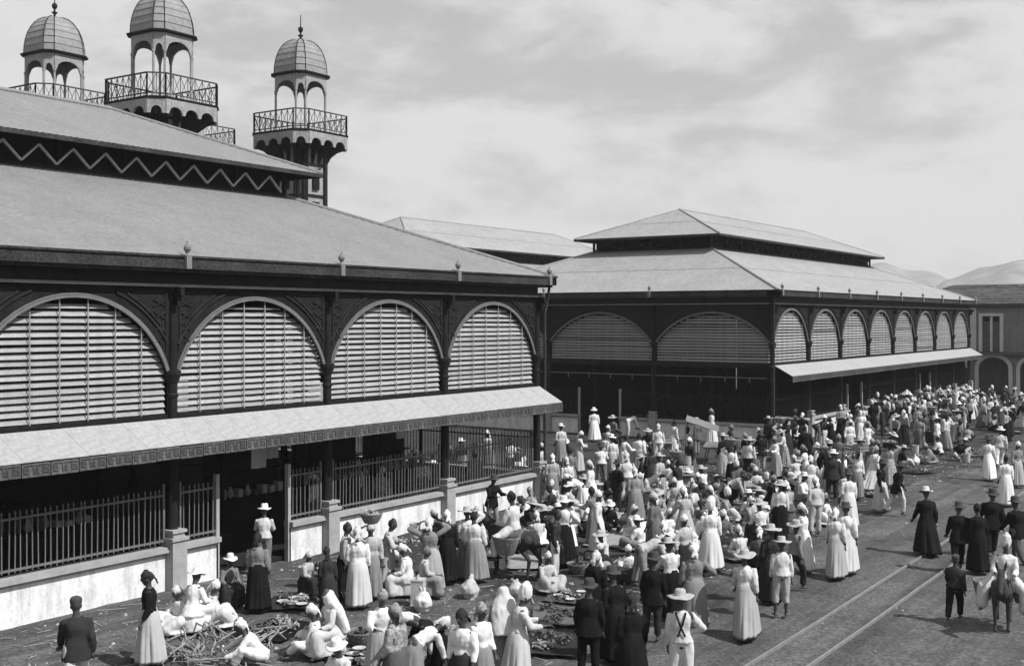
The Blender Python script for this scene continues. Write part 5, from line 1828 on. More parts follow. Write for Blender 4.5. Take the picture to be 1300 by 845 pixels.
    (33.09, -8.09, 4, 1.000, 'sit', 'blouse:p', 'skirt:m', 'wrap:w', 'ground-seated person in printed blouse, drab skirt, white headscarf, among traders near mats', 0.00, 'people of the market crowd', None),
    (31.54, -9.69, 119, 1.000, 'stand', 'blouse:w', 'skirt:b', 'straw', 'standing person in white blouse, black skirt, straw hat, among traders near mats', 0.00, 'people of the market crowd', None),
    (34.78, -8.74, 144, 1.000, 'stool', 'blouse:c', 'skirt:m', 'wrap:w', 'low-seated person in cream blouse, drab skirt, white headscarf, among traders near mats', 0.00, 'people of the market crowd', None),
    (24.64, -12.16, 134, 1.000, 'stand', 'blouse:d', 'skirt:d', 'straw', 'standing person in dark dress, straw hat, among traders near mats', 0.00, 'people of the market crowd', None),
    (26.06, -12.22, 64, 0.950, 'walk', 'shirt:g', 'trousers:d', 'straw', 'walking person in grey shirt, dark trousers, straw hat, among traders near mats', 0.00, 'people of the market crowd', None),
    (29.86, -6.95, 349, 0.970, 'sit', 'blouse:w', 'skirt:w', 'wrap:w', 'ground-seated person in white dress, white headscarf, among traders near mats, second from left', 0.00, 'people of the market crowd', None),
    (29.39, -6.86, 104, 0.970, 'stool', 'blouse:w', 'skirt:d', 'wrap:w', 'low-seated person in white blouse, dark skirt, white headscarf, among traders near mats, leftmost', 0.00, 'people of the market crowd', None),
    (29.92, -5.77, 4, 0.970, 'sit', 'blouse:w', 'skirt:w', 'wrap:w', 'ground-seated person in white dress, white headscarf, among traders near mats, leftmost', 0.00, 'people of the market crowd', None),
    (28.15, -7.09, 174, 0.970, 'sit', 'blouse:w', 'skirt:g', 'whitehat', 'ground-seated person in white blouse, grey skirt, white hat, among traders near mats', 0.00, 'people of the market crowd', None),
    (26.30, -8.67, 134, 0.970, 'stool', 'blouse:w', 'skirt:d', 'wrap:w', 'low-seated person in white blouse, dark skirt, white headscarf, among traders near mats, second from left', 0.00, 'people of the market crowd', None),
    (25.20, -9.81, 334, 0.970, 'stand', 'blouse:c', 'skirt:d', 'wrap:w', 'standing person in cream blouse, dark skirt, white headscarf, among traders near mats', 0.00, 'people of the market crowd', None),
    (27.71, -8.74, 284, 0.970, 'sit', 'blouse:w', 'skirt:w', 'veil:w', 'ground-seated person in white dress, white veil, among traders near mats', 0.00, 'people of the market crowd', None),
    (29.64, -8.98, 164, 0.970, 'sit', 'blouse:c', 'skirt:g', 'wrap:w', 'ground-seated person in cream blouse, grey skirt, white headscarf, among traders near mats', 0.00, 'people of the market crowd', None),
    (28.36, -9.89, 144, 0.970, 'sit', 'blouse:w', 'skirt:g', 'wrap:w', 'ground-seated person in white blouse, grey skirt, white headscarf, among traders near mats, second from left', 0.00, 'people of the market crowd', None),
    (29.05, -9.03, 324, 0.970, 'stool', 'blouse:m', 'skirt:d', 'wrap:w', 'low-seated person in drab blouse, dark skirt, white headscarf, among traders near mats', 0.00, 'people of the market crowd', None),
    (26.84, -11.03, 114, 0.970, 'stool', 'blouse:m', 'skirt:b', 'wrap:w', 'low-seated person in drab blouse, black skirt, white headscarf, among traders near mats', 0.00, 'people of the market crowd', None),
    (24.49, -7.75, 34, 0.900, 'sit', 'blouse:w', 'skirt:g', 'wrap:w', 'ground-seated person in white blouse, grey skirt, white headscarf, among traders near mats, leftmost', 0.00, 'people of the market crowd', None),
    (27.12, -4.40, 144, 1.000, 'sit', 'blouse:w', 'skirt:w', 'wrap:w', 'ground-seated person in white dress, white headscarf, on ground before passage, leftmost', 0.00, 'people of the market crowd', None),
    (30.79, -3.08, 64, 0.970, 'stool', 'blouse:w', 'skirt:w', 'whitehat', "low-seated person in white dress, white hat, near hall's last arch", 0.00, 'people of the market crowd', None),
    (27.05, -6.36, 24, 1.000, 'stand', 'blouse:w', 'skirt:w', 'wrap:w', 'standing person in white dress, white headscarf, among traders near mats', 0.00, 'people of the market crowd', None),
    (32.65, -1.33, 114, 1.000, 'sit', 'blouse:w', 'skirt:c', 'wrap:w', "ground-seated person in white blouse, cream skirt, white headscarf, near hall's last arch", 0.00, 'people of the market crowd', None),
    (34.98, -9.73, 334, 1.000, 'sit', 'blouse:w', 'skirt:w', 'wrap:w', 'ground-seated person in white dress, white headscarf, among traders near mats, third from left', 0.00, 'people of the market crowd', None),
    (44.14, -5.55, 154, 1.000, 'sit', 'blouse:w', 'skirt:w', 'wrap:w', 'ground-seated person in white dress, white headscarf, on ground nearer rails', 0.00, 'people of the market crowd', None),
    (40.41, -9.08, 314, 1.000, 'carry', 'blouse:w', 'skirt:g', 'wrap:w', 'person in white blouse carrying a dark flat crate on the head in mid street', 0.00, 'people of the market crowd', ('crate', 'flat dark crate borne on a head on ground nearer rails')),
    (67.19, -5.64, 245, 0.958, 'carry', 'blouse:m', 'skirt+apron:b', 'wrap:d', 'basket-bearing person in drab blouse, black skirt, dark headscarf, beside far hall', 0.00, 'crowd along the far hall', ('basket', 'round basket borne on a head beside far hall, third from left')),
    (62.96, -2.25, 113, 0.956, 'reach', 'blouse:w', 'skirt:w', 'wrap:g', "reaching person in white dress, grey headscarf, against far hall's second bay", 0.00, 'crowd along the far hall', None),
    (59.16, -7.48, 199, 1.010, 'stand', 'shirt:w', 'trousers:b', 'straw', 'standing person in white shirt, black trousers, straw hat, beside far hall', 0.00, 'crowd along the far hall', None),
    (58.97, -5.62, 71, 1.028, 'stand', 'blouse:g', 'skirt:d', 'wrap:w', 'standing person in grey blouse, dark skirt, white headscarf, beside far hall', 0.00, 'crowd along the far hall', None),
    (64.16, -3.61, 123, 0.934, 'walk', 'blouse:b', 'skirt:w', 'tall:w', 'walking person in black blouse, white skirt, white turban, beside far hall', 0.00, 'crowd along the far hall', None),
    (56.55, -5.40, 338, 0.999, 'crouch', 'jacket:d', 'trousers:b', 'straw', 'crouching person in dark jacket, black trousers, straw hat, beside far hall', 0.00, 'crowd along the far hall', None),
    (60.18, -7.33, 357, 1.009, 'reach', 'shirt:w', 'trousers:w', 'hair', 'reaching person in white suit, bare head, beside far hall', 0.00, 'crowd along the far hall', None),
    (67.60, -1.44, 252, 0.940, 'hip', 'jacket:b', 'trousers:g', 'straw', "standing person in black jacket, grey trousers, straw hat, against far hall's third bay", 0.00, 'crowd along the far hall', None),
    (59.35, -6.48, 298, 0.968, 'stand', 'jacket:m', 'trousers:b', 'felt', 'standing person in drab jacket, black trousers, dark hat, beside far hall, leftmost', 0.00, 'crowd along the far hall', None),
    (65.97, -3.64, 311, 1.017, 'stand', 'blouse:b', 'skirt+apron:g', 'wrap:p', 'standing person in black blouse, grey skirt, printed headscarf, beside far hall', 0.00, 'crowd along the far hall', None),
    (62.81, -7.74, 97, 0.938, 'sit', 'shirt:c', 'trousers:b', 'hair', 'ground-seated person in cream shirt, black trousers, bare head, beside far hall', 0.00, 'crowd along the far hall', None),
    (57.52, -3.18, 133, 0.939, 'reach', 'blouse:b', 'skirt:b', 'wrap:w', "reaching person in black dress, white headscarf, against far hall's first bay", 0.00, 'crowd along the far hall', None),
    (60.41, -6.59, 213, 0.968, 'carry', 'blouse:m', 'skirt:d', 'wrap:d', 'basket-bearing person in drab blouse, dark skirt, dark headscarf, beside far hall', 0.00, 'crowd along the far hall', ('basket', 'round basket borne on a head beside far hall, leftmost')),
    (63.87, -2.87, 21, 1.000, 'sit', 'blouse:w', 'skirt:m', 'wrap:w', "ground-seated person in white blouse, drab skirt, white headscarf, against far hall's second bay", 0.00, 'crowd along the far hall', None),
    (67.54, -3.48, 188, 0.964, 'stand', 'blouse:w', 'skirt:g', 'straw', 'standing person in white blouse, grey skirt, straw hat, beside far hall', 0.00, 'crowd along the far hall', None),
    (61.28, -1.62, 136, 1.009, 'stand', 'blouse:p', 'skirt:b', 'wrap:w', "standing person in printed blouse, black skirt, white headscarf, against far hall's second bay", 0.00, 'crowd along the far hall', None),
    (67.48, -4.88, 336, 1.019, 'hip', 'blouse:g', 'skirt+apron:b', 'straw', 'standing person in grey blouse, black skirt, straw hat, beside far hall', 0.00, 'crowd along the far hall', None),
    (56.63, -0.76, 60, 1.007, 'hip', 'jacket:m', 'trousers:d', 'felt', "standing person in drab jacket, dark trousers, dark hat, against far hall's first bay", 0.00, 'crowd along the far hall', None),
    (62.56, -6.62, 165, 0.951, 'bend', 'blouse:c', 'skirt:m', 'tall:w', 'stooping person in cream blouse, drab skirt, white turban, beside far hall', 0.00, 'crowd along the far hall', None),
    (69.92, -5.78, 25, 0.965, 'walk', 'blouse:m', 'skirt+apron:m', 'wrap:p', 'walking person in drab dress, printed headscarf, beside far hall', 0.00, 'crowd along the far hall', None),
    (67.64, -4.18, 272, 1.026, 'stand', 'blouse:w', 'skirt:w', 'wrap:p', 'standing person in white dress, printed headscarf, beside far hall', 0.00, 'crowd along the far hall', None),
    (64.15, -4.87, 121, 0.966, 'stand', 'blouse:p', 'skirt:p', 'straw', 'standing person in printed dress, straw hat, beside far hall', 0.00, 'crowd along the far hall', None),
    (61.36, -6.77, 312, 0.998, 'hip', 'blouse:d', 'skirt:g', 'wrap:w', 'standing person in dark blouse, grey skirt, white headscarf, beside far hall', 0.00, 'crowd along the far hall', None),
    (69.60, -3.24, 50, 0.979, 'walk', 'blouse:p', 'skirt+apron:b', 'wrap:w', 'walking person in printed blouse, black skirt, white headscarf, beside far hall', 0.00, 'crowd along the far hall', None),
    (68.70, -6.14, 100, 0.981, 'stand', 'shirt:g', 'trousers:w', 'cap', 'standing person in grey shirt, white trousers, cap, beside far hall', 0.00, 'crowd along the far hall', None),
    (58.81, -3.37, 113, 0.966, 'reach', 'blouse:w', 'skirt:w', 'wrap:w', 'reaching person in white dress, white headscarf, beside far hall', 0.00, 'crowd along the far hall', None),
    (61.68, -7.44, 44, 1.009, 'stand', 'blouse:c', 'skirt:c', 'straw', 'standing person in cream dress, straw hat, beside far hall', 0.00, 'crowd along the far hall', None),
    (69.27, -7.62, 345, 1.025, 'sit', 'blouse:p', 'skirt:b', 'wrap:g', 'ground-seated person in printed blouse, black skirt, grey headscarf, beside far hall', 0.00, 'crowd along the far hall', None),
    (57.35, -6.78, 269, 0.961, 'stand', 'blouse:g', 'skirt:m', 'wrap:g', 'standing person in grey blouse, drab skirt, grey headscarf, beside far hall', 0.00, 'crowd along the far hall', None),
    (56.41, -7.81, 187, 1.003, 'stand', 'shirt:w', 'trousers:w', 'whitehat', 'standing person in white suit, white hat, beside far hall', 0.00, 'crowd along the far hall', None),
    (61.96, -3.64, 9, 0.988, 'stand', 'jacket:d', 'trousers:d', 'felt', 'standing person in dark suit, dark hat, beside far hall', 0.00, 'crowd along the far hall', None),
    (58.12, -7.78, 164, 0.985, 'carry', 'blouse:w', 'skirt:g', 'wrap:d', 'basket-bearing person in white blouse, grey skirt, dark headscarf, beside far hall', 0.00, 'crowd along the far hall', ('basket', 'round basket borne on a head beside far hall, second from left')),
    (68.96, -4.65, 277, 0.960, 'sit', 'jacket:b', 'trousers:b', 'hair', 'ground-seated person in black suit, bare head, beside far hall', 0.00, 'crowd along the far hall', None),
    (67.73, -6.13, 269, 0.986, 'hip', 'blouse:d', 'skirt:c', 'whitehat', 'standing person in dark blouse, cream skirt, white hat, beside far hall', 0.00, 'crowd along the far hall', None),
    (66.51, -1.77, 276, 0.943, 'stand', 'blouse:b', 'skirt:b', 'tall:w', "standing person in black dress, white turban, against far hall's third bay", 0.00, 'crowd along the far hall', None),
    (64.31, -1.44, 43, 0.941, 'stand', 'blouse:m', 'skirt:m', 'wrap:w', "standing person in drab dress, white headscarf, against far hall's second bay", 0.00, 'crowd along the far hall', None),
    (54.60, -3.41, 168, 0.951, 'reach', 'blouse:b', 'skirt+apron:b', 'wrap:d', 'reaching person in black dress, dark headscarf, on ground before passage', 0.00, 'crowd before the passage', None),
    (47.07, -5.76, 4, 1.028, 'stool', 'blouse:m', 'skirt:d', 'straw', 'low-seated person in drab blouse, dark skirt, straw hat, on ground nearer rails', 0.00, 'crowd before the passage', None),
    (45.43, -3.51, 133, 0.945, 'reach', 'jacket:b', 'trousers:c', 'felt', 'reaching person in black jacket, cream trousers, dark hat, on ground before passage', 0.00, 'crowd before the passage', None),
    (53.24, -5.53, 167, 0.936, 'hip', 'blouse:w', 'skirt:w', 'wrap:g', 'standing person in white dress, grey headscarf, on ground nearer rails', 0.00, 'crowd before the passage', None),
    (41.75, -6.80, 188, 0.962, 'reach', 'blouse:w', 'skirt:w', 'wrap:g', 'reaching person in white dress, grey headscarf, on ground nearer rails', 0.00, 'crowd before the passage', None),
    (45.36, -6.77, 281, 1.017, 'stand', 'blouse:m', 'skirt:m', 'wrap:p', 'standing person in drab dress, printed headscarf, on ground nearer rails', 0.00, 'crowd before the passage', None),
    (56.51, -8.79, 23, 0.946, 'hip', 'jacket:m', 'trousers:b', 'felt', 'standing person in drab jacket, black trousers, dark hat, beside far hall, second from left', 0.00, 'crowd before the passage', None),
    (47.04, -1.44, 27, 1.003, 'reach', 'blouse:d', 'skirt+apron:d', 'wrap:g', 'reaching person in dark dress, grey headscarf, on ground before passage', 0.00, 'crowd before the passage', None),
    (49.16, -6.92, 312, 0.982, 'bend', 'blouse:b', 'skirt:p', 'wrap:g', 'stooping person in black blouse, printed skirt, grey headscarf, on ground nearer rails', 0.00, 'crowd before the passage', None),
    (56.56, -3.60, 67, 0.950, 'stand', 'blouse:w', 'skirt:p', 'wrap:w', 'standing person in white blouse, printed skirt, white headscarf, beside far hall', 0.00, 'crowd before the passage', None),
    (43.95, -4.75, 236, 0.972, 'reach', 'blouse:w', 'skirt:c', 'wrap:g', 'reaching person in white blouse, cream skirt, grey headscarf, on ground nearer rails', 0.00, 'crowd before the passage', None),
    (43.37, -2.74, 157, 1.000, 'stand', 'blouse:b', 'skirt:c', 'straw', 'standing person in black blouse, cream skirt, straw hat, on ground before passage', 0.00, 'crowd before the passage', None),
    (55.39, -8.23, 174, 0.965, 'sit', 'shirt:w', 'trousers:b', 'hair', 'ground-seated person in white shirt, black trousers, bare head, beside far hall', 0.00, 'crowd before the passage', None),
    (44.25, -9.13, 116, 0.961, 'carry', 'blouse:p', 'skirt:p', 'wrap:d', 'tray-bearing person in printed dress, dark headscarf, on ground nearer rails', 0.00, 'crowd before the passage', ('tray', 'flat tray borne on a head on ground nearer rails, second from left')),
    (50.25, -7.86, 26, 0.983, 'sit', 'jacket:b', 'trousers:w', 'straw', 'ground-seated person in black jacket, white trousers, straw hat, on ground nearer rails', 0.00, 'crowd before the passage', None),
    (41.25, -5.32, 186, 0.996, 'crouch', 'blouse:d', 'skirt:g', 'wrap:p', 'crouching person in dark blouse, grey skirt, printed headscarf, on ground nearer rails', 0.00, 'crowd before the passage', None),
    (48.18, -5.64, 337, 0.976, 'sit', 'blouse:w', 'skirt:w', 'wrap:c', 'ground-seated person in white dress, cream headscarf, on ground nearer rails', 0.00, 'crowd before the passage', None),
    (44.33, -3.70, 144, 1.025, 'sit', 'blouse:m', 'skirt:m', 'whitehat', 'ground-seated person in drab dress, white hat, on ground before passage', 0.00, 'crowd before the passage', None),
    (41.45, -7.99, 8, 0.967, 'stool', 'blouse:b', 'skirt:w', 'wrap:w', 'low-seated person in black blouse, white skirt, white headscarf, on ground nearer rails', 0.00, 'crowd before the passage', None),
    (52.30, -2.38, 63, 1.011, 'sit', 'blouse:d', 'skirt:m', 'whitehat', 'ground-seated person in dark blouse, drab skirt, white hat, on ground before passage', 0.00, 'crowd before the passage', None),
    (41.00, -4.15, 297, 0.979, 'sit', 'shirt:w', 'trousers:b', 'straw', 'ground-seated person in white shirt, black trousers, straw hat, on ground before passage', 0.00, 'crowd before the passage', None),
    (51.52, -1.38, 146, 1.029, 'hip', 'jacket:b', 'trousers:g', 'straw', 'standing person in black jacket, grey trousers, straw hat, on ground before passage', 0.00, 'crowd before the passage', None),
    (42.68, -8.98, 63, 0.977, 'walk', 'blouse:w', 'skirt:w', 'wrap:p', 'walking person in white dress, printed headscarf, on ground nearer rails', 0.00, 'crowd before the passage', None),
    (45.04, -8.20, 270, 0.991, 'stand', 'blouse:m', 'skirt:c', 'wrap:p', 'standing person in drab blouse, cream skirt, printed headscarf, on ground nearer rails', 0.00, 'crowd before the passage', None),
    (51.65, -4.53, 207, 1.022, 'crouch', 'blouse:p', 'skirt:d', 'wrap:w', 'crouching person in printed blouse, dark skirt, white headscarf, on ground nearer rails', 0.00, 'crowd before the passage', None),
    (41.76, -4.10, 9, 0.946, 'sit', 'blouse:m', 'skirt:m', 'wrap:d', 'ground-seated person in drab dress, dark headscarf, on ground before passage', 0.00, 'crowd before the passage', None),
    (55.40, -9.14, 76, 0.946, 'crouch', 'jacket:b', 'trousers:c', 'whitehat', 'crouching person in black jacket, cream trousers, white hat, beside far hall', 0.00, 'crowd before the passage', None),
    (51.54, -2.33, 98, 0.980, 'carry', 'blouse:d', 'skirt:d', 'wrap:d', 'tray-bearing person in dark dress, dark headscarf, on ground before passage', 0.00, 'crowd before the passage', ('tray', 'flat tray borne on a head on ground before passage, second from left')),
    (57.91, -5.52, 257, 0.965, 'walk', 'blouse:g', 'skirt:b', 'straw', 'walking person in grey blouse, black skirt, straw hat, beside far hall', 0.00, 'crowd before the passage', None),
    (55.99, -1.45, 95, 0.956, 'reach', 'blouse:b', 'skirt:d', 'wrap:w', "reaching person in black blouse, dark skirt, white headscarf, against far hall's first bay", 0.00, 'crowd before the passage', None),
    (55.49, -2.69, 349, 0.931, 'stand', 'blouse:d', 'skirt:w', 'whitehat', "standing person in dark blouse, white skirt, white hat, against far hall's first bay", 0.00, 'crowd before the passage', None),
    (57.89, -1.56, 46, 0.969, 'bend', 'jacket:d', 'trousers:g', 'felt', "stooping person in dark jacket, grey trousers, dark hat, against far hall's first bay", 0.00, 'crowd before the passage', None),
    (44.08, -8.11, 188, 0.970, 'sit', 'blouse:b', 'skirt:w', 'straw', 'ground-seated person in black blouse, white skirt, straw hat, on ground nearer rails', 0.00, 'crowd before the passage', None),
    (48.99, -4.84, 301, 0.992, 'sit', 'jacket:d', 'trousers:w', 'hair', 'ground-seated person in dark jacket, white trousers, bare head, on ground nearer rails', 0.00, 'crowd before the passage', None),
    (40.52, -6.81, 197, 0.943, 'crouch', 'shirt:c', 'trousers:b', 'felt', 'crouching person in cream shirt, black trousers, dark hat, on ground nearer rails', 0.00, 'crowd before the passage', None),
    (55.79, -3.94, 314, 1.018, 'crouch', 'jacket:b', 'trousers:w', 'felt', 'crouching person in black jacket, white trousers, dark hat, beside far hall', 0.00, 'crowd before the passage', None),
    (45.82, -7.44, 2, 0.936, 'stand', 'blouse:c', 'skirt:c', 'straw', 'standing person in cream dress, straw hat, on ground nearer rails', 0.00, 'crowd before the passage', None),
    (47.15, -3.86, 216, 0.959, 'reach', 'blouse:w', 'skirt:p', 'straw', 'reaching person in white blouse, printed skirt, straw hat, on ground before passage', 0.00, 'crowd before the passage', None),
    (41.28, -2.36, 247, 0.995, 'hip', 'blouse:d', 'skirt+apron:m', 'wrap:w', 'standing person in dark blouse, drab skirt, white headscarf, on ground before passage', 0.00, 'crowd before the passage', None),
    (52.67, -4.81, 321, 0.993, 'stand', 'blouse:w', 'skirt:c', 'wrap:w', 'standing person in white blouse, cream skirt, white headscarf, on ground nearer rails', 0.00, 'crowd before the passage', None),
    (43.04, -6.80, 173, 0.937, 'stand', 'blouse:w', 'skirt:w', 'wrap:w', 'standing person in white dress, white headscarf, on ground nearer rails', 0.00, 'crowd before the passage', None),
    (52.61, -8.57, 243, 1.013, 'crouch', 'blouse:g', 'skirt:g', 'wrap:p', 'crouching person in grey dress, printed headscarf, on ground nearer rails', 0.00, 'crowd before the passage', None),
    (50.83, -3.42, 204, 1.026, 'sit', 'blouse:w', 'skirt:p', 'wrap:w', 'ground-seated person in white blouse, printed skirt, white headscarf, on ground before passage', 0.00, 'crowd before the passage', None),
    (52.67, -1.74, 269, 0.958, 'hip', 'blouse:b', 'skirt:b', 'straw', 'standing person in black dress, straw hat, on ground before passage', 0.00, 'crowd before the passage', None),
    (56.70, -4.46, 355, 0.965, 'walk', 'shirt:g', 'trousers:w', 'cap', 'walking person in grey shirt, white trousers, cap, beside far hall', 0.00, 'crowd before the passage', None),
    (50.72, -5.68, 243, 0.986, 'sit', 'shirt:w', 'trousers:d', 'straw', 'ground-seated person in white shirt, dark trousers, straw hat, on ground nearer rails', 0.00, 'crowd before the passage', None),
    (54.53, -9.21, 305, 0.947, 'sit', 'jacket:b', 'trousers:c', 'felt', 'ground-seated person in black jacket, cream trousers, dark hat, on ground nearer rails', 0.00, 'crowd before the passage', None),
    (69.68, -9.50, 147, 1.006, 'stand', 'blouse:p', 'skirt:w', 'straw', 'standing person in printed blouse, white skirt, straw hat, beside far hall', 0.00, 'crowd along the far hall', None),
    (63.31, -9.52, 169, 1.013, 'hip', 'blouse:p', 'skirt+apron:b', 'wrap:w', 'standing person in printed blouse, black skirt, white headscarf, beside far hall', 0.00, 'crowd along the far hall', None),
    (64.82, -9.18, 0, 0.972, 'stand', 'blouse:d', 'skirt:d', 'straw', 'standing person in dark dress, straw hat, beside far hall', 0.00, 'crowd along the far hall', None),
    (66.50, -9.09, 38, 0.980, 'reach', 'blouse:d', 'skirt:d', 'whitehat', 'reaching person in dark dress, white hat, beside far hall', 0.00, 'crowd along the far hall', None),
    (64.63, -10.64, 274, 0.930, 'carry', 'blouse:b', 'skirt:g', 'wrap:g', 'basket-bearing person in black blouse, grey skirt, grey headscarf, beside far hall', 0.00, 'crowd along the far hall', ('basket', 'round basket borne on a head beside far hall, fourth from left')),
    (40.47, 5.27, 127, 0.989, 'crouch', 'blouse:d', 'skirt:w', 'straw', 'crouching person in dark blouse, white skirt, straw hat, deep in the passage', 0.00, 'crowd in the passage', None),
    (51.46, 3.26, 208, 0.968, 'sit', 'blouse:w', 'skirt:m', 'wrap:p', 'ground-seated person in white blouse, drab skirt, printed headscarf, at the passage mouth', 0.00, 'crowd in the passage', None),
    (54.35, 2.73, 203, 1.029, 'stand', 'blouse:w', 'skirt:w', 'wrap:g', 'standing person in white dress, grey headscarf, at the passage mouth', 0.00, 'crowd in the passage', None),
    (44.32, 3.09, 260, 0.972, 'stand', 'blouse:w', 'skirt:w', 'wrap:w', 'standing person in white dress, white headscarf, at the passage mouth', 0.00, 'crowd in the passage', None),
    (54.14, -0.03, 215, 1.002, 'sit', 'jacket:b', 'trousers:w', 'straw', 'ground-seated person in black jacket, white trousers, straw hat, on ground before passage', 0.00, 'crowd in the passage', None),
    (41.62, 1.72, 266, 0.942, 'stand', 'shirt:w', 'trousers:b', 'cap', 'standing person in white shirt, black trousers, cap, at the passage mouth', 0.00, 'crowd in the passage', None),
    (39.71, 8.21, 301, 1.018, 'crouch', 'blouse:d', 'skirt:d', 'wrap:g', 'crouching person in dark dress, grey headscarf, deep in the passage', 0.00, 'crowd in the passage', None),
    (50.88, 4.61, 316, 1.003, 'sit', 'jacket:b', 'trousers:w', 'straw', 'ground-seated person in black jacket, white trousers, straw hat, at the passage mouth', 0.00, 'crowd in the passage', None),
    (49.11, 1.11, 179, 1.016, 'hip', 'jacket:m', 'trousers:g', 'straw', 'standing person in drab jacket, grey trousers, straw hat, at the passage mouth', 0.00, 'crowd in the passage', None),
    (39.19, 7.23, 147, 1.022, 'stool', 'blouse:d', 'skirt:g', 'whitehat', 'low-seated person in dark blouse, grey skirt, white hat, deep in the passage', 0.00, 'crowd in the passage', None),
    (38.96, 2.46, 268, 0.963, 'sit', 'shirt:w', 'trousers:w', 'felt', 'ground-seated person in white suit, dark hat, at the passage mouth', 0.00, 'crowd in the passage', None),
    (46.22, 3.88, 104, 0.941, 'bend', 'jacket:d', 'trousers:b', 'straw', 'stooping person in dark jacket, black trousers, straw hat, at the passage mouth', 0.00, 'crowd in the passage', None),
    (37.92, 3.92, 341, 0.941, 'reach', 'shirt:w', 'trousers:d', 'felt', 'reaching person in white shirt, dark trousers, dark hat, at the passage mouth', 0.00, 'crowd in the passage', None),
    (39.02, 5.75, 182, 1.008, 'reach', 'blouse:c', 'skirt:g', 'wrap:w', 'reaching person in cream blouse, grey skirt, white headscarf, deep in the passage', 0.00, 'crowd in the passage', None),
    (38.00, -0.23, 123, 0.960, 'reach', 'shirt:w', 'trousers:g', 'felt', 'reaching person in white shirt, grey trousers, dark hat, on ground before passage', 0.00, 'crowd in the passage', None),
    (37.22, 7.19, 191, 0.935, 'sit', 'shirt:w', 'trousers:d', 'hair', 'ground-seated person in white shirt, dark trousers, bare head, deep in the passage', 0.00, 'crowd in the passage', None),
    (45.36, 6.15, 330, 0.978, 'crouch', 'jacket:b', 'trousers:b', 'whitehat', 'crouching person in black suit, white hat, deep in the passage', 0.00, 'crowd in the passage', None),
    (48.66, 5.31, 251, 0.994, 'stand', 'shirt:g', 'trousers:d', 'straw', 'standing person in grey shirt, dark trousers, straw hat, deep in the passage', 0.00, 'crowd in the passage', None),
    (45.58, -0.13, 105, 0.979, 'walk', 'blouse:w', 'skirt:c', 'wrap:d', 'walking person in white blouse, cream skirt, dark headscarf, on ground before passage', 0.00, 'crowd in the passage', None),
    (51.12, -0.31, 42, 1.013, 'sit', 'blouse:b', 'skirt:p', 'wrap:p', 'ground-seated person in black blouse, printed skirt, printed headscarf, on ground before passage', 0.00, 'crowd in the passage', None),
    (29.68, -3.74, 302, 0.968, 'sit', 'shirt:c', 'trousers:w', 'felt', 'ground-seated person in cream shirt, white trousers, dark hat, on ground before passage', 0.00, 'traders on the open ground', None),
    (38.16, -8.25, 115, 0.983, 'reach', 'blouse:w', 'skirt:w', 'wrap:w', 'reaching person in white dress, white headscarf, among traders near mats', 0.00, 'traders on the open ground', None),
    (39.42, -7.42, 325, 0.955, 'stool', 'blouse:c', 'skirt:p', 'wrap:p', 'low-seated person in cream blouse, printed skirt, printed headscarf, among traders near mats', 0.00, 'traders on the open ground', None),
    (38.36, -5.67, 318, 0.984, 'sit', 'shirt:w', 'trousers:b', 'felt', 'ground-seated person in white shirt, black trousers, dark hat, among traders near mats', 0.00, 'traders on the open ground', None),
    (26.12, -2.89, 133, 0.998, 'sit', 'jacket:d', 'trousers:d', 'straw', "ground-seated person in dark suit, straw hat, near hall's third arch", 0.00, 'traders on the open ground', None),
    (31.92, -4.89, 137, 0.986, 'stand', 'blouse:g', 'skirt:g', 'wrap:w', 'standing person in grey dress, white headscarf, among traders near mats', 0.00, 'traders on the open ground', None),
    (33.81, -6.05, 312, 0.942, 'crouch', 'jacket:b', 'trousers:w', 'cap', 'crouching person in black jacket, white trousers, cap, among traders near mats', 0.00, 'traders on the open ground', None),
    (35.55, -5.52, 31, 0.977, 'crouch', 'blouse:m', 'skirt:p', 'wrap:g', 'crouching person in drab blouse, printed skirt, grey headscarf, among traders near mats', 0.00, 'traders on the open ground', None),
    (32.79, -7.05, 186, 0.962, 'stool', 'blouse:w', 'skirt:w', 'wrap:w', 'low-seated person in white dress, white headscarf, among traders near mats, second from left', 0.00, 'traders on the open ground', None),
    (31.10, -6.61, 300, 0.959, 'reach', 'blouse:c', 'skirt:w', 'wrap:w', 'reaching person in cream blouse, white skirt, white headscarf, among traders near mats', 0.00, 'traders on the open ground', None),
    (33.45, -1.49, 144, 0.972, 'stand', 'blouse:w', 'skirt:d', 'wrap:w', "standing person in white blouse, dark skirt, white headscarf, near hall's last arch", 0.00, 'traders on the open ground', None),
    (33.34, -3.45, 74, 0.985, 'hip', 'jacket:b', 'trousers:d', 'felt', "standing person in black jacket, dark trousers, dark hat, near hall's last arch", 0.00, 'traders on the open ground', None),
    (38.44, -6.48, 318, 0.955, 'sit', 'blouse:d', 'skirt:m', 'tall:w', 'ground-seated person in dark blouse, drab skirt, white turban, among traders near mats', 0.00, 'traders on the open ground', None),
    (34.62, -4.94, 352, 1.023, 'carry', 'blouse:d', 'skirt+apron:d', 'wrap:d', 'basket-bearing person in dark dress, dark headscarf, among traders near mats', 0.00, 'traders on the open ground', ('basket', 'round basket borne on a head among traders near mats, second from left')),
    (36.88, -1.43, 158, 0.940, 'sit', 'blouse:m', 'skirt:g', 'straw', 'ground-seated person in drab blouse, grey skirt, straw hat, on ground before passage', 0.00, 'traders on the open ground', None),
    (31.20, -1.46, 155, 0.950, 'sit', 'blouse:g', 'skirt:m', 'wrap:g', "ground-seated person in grey blouse, drab skirt, grey headscarf, near hall's last arch", 0.00, 'traders on the open ground', None),
    (30.21, -4.89, 319, 0.975, 'sit', 'jacket:b', 'trousers:b', 'whitehat', 'ground-seated person in black suit, white hat, among traders near mats', 0.00, 'traders on the open ground', None),
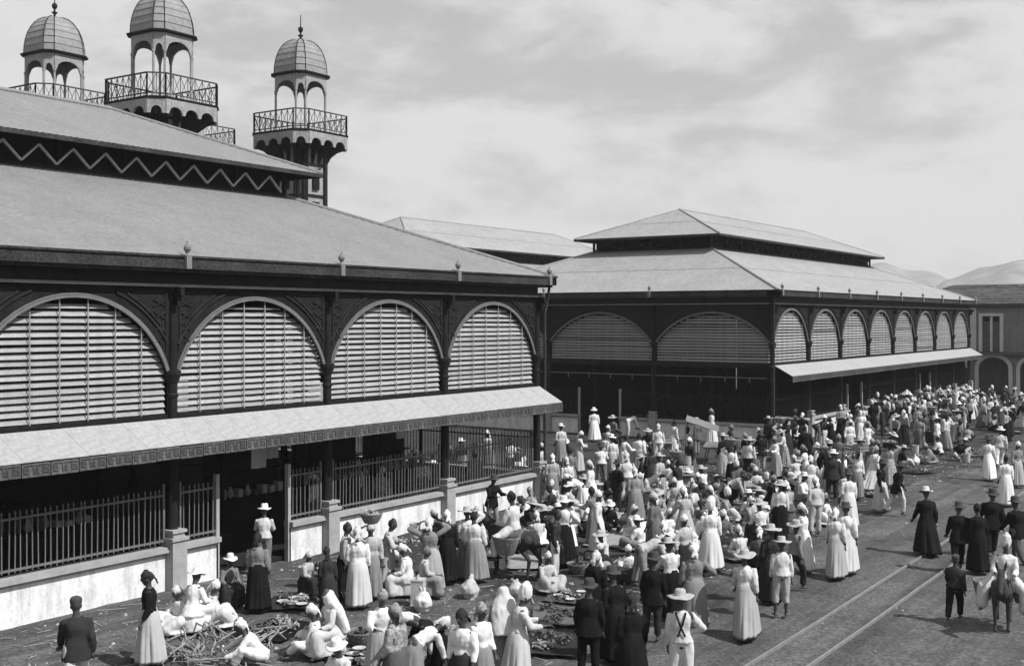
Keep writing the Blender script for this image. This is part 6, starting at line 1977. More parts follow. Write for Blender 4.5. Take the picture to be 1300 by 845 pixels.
    (29.04, -2.76, 18, 0.947, 'sit', 'jacket:d', 'trousers:g', 'straw', "ground-seated person in dark jacket, grey trousers, straw hat, near hall's last arch", 0.00, 'traders on the open ground', None),
    (37.13, -8.27, 1, 0.985, 'stool', 'blouse:w', 'skirt:g', 'whitehat', 'low-seated person in white blouse, grey skirt, white hat, among traders near mats', 0.00, 'traders on the open ground', None),
    (37.37, -7.28, 166, 0.947, 'sit', 'blouse:w', 'skirt:w', 'straw', 'ground-seated person in white dress, straw hat, among traders near mats', 0.00, 'traders on the open ground', None),
    (31.88, -1.90, 204, 0.979, 'sit', 'jacket:d', 'trousers:c', 'cap', "ground-seated person in dark jacket, cream trousers, cap, near hall's last arch", 0.00, 'traders on the open ground', None),
    (36.55, -6.00, 120, 0.999, 'crouch', 'jacket:d', 'trousers:b', 'felt', 'crouching person in dark jacket, black trousers, dark hat, among traders near mats', 0.00, 'traders on the open ground', None),
    (26.15, -1.91, 189, 1.006, 'crouch', 'blouse:b', 'skirt:b', 'wrap:c', "crouching person in black dress, cream headscarf, near hall's third arch", 0.00, 'traders on the open ground', None),
    (39.26, -3.81, 163, 0.964, 'sit', 'blouse:w', 'skirt:m', 'straw', 'ground-seated person in white blouse, drab skirt, straw hat, on ground before passage', 0.00, 'traders on the open ground', None),
    (31.98, -7.12, 269, 0.967, 'sit', 'blouse:m', 'skirt:m', 'wrap:d', 'ground-seated person in drab dress, dark headscarf, among traders near mats', 0.00, 'traders on the open ground', None),
    (37.89, -1.54, 314, 0.949, 'sit', 'blouse:b', 'skirt:b', 'wrap:w', 'ground-seated person in black dress, white headscarf, on ground before passage', 0.00, 'traders on the open ground', None),
    (35.79, -2.86, 61, 1.013, 'sit', 'blouse:w', 'skirt:c', 'wrap:w', 'ground-seated person in white blouse, cream skirt, white headscarf, on ground before passage, leftmost', 0.00, 'traders on the open ground', None),
    (31.57, -3.39, 316, 0.944, 'crouch', 'blouse:w', 'skirt:w', 'wrap:p', "crouching person in white dress, printed headscarf, near hall's last arch", 0.00, 'traders on the open ground', None),
    (27.33, -7.90, 181, 1.016, 'stand', 'blouse:m', 'skirt:m', 'wrap:c', 'standing person in drab dress, cream headscarf, among traders near mats', 0.00, 'traders on the open ground', None),
    (35.04, -7.49, 358, 1.002, 'sit', 'shirt:w', 'trousers:w', 'straw', 'ground-seated person in white suit, straw hat, among traders near mats', 0.00, 'traders on the open ground', None),
    (30.15, -2.18, 246, 0.986, 'crouch', 'shirt:w', 'trousers:b', 'cap', "crouching person in white shirt, black trousers, cap, near hall's last arch", 0.00, 'traders on the open ground', None),
    (26.11, -5.90, 12, 0.976, 'walk', 'blouse:w', 'skirt+apron:d', 'straw', 'walking person in white blouse, dark skirt, straw hat, among traders near mats', 0.00, 'traders on the open ground', None),
    (39.01, -5.15, 338, 0.941, 'stool', 'blouse:m', 'skirt:c', 'tall:w', 'low-seated person in drab blouse, cream skirt, white turban, among traders near mats', 0.00, 'traders on the open ground', None),
    (28.05, -3.84, 50, 0.952, 'sit', 'jacket:b', 'trousers:b', 'straw', 'ground-seated person in black suit, straw hat, on ground before passage', 0.00, 'traders on the open ground', None),
    (39.80, -2.64, 106, 1.011, 'crouch', 'jacket:m', 'trousers:c', 'felt', 'crouching person in drab jacket, cream trousers, dark hat, on ground before passage', 0.00, 'traders on the open ground', None),
    (35.63, -3.85, 172, 1.007, 'stand', 'blouse:c', 'skirt:p', 'straw', 'standing person in cream blouse, printed skirt, straw hat, on ground before passage', 0.00, 'traders on the open ground', None),
    (37.24, -5.50, 147, 1.016, 'crouch', 'blouse:c', 'skirt:c', 'straw', 'crouching person in cream dress, straw hat, among traders near mats', 0.00, 'traders on the open ground', None),
    (29.26, -5.06, 174, 0.979, 'sit', 'blouse:b', 'skirt:b', 'wrap:w', 'ground-seated person in black dress, white headscarf, among traders near mats', 0.00, 'traders on the open ground', None),
    (28.77, -4.39, 171, 1.027, 'crouch', 'blouse:m', 'skirt:m', 'whitehat', 'crouching person in drab dress, white hat, on ground before passage', 0.00, 'traders on the open ground', None),
    (29.08, -7.90, 157, 0.999, 'walk', 'blouse:c', 'skirt:c', 'wrap:w', 'walking person in cream dress, white headscarf, among traders near mats', 0.00, 'traders on the open ground', None),
    (36.25, -7.56, 18, 0.961, 'stool', 'blouse:b', 'skirt:b', 'wrap:g', 'low-seated person in black dress, grey headscarf, among traders near mats', 0.00, 'traders on the open ground', None),
    (28.59, -1.79, 342, 0.941, 'reach', 'jacket:b', 'trousers:g', 'felt', "reaching person in black jacket, grey trousers, dark hat, near hall's last arch", 0.00, 'traders on the open ground', None),
    (34.01, -6.86, 11, 1.000, 'sit', 'blouse:p', 'skirt:w', 'tall:w', 'ground-seated person in printed blouse, white skirt, white turban, among traders near mats', 0.00, 'traders on the open ground', None),
    (28.20, -5.56, 176, 0.933, 'reach', 'blouse:g', 'skirt:g', 'wrap:d', 'reaching person in grey dress, dark headscarf, among traders near mats', 0.00, 'traders on the open ground', None),
    (35.83, -1.67, 351, 0.995, 'sit', 'jacket:b', 'trousers:g', 'cap', 'ground-seated person in black jacket, grey trousers, cap, on ground before passage', 0.00, 'traders on the open ground', None),
    (34.72, -1.35, 116, 0.932, 'sit', 'jacket:b', 'trousers:g', 'straw', 'ground-seated person in black jacket, grey trousers, straw hat, on ground before passage', 0.00, 'traders on the open ground', None),
    (27.20, -2.25, 295, 0.968, 'sit', 'blouse:c', 'skirt:g', 'wrap:c', "ground-seated person in cream blouse, grey skirt, cream headscarf, near hall's third arch", 0.00, 'traders on the open ground', None),
    (30.71, -4.13, 344, 1.028, 'sit', 'blouse:b', 'skirt:w', 'wrap:c', 'ground-seated person in black blouse, white skirt, cream headscarf, on ground before passage', 0.00, 'traders on the open ground', None),
    (33.14, -5.07, 290, 0.969, 'sit', 'blouse:p', 'skirt:p', 'straw', 'ground-seated person in printed dress, straw hat, among traders near mats', 0.00, 'traders on the open ground', None),
    (38.81, -1.55, 214, 0.973, 'stool', 'blouse:d', 'skirt:w', 'straw', 'low-seated person in dark blouse, white skirt, straw hat, on ground before passage', 0.00, 'traders on the open ground', None),
    (40.43, -7.78, 31, 0.998, 'carry', 'blouse:b', 'skirt:c', 'wrap:w', 'tray-bearing person in black blouse, cream skirt, white headscarf, on ground nearer rails', 0.00, 'traders on the open ground', ('tray', 'flat tray borne on a head on ground nearer rails, leftmost')),
    (33.65, -2.59, 154, 0.944, 'sit', 'blouse:g', 'skirt:c', 'straw', "ground-seated person in grey blouse, cream skirt, straw hat, near hall's last arch", 0.00, 'traders on the open ground', None),
    (40.21, -4.47, 271, 0.960, 'carry', 'blouse:w', 'skirt:b', 'wrap:g', 'basket-bearing person in white blouse, black skirt, grey headscarf, on ground before passage', 0.00, 'traders on the open ground', ('basket', 'round basket borne on a head on ground before passage, leftmost')),
    (39.60, -6.36, 122, 0.955, 'sit', 'jacket:m', 'trousers:w', 'hair', 'ground-seated person in drab jacket, white trousers, bare head, among traders near mats', 0.00, 'traders on the open ground', None),
    (30.20, 2.20, 144, 1.000, 'stand', 'blouse:w', 'skirt:g', 'wrap:w', 'standing person in white blouse, grey skirt, white headscarf, inside near hall, fourth from left', 0.06, 'people inside the near hall', None),
    (31.60, 3.80, 64, 1.000, 'stand', 'blouse:c', 'skirt:g', 'wrap:w', 'standing person in cream blouse, grey skirt, white headscarf, inside near hall', 0.06, 'people inside the near hall', None),
    (28.00, 3.00, 244, 1.000, 'stand', 'blouse:w', 'skirt:g', 'wrap:w', 'standing person in white blouse, grey skirt, white headscarf, inside near hall, third from left', 0.06, 'people inside the near hall', None),
    (32.60, 1.80, 334, 1.000, 'stand', 'blouse:g', 'skirt:g', 'wrap:w', 'standing person in grey dress, white headscarf, inside near hall', 0.06, 'people inside the near hall', None),
    (25.00, 2.00, 194, 1.000, 'stand', 'blouse:w', 'skirt:g', 'wrap:w', 'standing person in white blouse, grey skirt, white headscarf, inside near hall, leftmost', 0.06, 'people inside the near hall', None),
    (31.00, 6.00, 124, 1.000, 'stand', 'blouse:w', 'skirt:g', 'wrap:w', 'standing person in white blouse, grey skirt, white headscarf, inside near hall, second from left', 0.06, 'people inside the near hall', None),
    (27.20, 1.40, 104, 1.000, 'stand', 'shirt:c', 'skirt:g', 'wrap:w', 'standing person in cream shirt, grey skirt, white headscarf, inside near hall', 0.06, 'people inside the near hall', None),
]

# far figures: x, y, heading, scale, pose, upper garment, lower garment, head covering
CROWD = [
    (75.5, -2.0, 89, 1.02, 'reach', 'blouse:b', 'skirt:d', 'straw'),
    (80.2, -1.2, 72, 1.02, 'hip', 'blouse:c', 'skirt:p', 'tall:w'),
    (75.0, -3.5, 55, 1.01, 'hip', 'jacket:d', 'trousers:w', 'straw'),
    (76.5, -3.6, 3, 0.95, 'hip', 'blouse:w', 'skirt:d', 'wrap:p'),
    (83.4, -5.5, 129, 0.96, 'walk', 'jacket:d', 'trousers:d', 'felt'),
    (84.1, -6.0, 8, 0.99, 'carry', 'blouse:w', 'skirt:m', 'straw'),
    (70.4, -2.9, 119, 0.99, 'walk', 'blouse:w', 'skirt:b', 'wrap:w'),
    (76.1, -4.9, 45, 1.04, 'carry', 'shirt:w', 'trousers:w', 'felt'),
    (78.7, -3.7, 52, 0.95, 'walk', 'blouse:b', 'skirt:c', 'wrap:w'),
    (83.1, -2.9, 84, 0.96, 'reach', 'blouse:c', 'skirt:b', 'wrap:w'),
    (77.0, -0.8, 121, 0.98, 'reach', 'jacket:b', 'trousers:g', 'whitehat:w'),
    (82.0, -4.8, 14, 0.97, 'carry', 'blouse:p', 'skirt:g', 'wrap:c'),
    (82.7, -2.2, 38, 1.01, 'reach', 'shirt:c', 'trousers:b', 'felt'),
    (84.3, -8.2, 327, 0.94, 'reach', 'blouse:d', 'skirt:p', 'wrap:p'),
    (77.5, -8.6, 317, 0.98, 'hip', 'blouse:c', 'skirt:g', 'wrap:d'),
    (79.9, -5.4, 240, 0.98, 'carry', 'jacket:d', 'trousers:w', 'felt'),
    (73.7, -7.8, 240, 1.02, 'reach', 'jacket:b', 'trousers:b', 'felt'),
    (75.5, -7.9, 1, 0.99, 'walk', 'shirt:w', 'trousers:d', 'felt'),
    (84.2, -9.1, 184, 1.03, 'walk', 'jacket:b', 'trousers:b', 'whitehat:w'),
    (78.9, -5.7, 277, 0.95, 'stand', 'shirt:w', 'trousers:b', 'felt'),
    (70.2, -0.9, 108, 1.05, 'hip', 'blouse:d', 'skirt:g', 'tall:w'),
    (70.6, -8.0, 284, 0.96, 'reach', 'blouse:w', 'skirt:c', 'wrap:p'),
    (82.9, -6.3, 202, 1.02, 'reach', 'blouse:g', 'skirt:g', 'wrap:c'),
    (76.4, -7.8, 66, 1.04, 'carry', 'shirt:g', 'trousers:b', 'whitehat:w'),
    (79.6, -9.1, 359, 0.99, 'stand', 'blouse:d', 'skirt:p', 'wrap:p'),
    (73.4, -0.8, 94, 0.95, 'stand', 'blouse:b', 'skirt:w', 'wrap:w'),
    (74.5, -2.2, 57, 0.98, 'carry', 'shirt:c', 'trousers:b', 'felt'),
    (70.9, -1.8, 131, 1.00, 'walk', 'blouse:m', 'skirt:c', 'whitehat'),
    (74.7, -8.9, 268, 0.94, 'walk', 'blouse:w', 'skirt:c', 'wrap:p'),
    (70.4, -6.9, 60, 1.03, 'walk', 'blouse:c', 'skirt:m', 'tall:w'),
    (79.0, -1.9, 40, 0.99, 'hip', 'blouse:w', 'skirt:g', 'wrap:d'),
    (83.7, -7.3, 356, 1.00, 'hip', 'shirt:w', 'trousers:b', 'felt'),
    (83.0, -7.7, 134, 0.97, 'stand', 'shirt:g', 'trousers:g', 'straw'),
    (73.8, -1.7, 317, 1.03, 'reach', 'jacket:b', 'trousers:w', 'whitehat:w'),
    (75.8, -1.1, 218, 0.97, 'reach', 'blouse:d', 'skirt:p', 'wrap:w'),
    (75.0, -2.5, 54, 1.01, 'reach', 'blouse:b', 'skirt:m', 'wrap:p'),
    (80.4, -7.1, 146, 0.94, 'walk', 'blouse:g', 'skirt:c', 'straw'),
    (71.1, -8.9, 22, 1.04, 'walk', 'blouse:b', 'skirt:c', 'wrap:w'),
    (83.9, -0.9, 357, 0.98, 'walk', 'blouse:g', 'skirt:m', 'wrap:d'),
    (70.5, -4.5, 206, 0.96, 'stand', 'blouse:b', 'skirt:d', 'wrap:w'),
    (83.5, -1.8, 323, 0.95, 'reach', 'blouse:c', 'skirt:b', 'wrap:p'),
    (79.8, -4.5, 196, 0.96, 'hip', 'shirt:c', 'trousers:b', 'whitehat:w'),
    (75.3, -5.1, 117, 1.00, 'carry', 'blouse:c', 'skirt:w', 'tall:w'),
    (79.0, -8.8, 113, 1.04, 'reach', 'blouse:c', 'skirt:g', 'straw'),
    (73.1, -5.2, 261, 0.94, 'reach', 'blouse:b', 'skirt:c', 'whitehat'),
    (73.9, -2.5, 340, 0.93, 'walk', 'blouse:w', 'skirt:d', 'wrap:w'),
    (82.4, -3.4, 114, 0.98, 'hip', 'blouse:w', 'skirt:p', 'wrap:w'),
    (69.3, -1.8, 223, 1.02, 'stand', 'blouse:w', 'skirt:m', 'wrap:w'),
    (79.5, -1.2, 262, 0.99, 'hip', 'jacket:b', 'trousers:b', 'felt'),
    (74.2, -3.1, 191, 0.94, 'stand', 'blouse:g', 'skirt:g', 'wrap:g'),
    (78.9, -2.5, 225, 0.96, 'carry', 'blouse:m', 'skirt:w', 'straw'),
    (80.9, -1.2, 266, 0.96, 'carry', 'blouse:b', 'skirt:p', 'tall:w'),
    (74.1, -9.3, 192, 1.03, 'stand', 'blouse:d', 'skirt:m', 'tall:w'),
    (72.3, -5.3, 267, 0.97, 'hip', 'blouse:w', 'skirt:b', 'wrap:w'),
    (71.1, -3.7, 239, 1.00, 'stand', 'blouse:w', 'skirt:w', 'tall:w'),
    (85.0, -7.6, 66, 0.95, 'reach', 'shirt:w', 'trousers:b', 'whitehat:w'),
    (81.0, -3.5, 97, 0.99, 'reach', 'blouse:c', 'skirt:p', 'wrap:c'),
    (78.7, -1.1, 46, 0.96, 'carry', 'blouse:c', 'skirt:p', 'wrap:p'),
    (73.9, -4.0, 228, 0.99, 'walk', 'blouse:c', 'skirt:m', 'wrap:p'),
    (71.1, -4.5, 217, 0.94, 'hip', 'blouse:b', 'skirt:p', 'wrap:w'),
    (78.2, -3.1, 144, 1.03, 'stand', 'jacket:b', 'trousers:w', 'whitehat:w'),
    (72.1, -8.7, 108, 0.94, 'reach', 'jacket:b', 'trousers:w', 'felt'),
    (83.6, -8.8, 306, 1.03, 'hip', 'shirt:g', 'trousers:g', 'whitehat:w'),
    (84.4, -5.4, 262, 1.03, 'hip', 'blouse:d', 'skirt:w', 'wrap:w'),
    (71.1, -1.0, 344, 1.00, 'reach', 'blouse:c', 'skirt:d', 'wrap:g'),
    (69.5, -8.4, 229, 0.93, 'stand', 'blouse:p', 'skirt:m', 'wrap:d'),
    (82.9, -4.9, 231, 1.04, 'reach', 'blouse:w', 'skirt:g', 'tall:w'),
    (74.6, -1.1, 331, 0.97, 'reach', 'shirt:g', 'trousers:w', 'straw'),
    (84.9, -2.6, 49, 1.04, 'walk', 'jacket:b', 'trousers:b', 'straw'),
    (77.8, -4.8, 148, 1.00, 'reach', 'blouse:d', 'skirt:m', 'whitehat'),
    (74.5, -8.3, 234, 0.99, 'reach', 'blouse:g', 'skirt:p', 'wrap:p'),
    (84.8, -1.5, 25, 0.97, 'walk', 'jacket:d', 'trousers:b', 'straw'),
    (70.0, -7.6, 336, 0.98, 'hip', 'jacket:d', 'trousers:g', 'straw'),
    (72.5, -1.0, 355, 0.98, 'walk', 'blouse:m', 'skirt:d', 'wrap:c'),
    (82.3, -0.8, 294, 0.97, 'stand', 'shirt:c', 'trousers:d', 'whitehat:w'),
    (82.6, -8.7, 49, 1.00, 'walk', 'blouse:w', 'skirt:p', 'wrap:g'),
    (84.3, -2.5, 172, 0.94, 'carry', 'blouse:g', 'skirt:d', 'wrap:c'),
    (76.7, -5.0, 11, 0.96, 'walk', 'shirt:w', 'trousers:w', 'felt'),
    (74.7, -1.7, 282, 0.93, 'hip', 'blouse:p', 'skirt:d', 'wrap:c'),
    (80.8, -4.3, 227, 0.97, 'walk', 'blouse:w', 'skirt:d', 'wrap:d'),
    (81.7, -4.2, 286, 0.98, 'reach', 'blouse:b', 'skirt:d', 'wrap:g'),
    (70.0, -2.2, 89, 1.05, 'walk', 'blouse:g', 'skirt:b', 'wrap:d'),
    (75.1, -6.6, 122, 0.93, 'walk', 'blouse:m', 'skirt:b', 'wrap:d'),
    (74.1, -6.7, 333, 0.99, 'reach', 'blouse:w', 'skirt:d', 'wrap:p'),
    (77.3, -5.4, 161, 0.99, 'stand', 'blouse:p', 'skirt:w', 'straw'),
    (83.0, -1.4, 155, 0.99, 'stand', 'shirt:w', 'trousers:w', 'felt'),
    (81.1, -1.9, 127, 0.97, 'reach', 'blouse:g', 'skirt:g', 'wrap:w'),
    (81.8, -3.6, 278, 1.03, 'reach', 'shirt:w', 'trousers:b', 'whitehat:w'),
    (69.2, -0.9, 32, 0.94, 'stand', 'blouse:b', 'skirt:b', 'wrap:g'),
    (80.0, -8.6, 134, 0.97, 'reach', 'blouse:g', 'skirt:m', 'whitehat'),
    (73.2, -1.8, 240, 1.03, 'hip', 'shirt:w', 'trousers:w', 'whitehat:w'),
    (72.2, -3.1, 352, 1.03, 'stand', 'shirt:w', 'trousers:d', 'felt'),
    (73.3, -6.7, 316, 1.00, 'stand', 'blouse:w', 'skirt:c', 'wrap:w'),
    (73.0, -8.6, 91, 1.04, 'hip', 'blouse:w', 'skirt:p', 'wrap:p'),
    (71.8, -5.8, 114, 0.98, 'walk', 'shirt:g', 'trousers:b', 'felt'),
]

# kind, x, y, turn, size, label
GOODS = [
    ('tub', 19.97, -2.42, 0, 1.00, 'white tub beside the short wall, the left of a pair'),
    ('tub', 20.10, -2.90, 20, 1.00, 'white tub beside the column pedestal, the right of a pair'),
    ('tin', 20.05, -5.79, 25, 1.00, 'tall square white tin standing on the open ground'),
    ('tin', 16.24, -9.78, 10, 1.10, 'square white tin cut by the bottom edge'),
    ('sack', 19.78, -6.14, 60, 1.00, 'bulging white sack leaning by the tall white tin'),
    ('mat', 25.20, -5.35, 34, 1.00, 'small straw mat spread below the white rider'),
    ('mat', 29.25, -5.49, 20, 1.50, 'long straw mat spread beside the huge black skirt'),
    ('mat', 32.70, -3.34, 22, 1.20, 'straw mat spread behind the long mat'),
    ('sticks', 15.91, -3.63, 50, 1.00, 'heap of split sticks beside the people seated in white'),
    ('sticks', 14.69, -5.84, 110, 1.00, 'heap of sticks at the bottom edge before the leaning man'),
    ('sticks', 14.47, -4.64, 75, 1.00, 'heap of sticks at the bottom edge near the black-bloused woman'),
    ('sticks', 16.04, -5.04, 20, 0.80, 'small heap of sticks behind the leaning man'),
    ('sack', 14.69, -5.49, 30, 0.60, 'small white bundle within reach of the leaning man'),
    ('cloth', 16.72, -4.82, 10, 1.20, 'dark ground cloth with pale produce behind the seated men'),
    ('cloth', 18.54, -3.45, 40, 1.00, 'dark ground cloth with pale produce below the short wall'),
    ('cloth', 18.97, -9.96, 20, 1.20, 'dark cloth heaped with pale produce in front of the white turban'),
    ('cloth', 20.84, -9.01, 30, 1.20, 'dark cloth set with pale dishes behind the heaped one'),
    ('cloth', 16.07, -7.53, 60, 1.00, 'dark cloth of produce before the wide white hat at bottom edge'),
    ('basket', 17.02, -6.79, 0, 1.00, 'wicker basket beside the veiled figure'),
    ('cloth', 19.30, -8.62, 0, 1.00, 'dark cloth of produce behind the veiled grey dress'),
    ('basket', 18.03, -8.28, 0, 1.10, 'wicker basket beside the stooping black figure'),
    ('crate', 20.19, -4.15, 30, 1.00, 'slatted crate below the long white dress'),
    ('basket', 19.45, -4.40, 0, 0.90, 'wicker basket below the long white dress'),
    ('table', 38.86, -3.18, 26, 1.40, 'long plank table in the middle of the open market'),
    ('table', 34.42, -3.93, 30, 1.20, 'plank table closest to the straw mats'),
    ('table', 47.57, -0.39, 20, 1.20, 'plank table before the far hall end wall'),
    ('table', 47.71, 2.01, 22, 1.00, 'plank table at the passage mouth'),
    ('awning', 46.04, -0.61, 24, 1.00, 'sloping pale cloth awning on poles before the far hall end'),
    ('table', 36.96, -6.21, 40, 0.90, 'low plank table among the seated traders'),
    ('basket', 13.62, -8.62, 79, 1.10, 'round wicker basket among traders near mats, leftmost of its kind'),
    ('sack', 21.32, -6.30, 4, 1.02, 'pale stuffed sack among traders near mats, leftmost of its kind'),
    ('basket', 21.69, -3.48, 82, 0.97, "round wicker basket near hall's second arch"),
    ('cloth', 22.38, -8.23, 13, 0.86, 'dark ground cloth of produce among traders near mats, leftmost of its kind'),
    ('basket', 24.84, -7.03, 22, 0.94, 'round wicker basket among traders near mats, second of its kind from left'),
    ('basket', 30.85, -7.56, 29, 1.01, 'round wicker basket among traders near mats, third of its kind from left'),
    ('sack', 31.50, -8.76, 100, 0.99, 'pale stuffed sack among traders near mats, fourth of its kind from left'),
    ('sack', 33.16, -9.07, 150, 0.90, 'pale stuffed sack among traders near mats, fifth of its kind from left'),
    ('cloth', 29.68, -7.91, 140, 0.91, 'dark ground cloth of produce among traders near mats, sixth of its kind from left'),
    ('cloth', 30.45, -6.59, 73, 1.10, 'dark ground cloth of produce among traders near mats, fourth of its kind from left'),
    ('cloth', 44.59, -4.60, 25, 1.00, 'dark ground cloth of produce on ground nearer rails, leftmost of its kind'),
    ('sack', 63.94, -7.60, 143, 1.06, 'pale stuffed sack beside far hall'),
    ('cloth', 68.99, -8.70, 25, 0.98, 'dark ground cloth of produce beside far hall, second of its kind from left'),
    ('basket', 47.13, -6.73, 48, 0.90, 'round wicker basket on ground nearer rails, fourth of its kind from left'),
    ('tub', 55.51, -7.09, 46, 0.92, 'white tub beside far hall'),
    ('crate', 44.89, -2.93, 142, 0.82, 'slatted wooden crate on ground before passage, third of its kind from left'),
    ('cloth', 41.60, -8.99, 97, 0.90, 'dark ground cloth of produce on ground nearer rails, second of its kind from left'),
    ('cloth', 53.18, -2.83, 33, 1.06, 'dark ground cloth of produce on ground before passage, seventh of its kind from left'),
    ('basket', 41.92, -5.19, 142, 0.80, 'round wicker basket on ground nearer rails, leftmost of its kind'),
    ('cloth', 56.34, -9.38, 154, 0.87, 'dark ground cloth of produce beside far hall, leftmost of its kind'),
    ('crate', 54.96, -4.74, 171, 0.83, 'slatted wooden crate on ground nearer rails, second of its kind from left'),
    ('sack', 51.67, -8.09, 174, 0.89, 'pale stuffed sack on ground nearer rails, second of its kind from left'),
    ('cloth', 50.40, -2.46, 11, 1.04, 'dark ground cloth of produce on ground before passage, sixth of its kind from left'),
    ('tub', 53.70, -9.80, 19, 0.82, 'white tub on ground nearer rails'),
    ('crate', 41.36, 5.93, 91, 1.08, 'slatted wooden crate deep in the passage'),
    ('tub', 53.53, 0.83, 13, 0.81, 'white tub at the passage mouth'),
    ('cloth', 38.89, 7.72, 127, 1.05, 'dark ground cloth of produce deep in the passage, leftmost of its kind'),
    ('cloth', 50.15, 3.86, 72, 0.90, 'dark ground cloth of produce at the passage mouth, second of its kind from left'),
    ('cloth', 38.00, 2.50, 89, 1.02, 'dark ground cloth of produce at the passage mouth, leftmost of its kind'),
    ('cloth', 44.82, 5.22, 44, 1.08, 'dark ground cloth of produce deep in the passage, second of its kind from left'),
    ('basket', 36.09, -6.43, 94, 0.99, 'round wicker basket among traders near mats, sixth of its kind from left'),
    ('cloth', 37.15, -9.22, 170, 1.09, 'dark ground cloth of produce among traders near mats, seventh of its kind from left'),
    ('tub', 25.98, -0.90, 79, 0.99, "white tub near hall's third arch"),
    ('crate', 29.27, -1.79, 126, 0.87, "slatted wooden crate near hall's last arch"),
    ('cloth', 28.91, -3.44, 75, 1.06, "dark ground cloth of produce near hall's last arch"),
    ('crate', 36.57, -8.58, 159, 0.81, 'slatted wooden crate among traders near mats'),
    ('cloth', 35.71, -0.87, 27, 0.95, 'dark ground cloth of produce on ground before passage, second of its kind from left'),
    ('cloth', 32.21, -5.40, 64, 0.89, 'dark ground cloth of produce among traders near mats, third of its kind from left'),
    ('basket', 34.08, -1.72, 122, 0.86, 'round wicker basket on ground before passage, leftmost of its kind'),
    ('basket', 40.41, -5.84, 105, 0.88, 'round wicker basket on ground nearer rails, second of its kind from left'),
    ('sack', 21.94, -7.12, 97, 0.82, 'pale stuffed sack among traders near mats, second of its kind from left'),
    ('cloth', 41.03, -3.10, 76, 0.80, 'dark ground cloth of produce on ground before passage, fourth of its kind from left'),
    ('sack', 27.09, -5.24, 2, 0.81, 'pale stuffed sack among traders near mats, third of its kind from left'),
    ('cloth', 27.00, -0.92, 51, 0.83, "dark ground cloth of produce near hall's third arch, leftmost of its kind"),
    ('basket', 43.25, -1.26, 43, 0.88, 'round wicker basket on ground before passage, third of its kind from left'),
    ('basket', 46.13, -4.36, 164, 0.99, 'round wicker basket on ground before passage, fourth of its kind from left'),
    ('cloth', 42.46, -2.99, 167, 0.86, 'dark ground cloth of produce on ground before passage, fifth of its kind from left'),
    ('basket', 46.96, -4.84, 29, 0.90, 'round wicker basket on ground nearer rails, third of its kind from left'),
    ('crate', 43.89, -6.28, 144, 0.92, 'slatted wooden crate on ground nearer rails, leftmost of its kind'),
    ('crate', 42.19, -0.95, 26, 0.71, 'slatted wooden crate on ground before passage, second of its kind from left'),
    ('cloth', 21.79, -1.58, 90, 0.84, "dark ground cloth of produce near hall's second arch, leftmost of its kind"),
    ('sack', 46.09, -2.91, 118, 0.92, 'pale stuffed sack on ground before passage'),
    ('sack', 24.77, -2.91, 19, 0.89, "pale stuffed sack near hall's third arch"),
    ('cloth', 22.75, -2.88, 118, 0.71, "dark ground cloth of produce near hall's second arch, second of its kind from left"),
    ('cloth', 33.87, -4.94, 67, 0.89, 'dark ground cloth of produce among traders near mats, fifth of its kind from left'),
    ('cloth', 25.40, -3.94, 40, 0.73, 'dark ground cloth of produce on ground before passage, leftmost of its kind'),
    ('cloth', 26.89, -3.33, 3, 0.93, "dark ground cloth of produce near hall's third arch, second of its kind from left"),
    ('crate', 24.35, -4.26, 58, 0.94, 'slatted wooden crate on ground before passage, leftmost of its kind'),
    ('sack', 42.85, -7.79, 70, 0.78, 'pale stuffed sack on ground nearer rails, leftmost of its kind'),
    ('basket', 40.64, -1.66, 67, 0.96, 'round wicker basket on ground before passage, second of its kind from left'),
    ('basket', 33.34, -7.38, 39, 0.75, 'round wicker basket among traders near mats, fourth of its kind from left'),
    ('cloth', 48.95, -8.89, 153, 0.99, 'dark ground cloth of produce on ground nearer rails, third of its kind from left'),
    ('cloth', 39.88, -3.61, 174, 0.90, 'dark ground cloth of produce on ground before passage, third of its kind from left'),
    ('basket', 32.20, -7.89, 136, 0.75, 'round wicker basket among traders near mats, fifth of its kind from left'),
    ('cloth', 25.67, -8.26, 1, 0.80, 'dark ground cloth of produce among traders near mats, second of its kind from left'),
]

# ------------------------------------------------------------------ baskets, cloths, tables, donkeys
def basket_mesh():
    m = MB()
    n = 22
    prof = [(.15, 0.0), (.17, .03), (.20, .08), (.225, .13), (.245, .18), (.255, .20), (.262, .215), (.255, .228), (.238, .222), (.22, .17), (.16, .06), (.01, .05)]
    vs, fs = [], []
    for i, (r, z) in enumerate(prof):
        for j in range(n):
            th = 2 * math.pi * j / n
            w = 1 + (.022 if (i + j) % 2 else -.01) * (i not in (0, 11))
            vs.append((r * w * math.cos(th), r * w * math.sin(th), z))
    for i in range(len(prof) - 1):
        for j in range(n):
            j2 = (j + 1) % n
            fs.append((i * n + j, i * n + j2, (i + 1) * n + j2, (i + 1) * n + j))
    fs += [tuple(reversed(range(n))), tuple((len(prof) - 1) * n + j for j in range(n))]
    m.add(vs, fs)
    return m.mesh('basket', 'wicker')

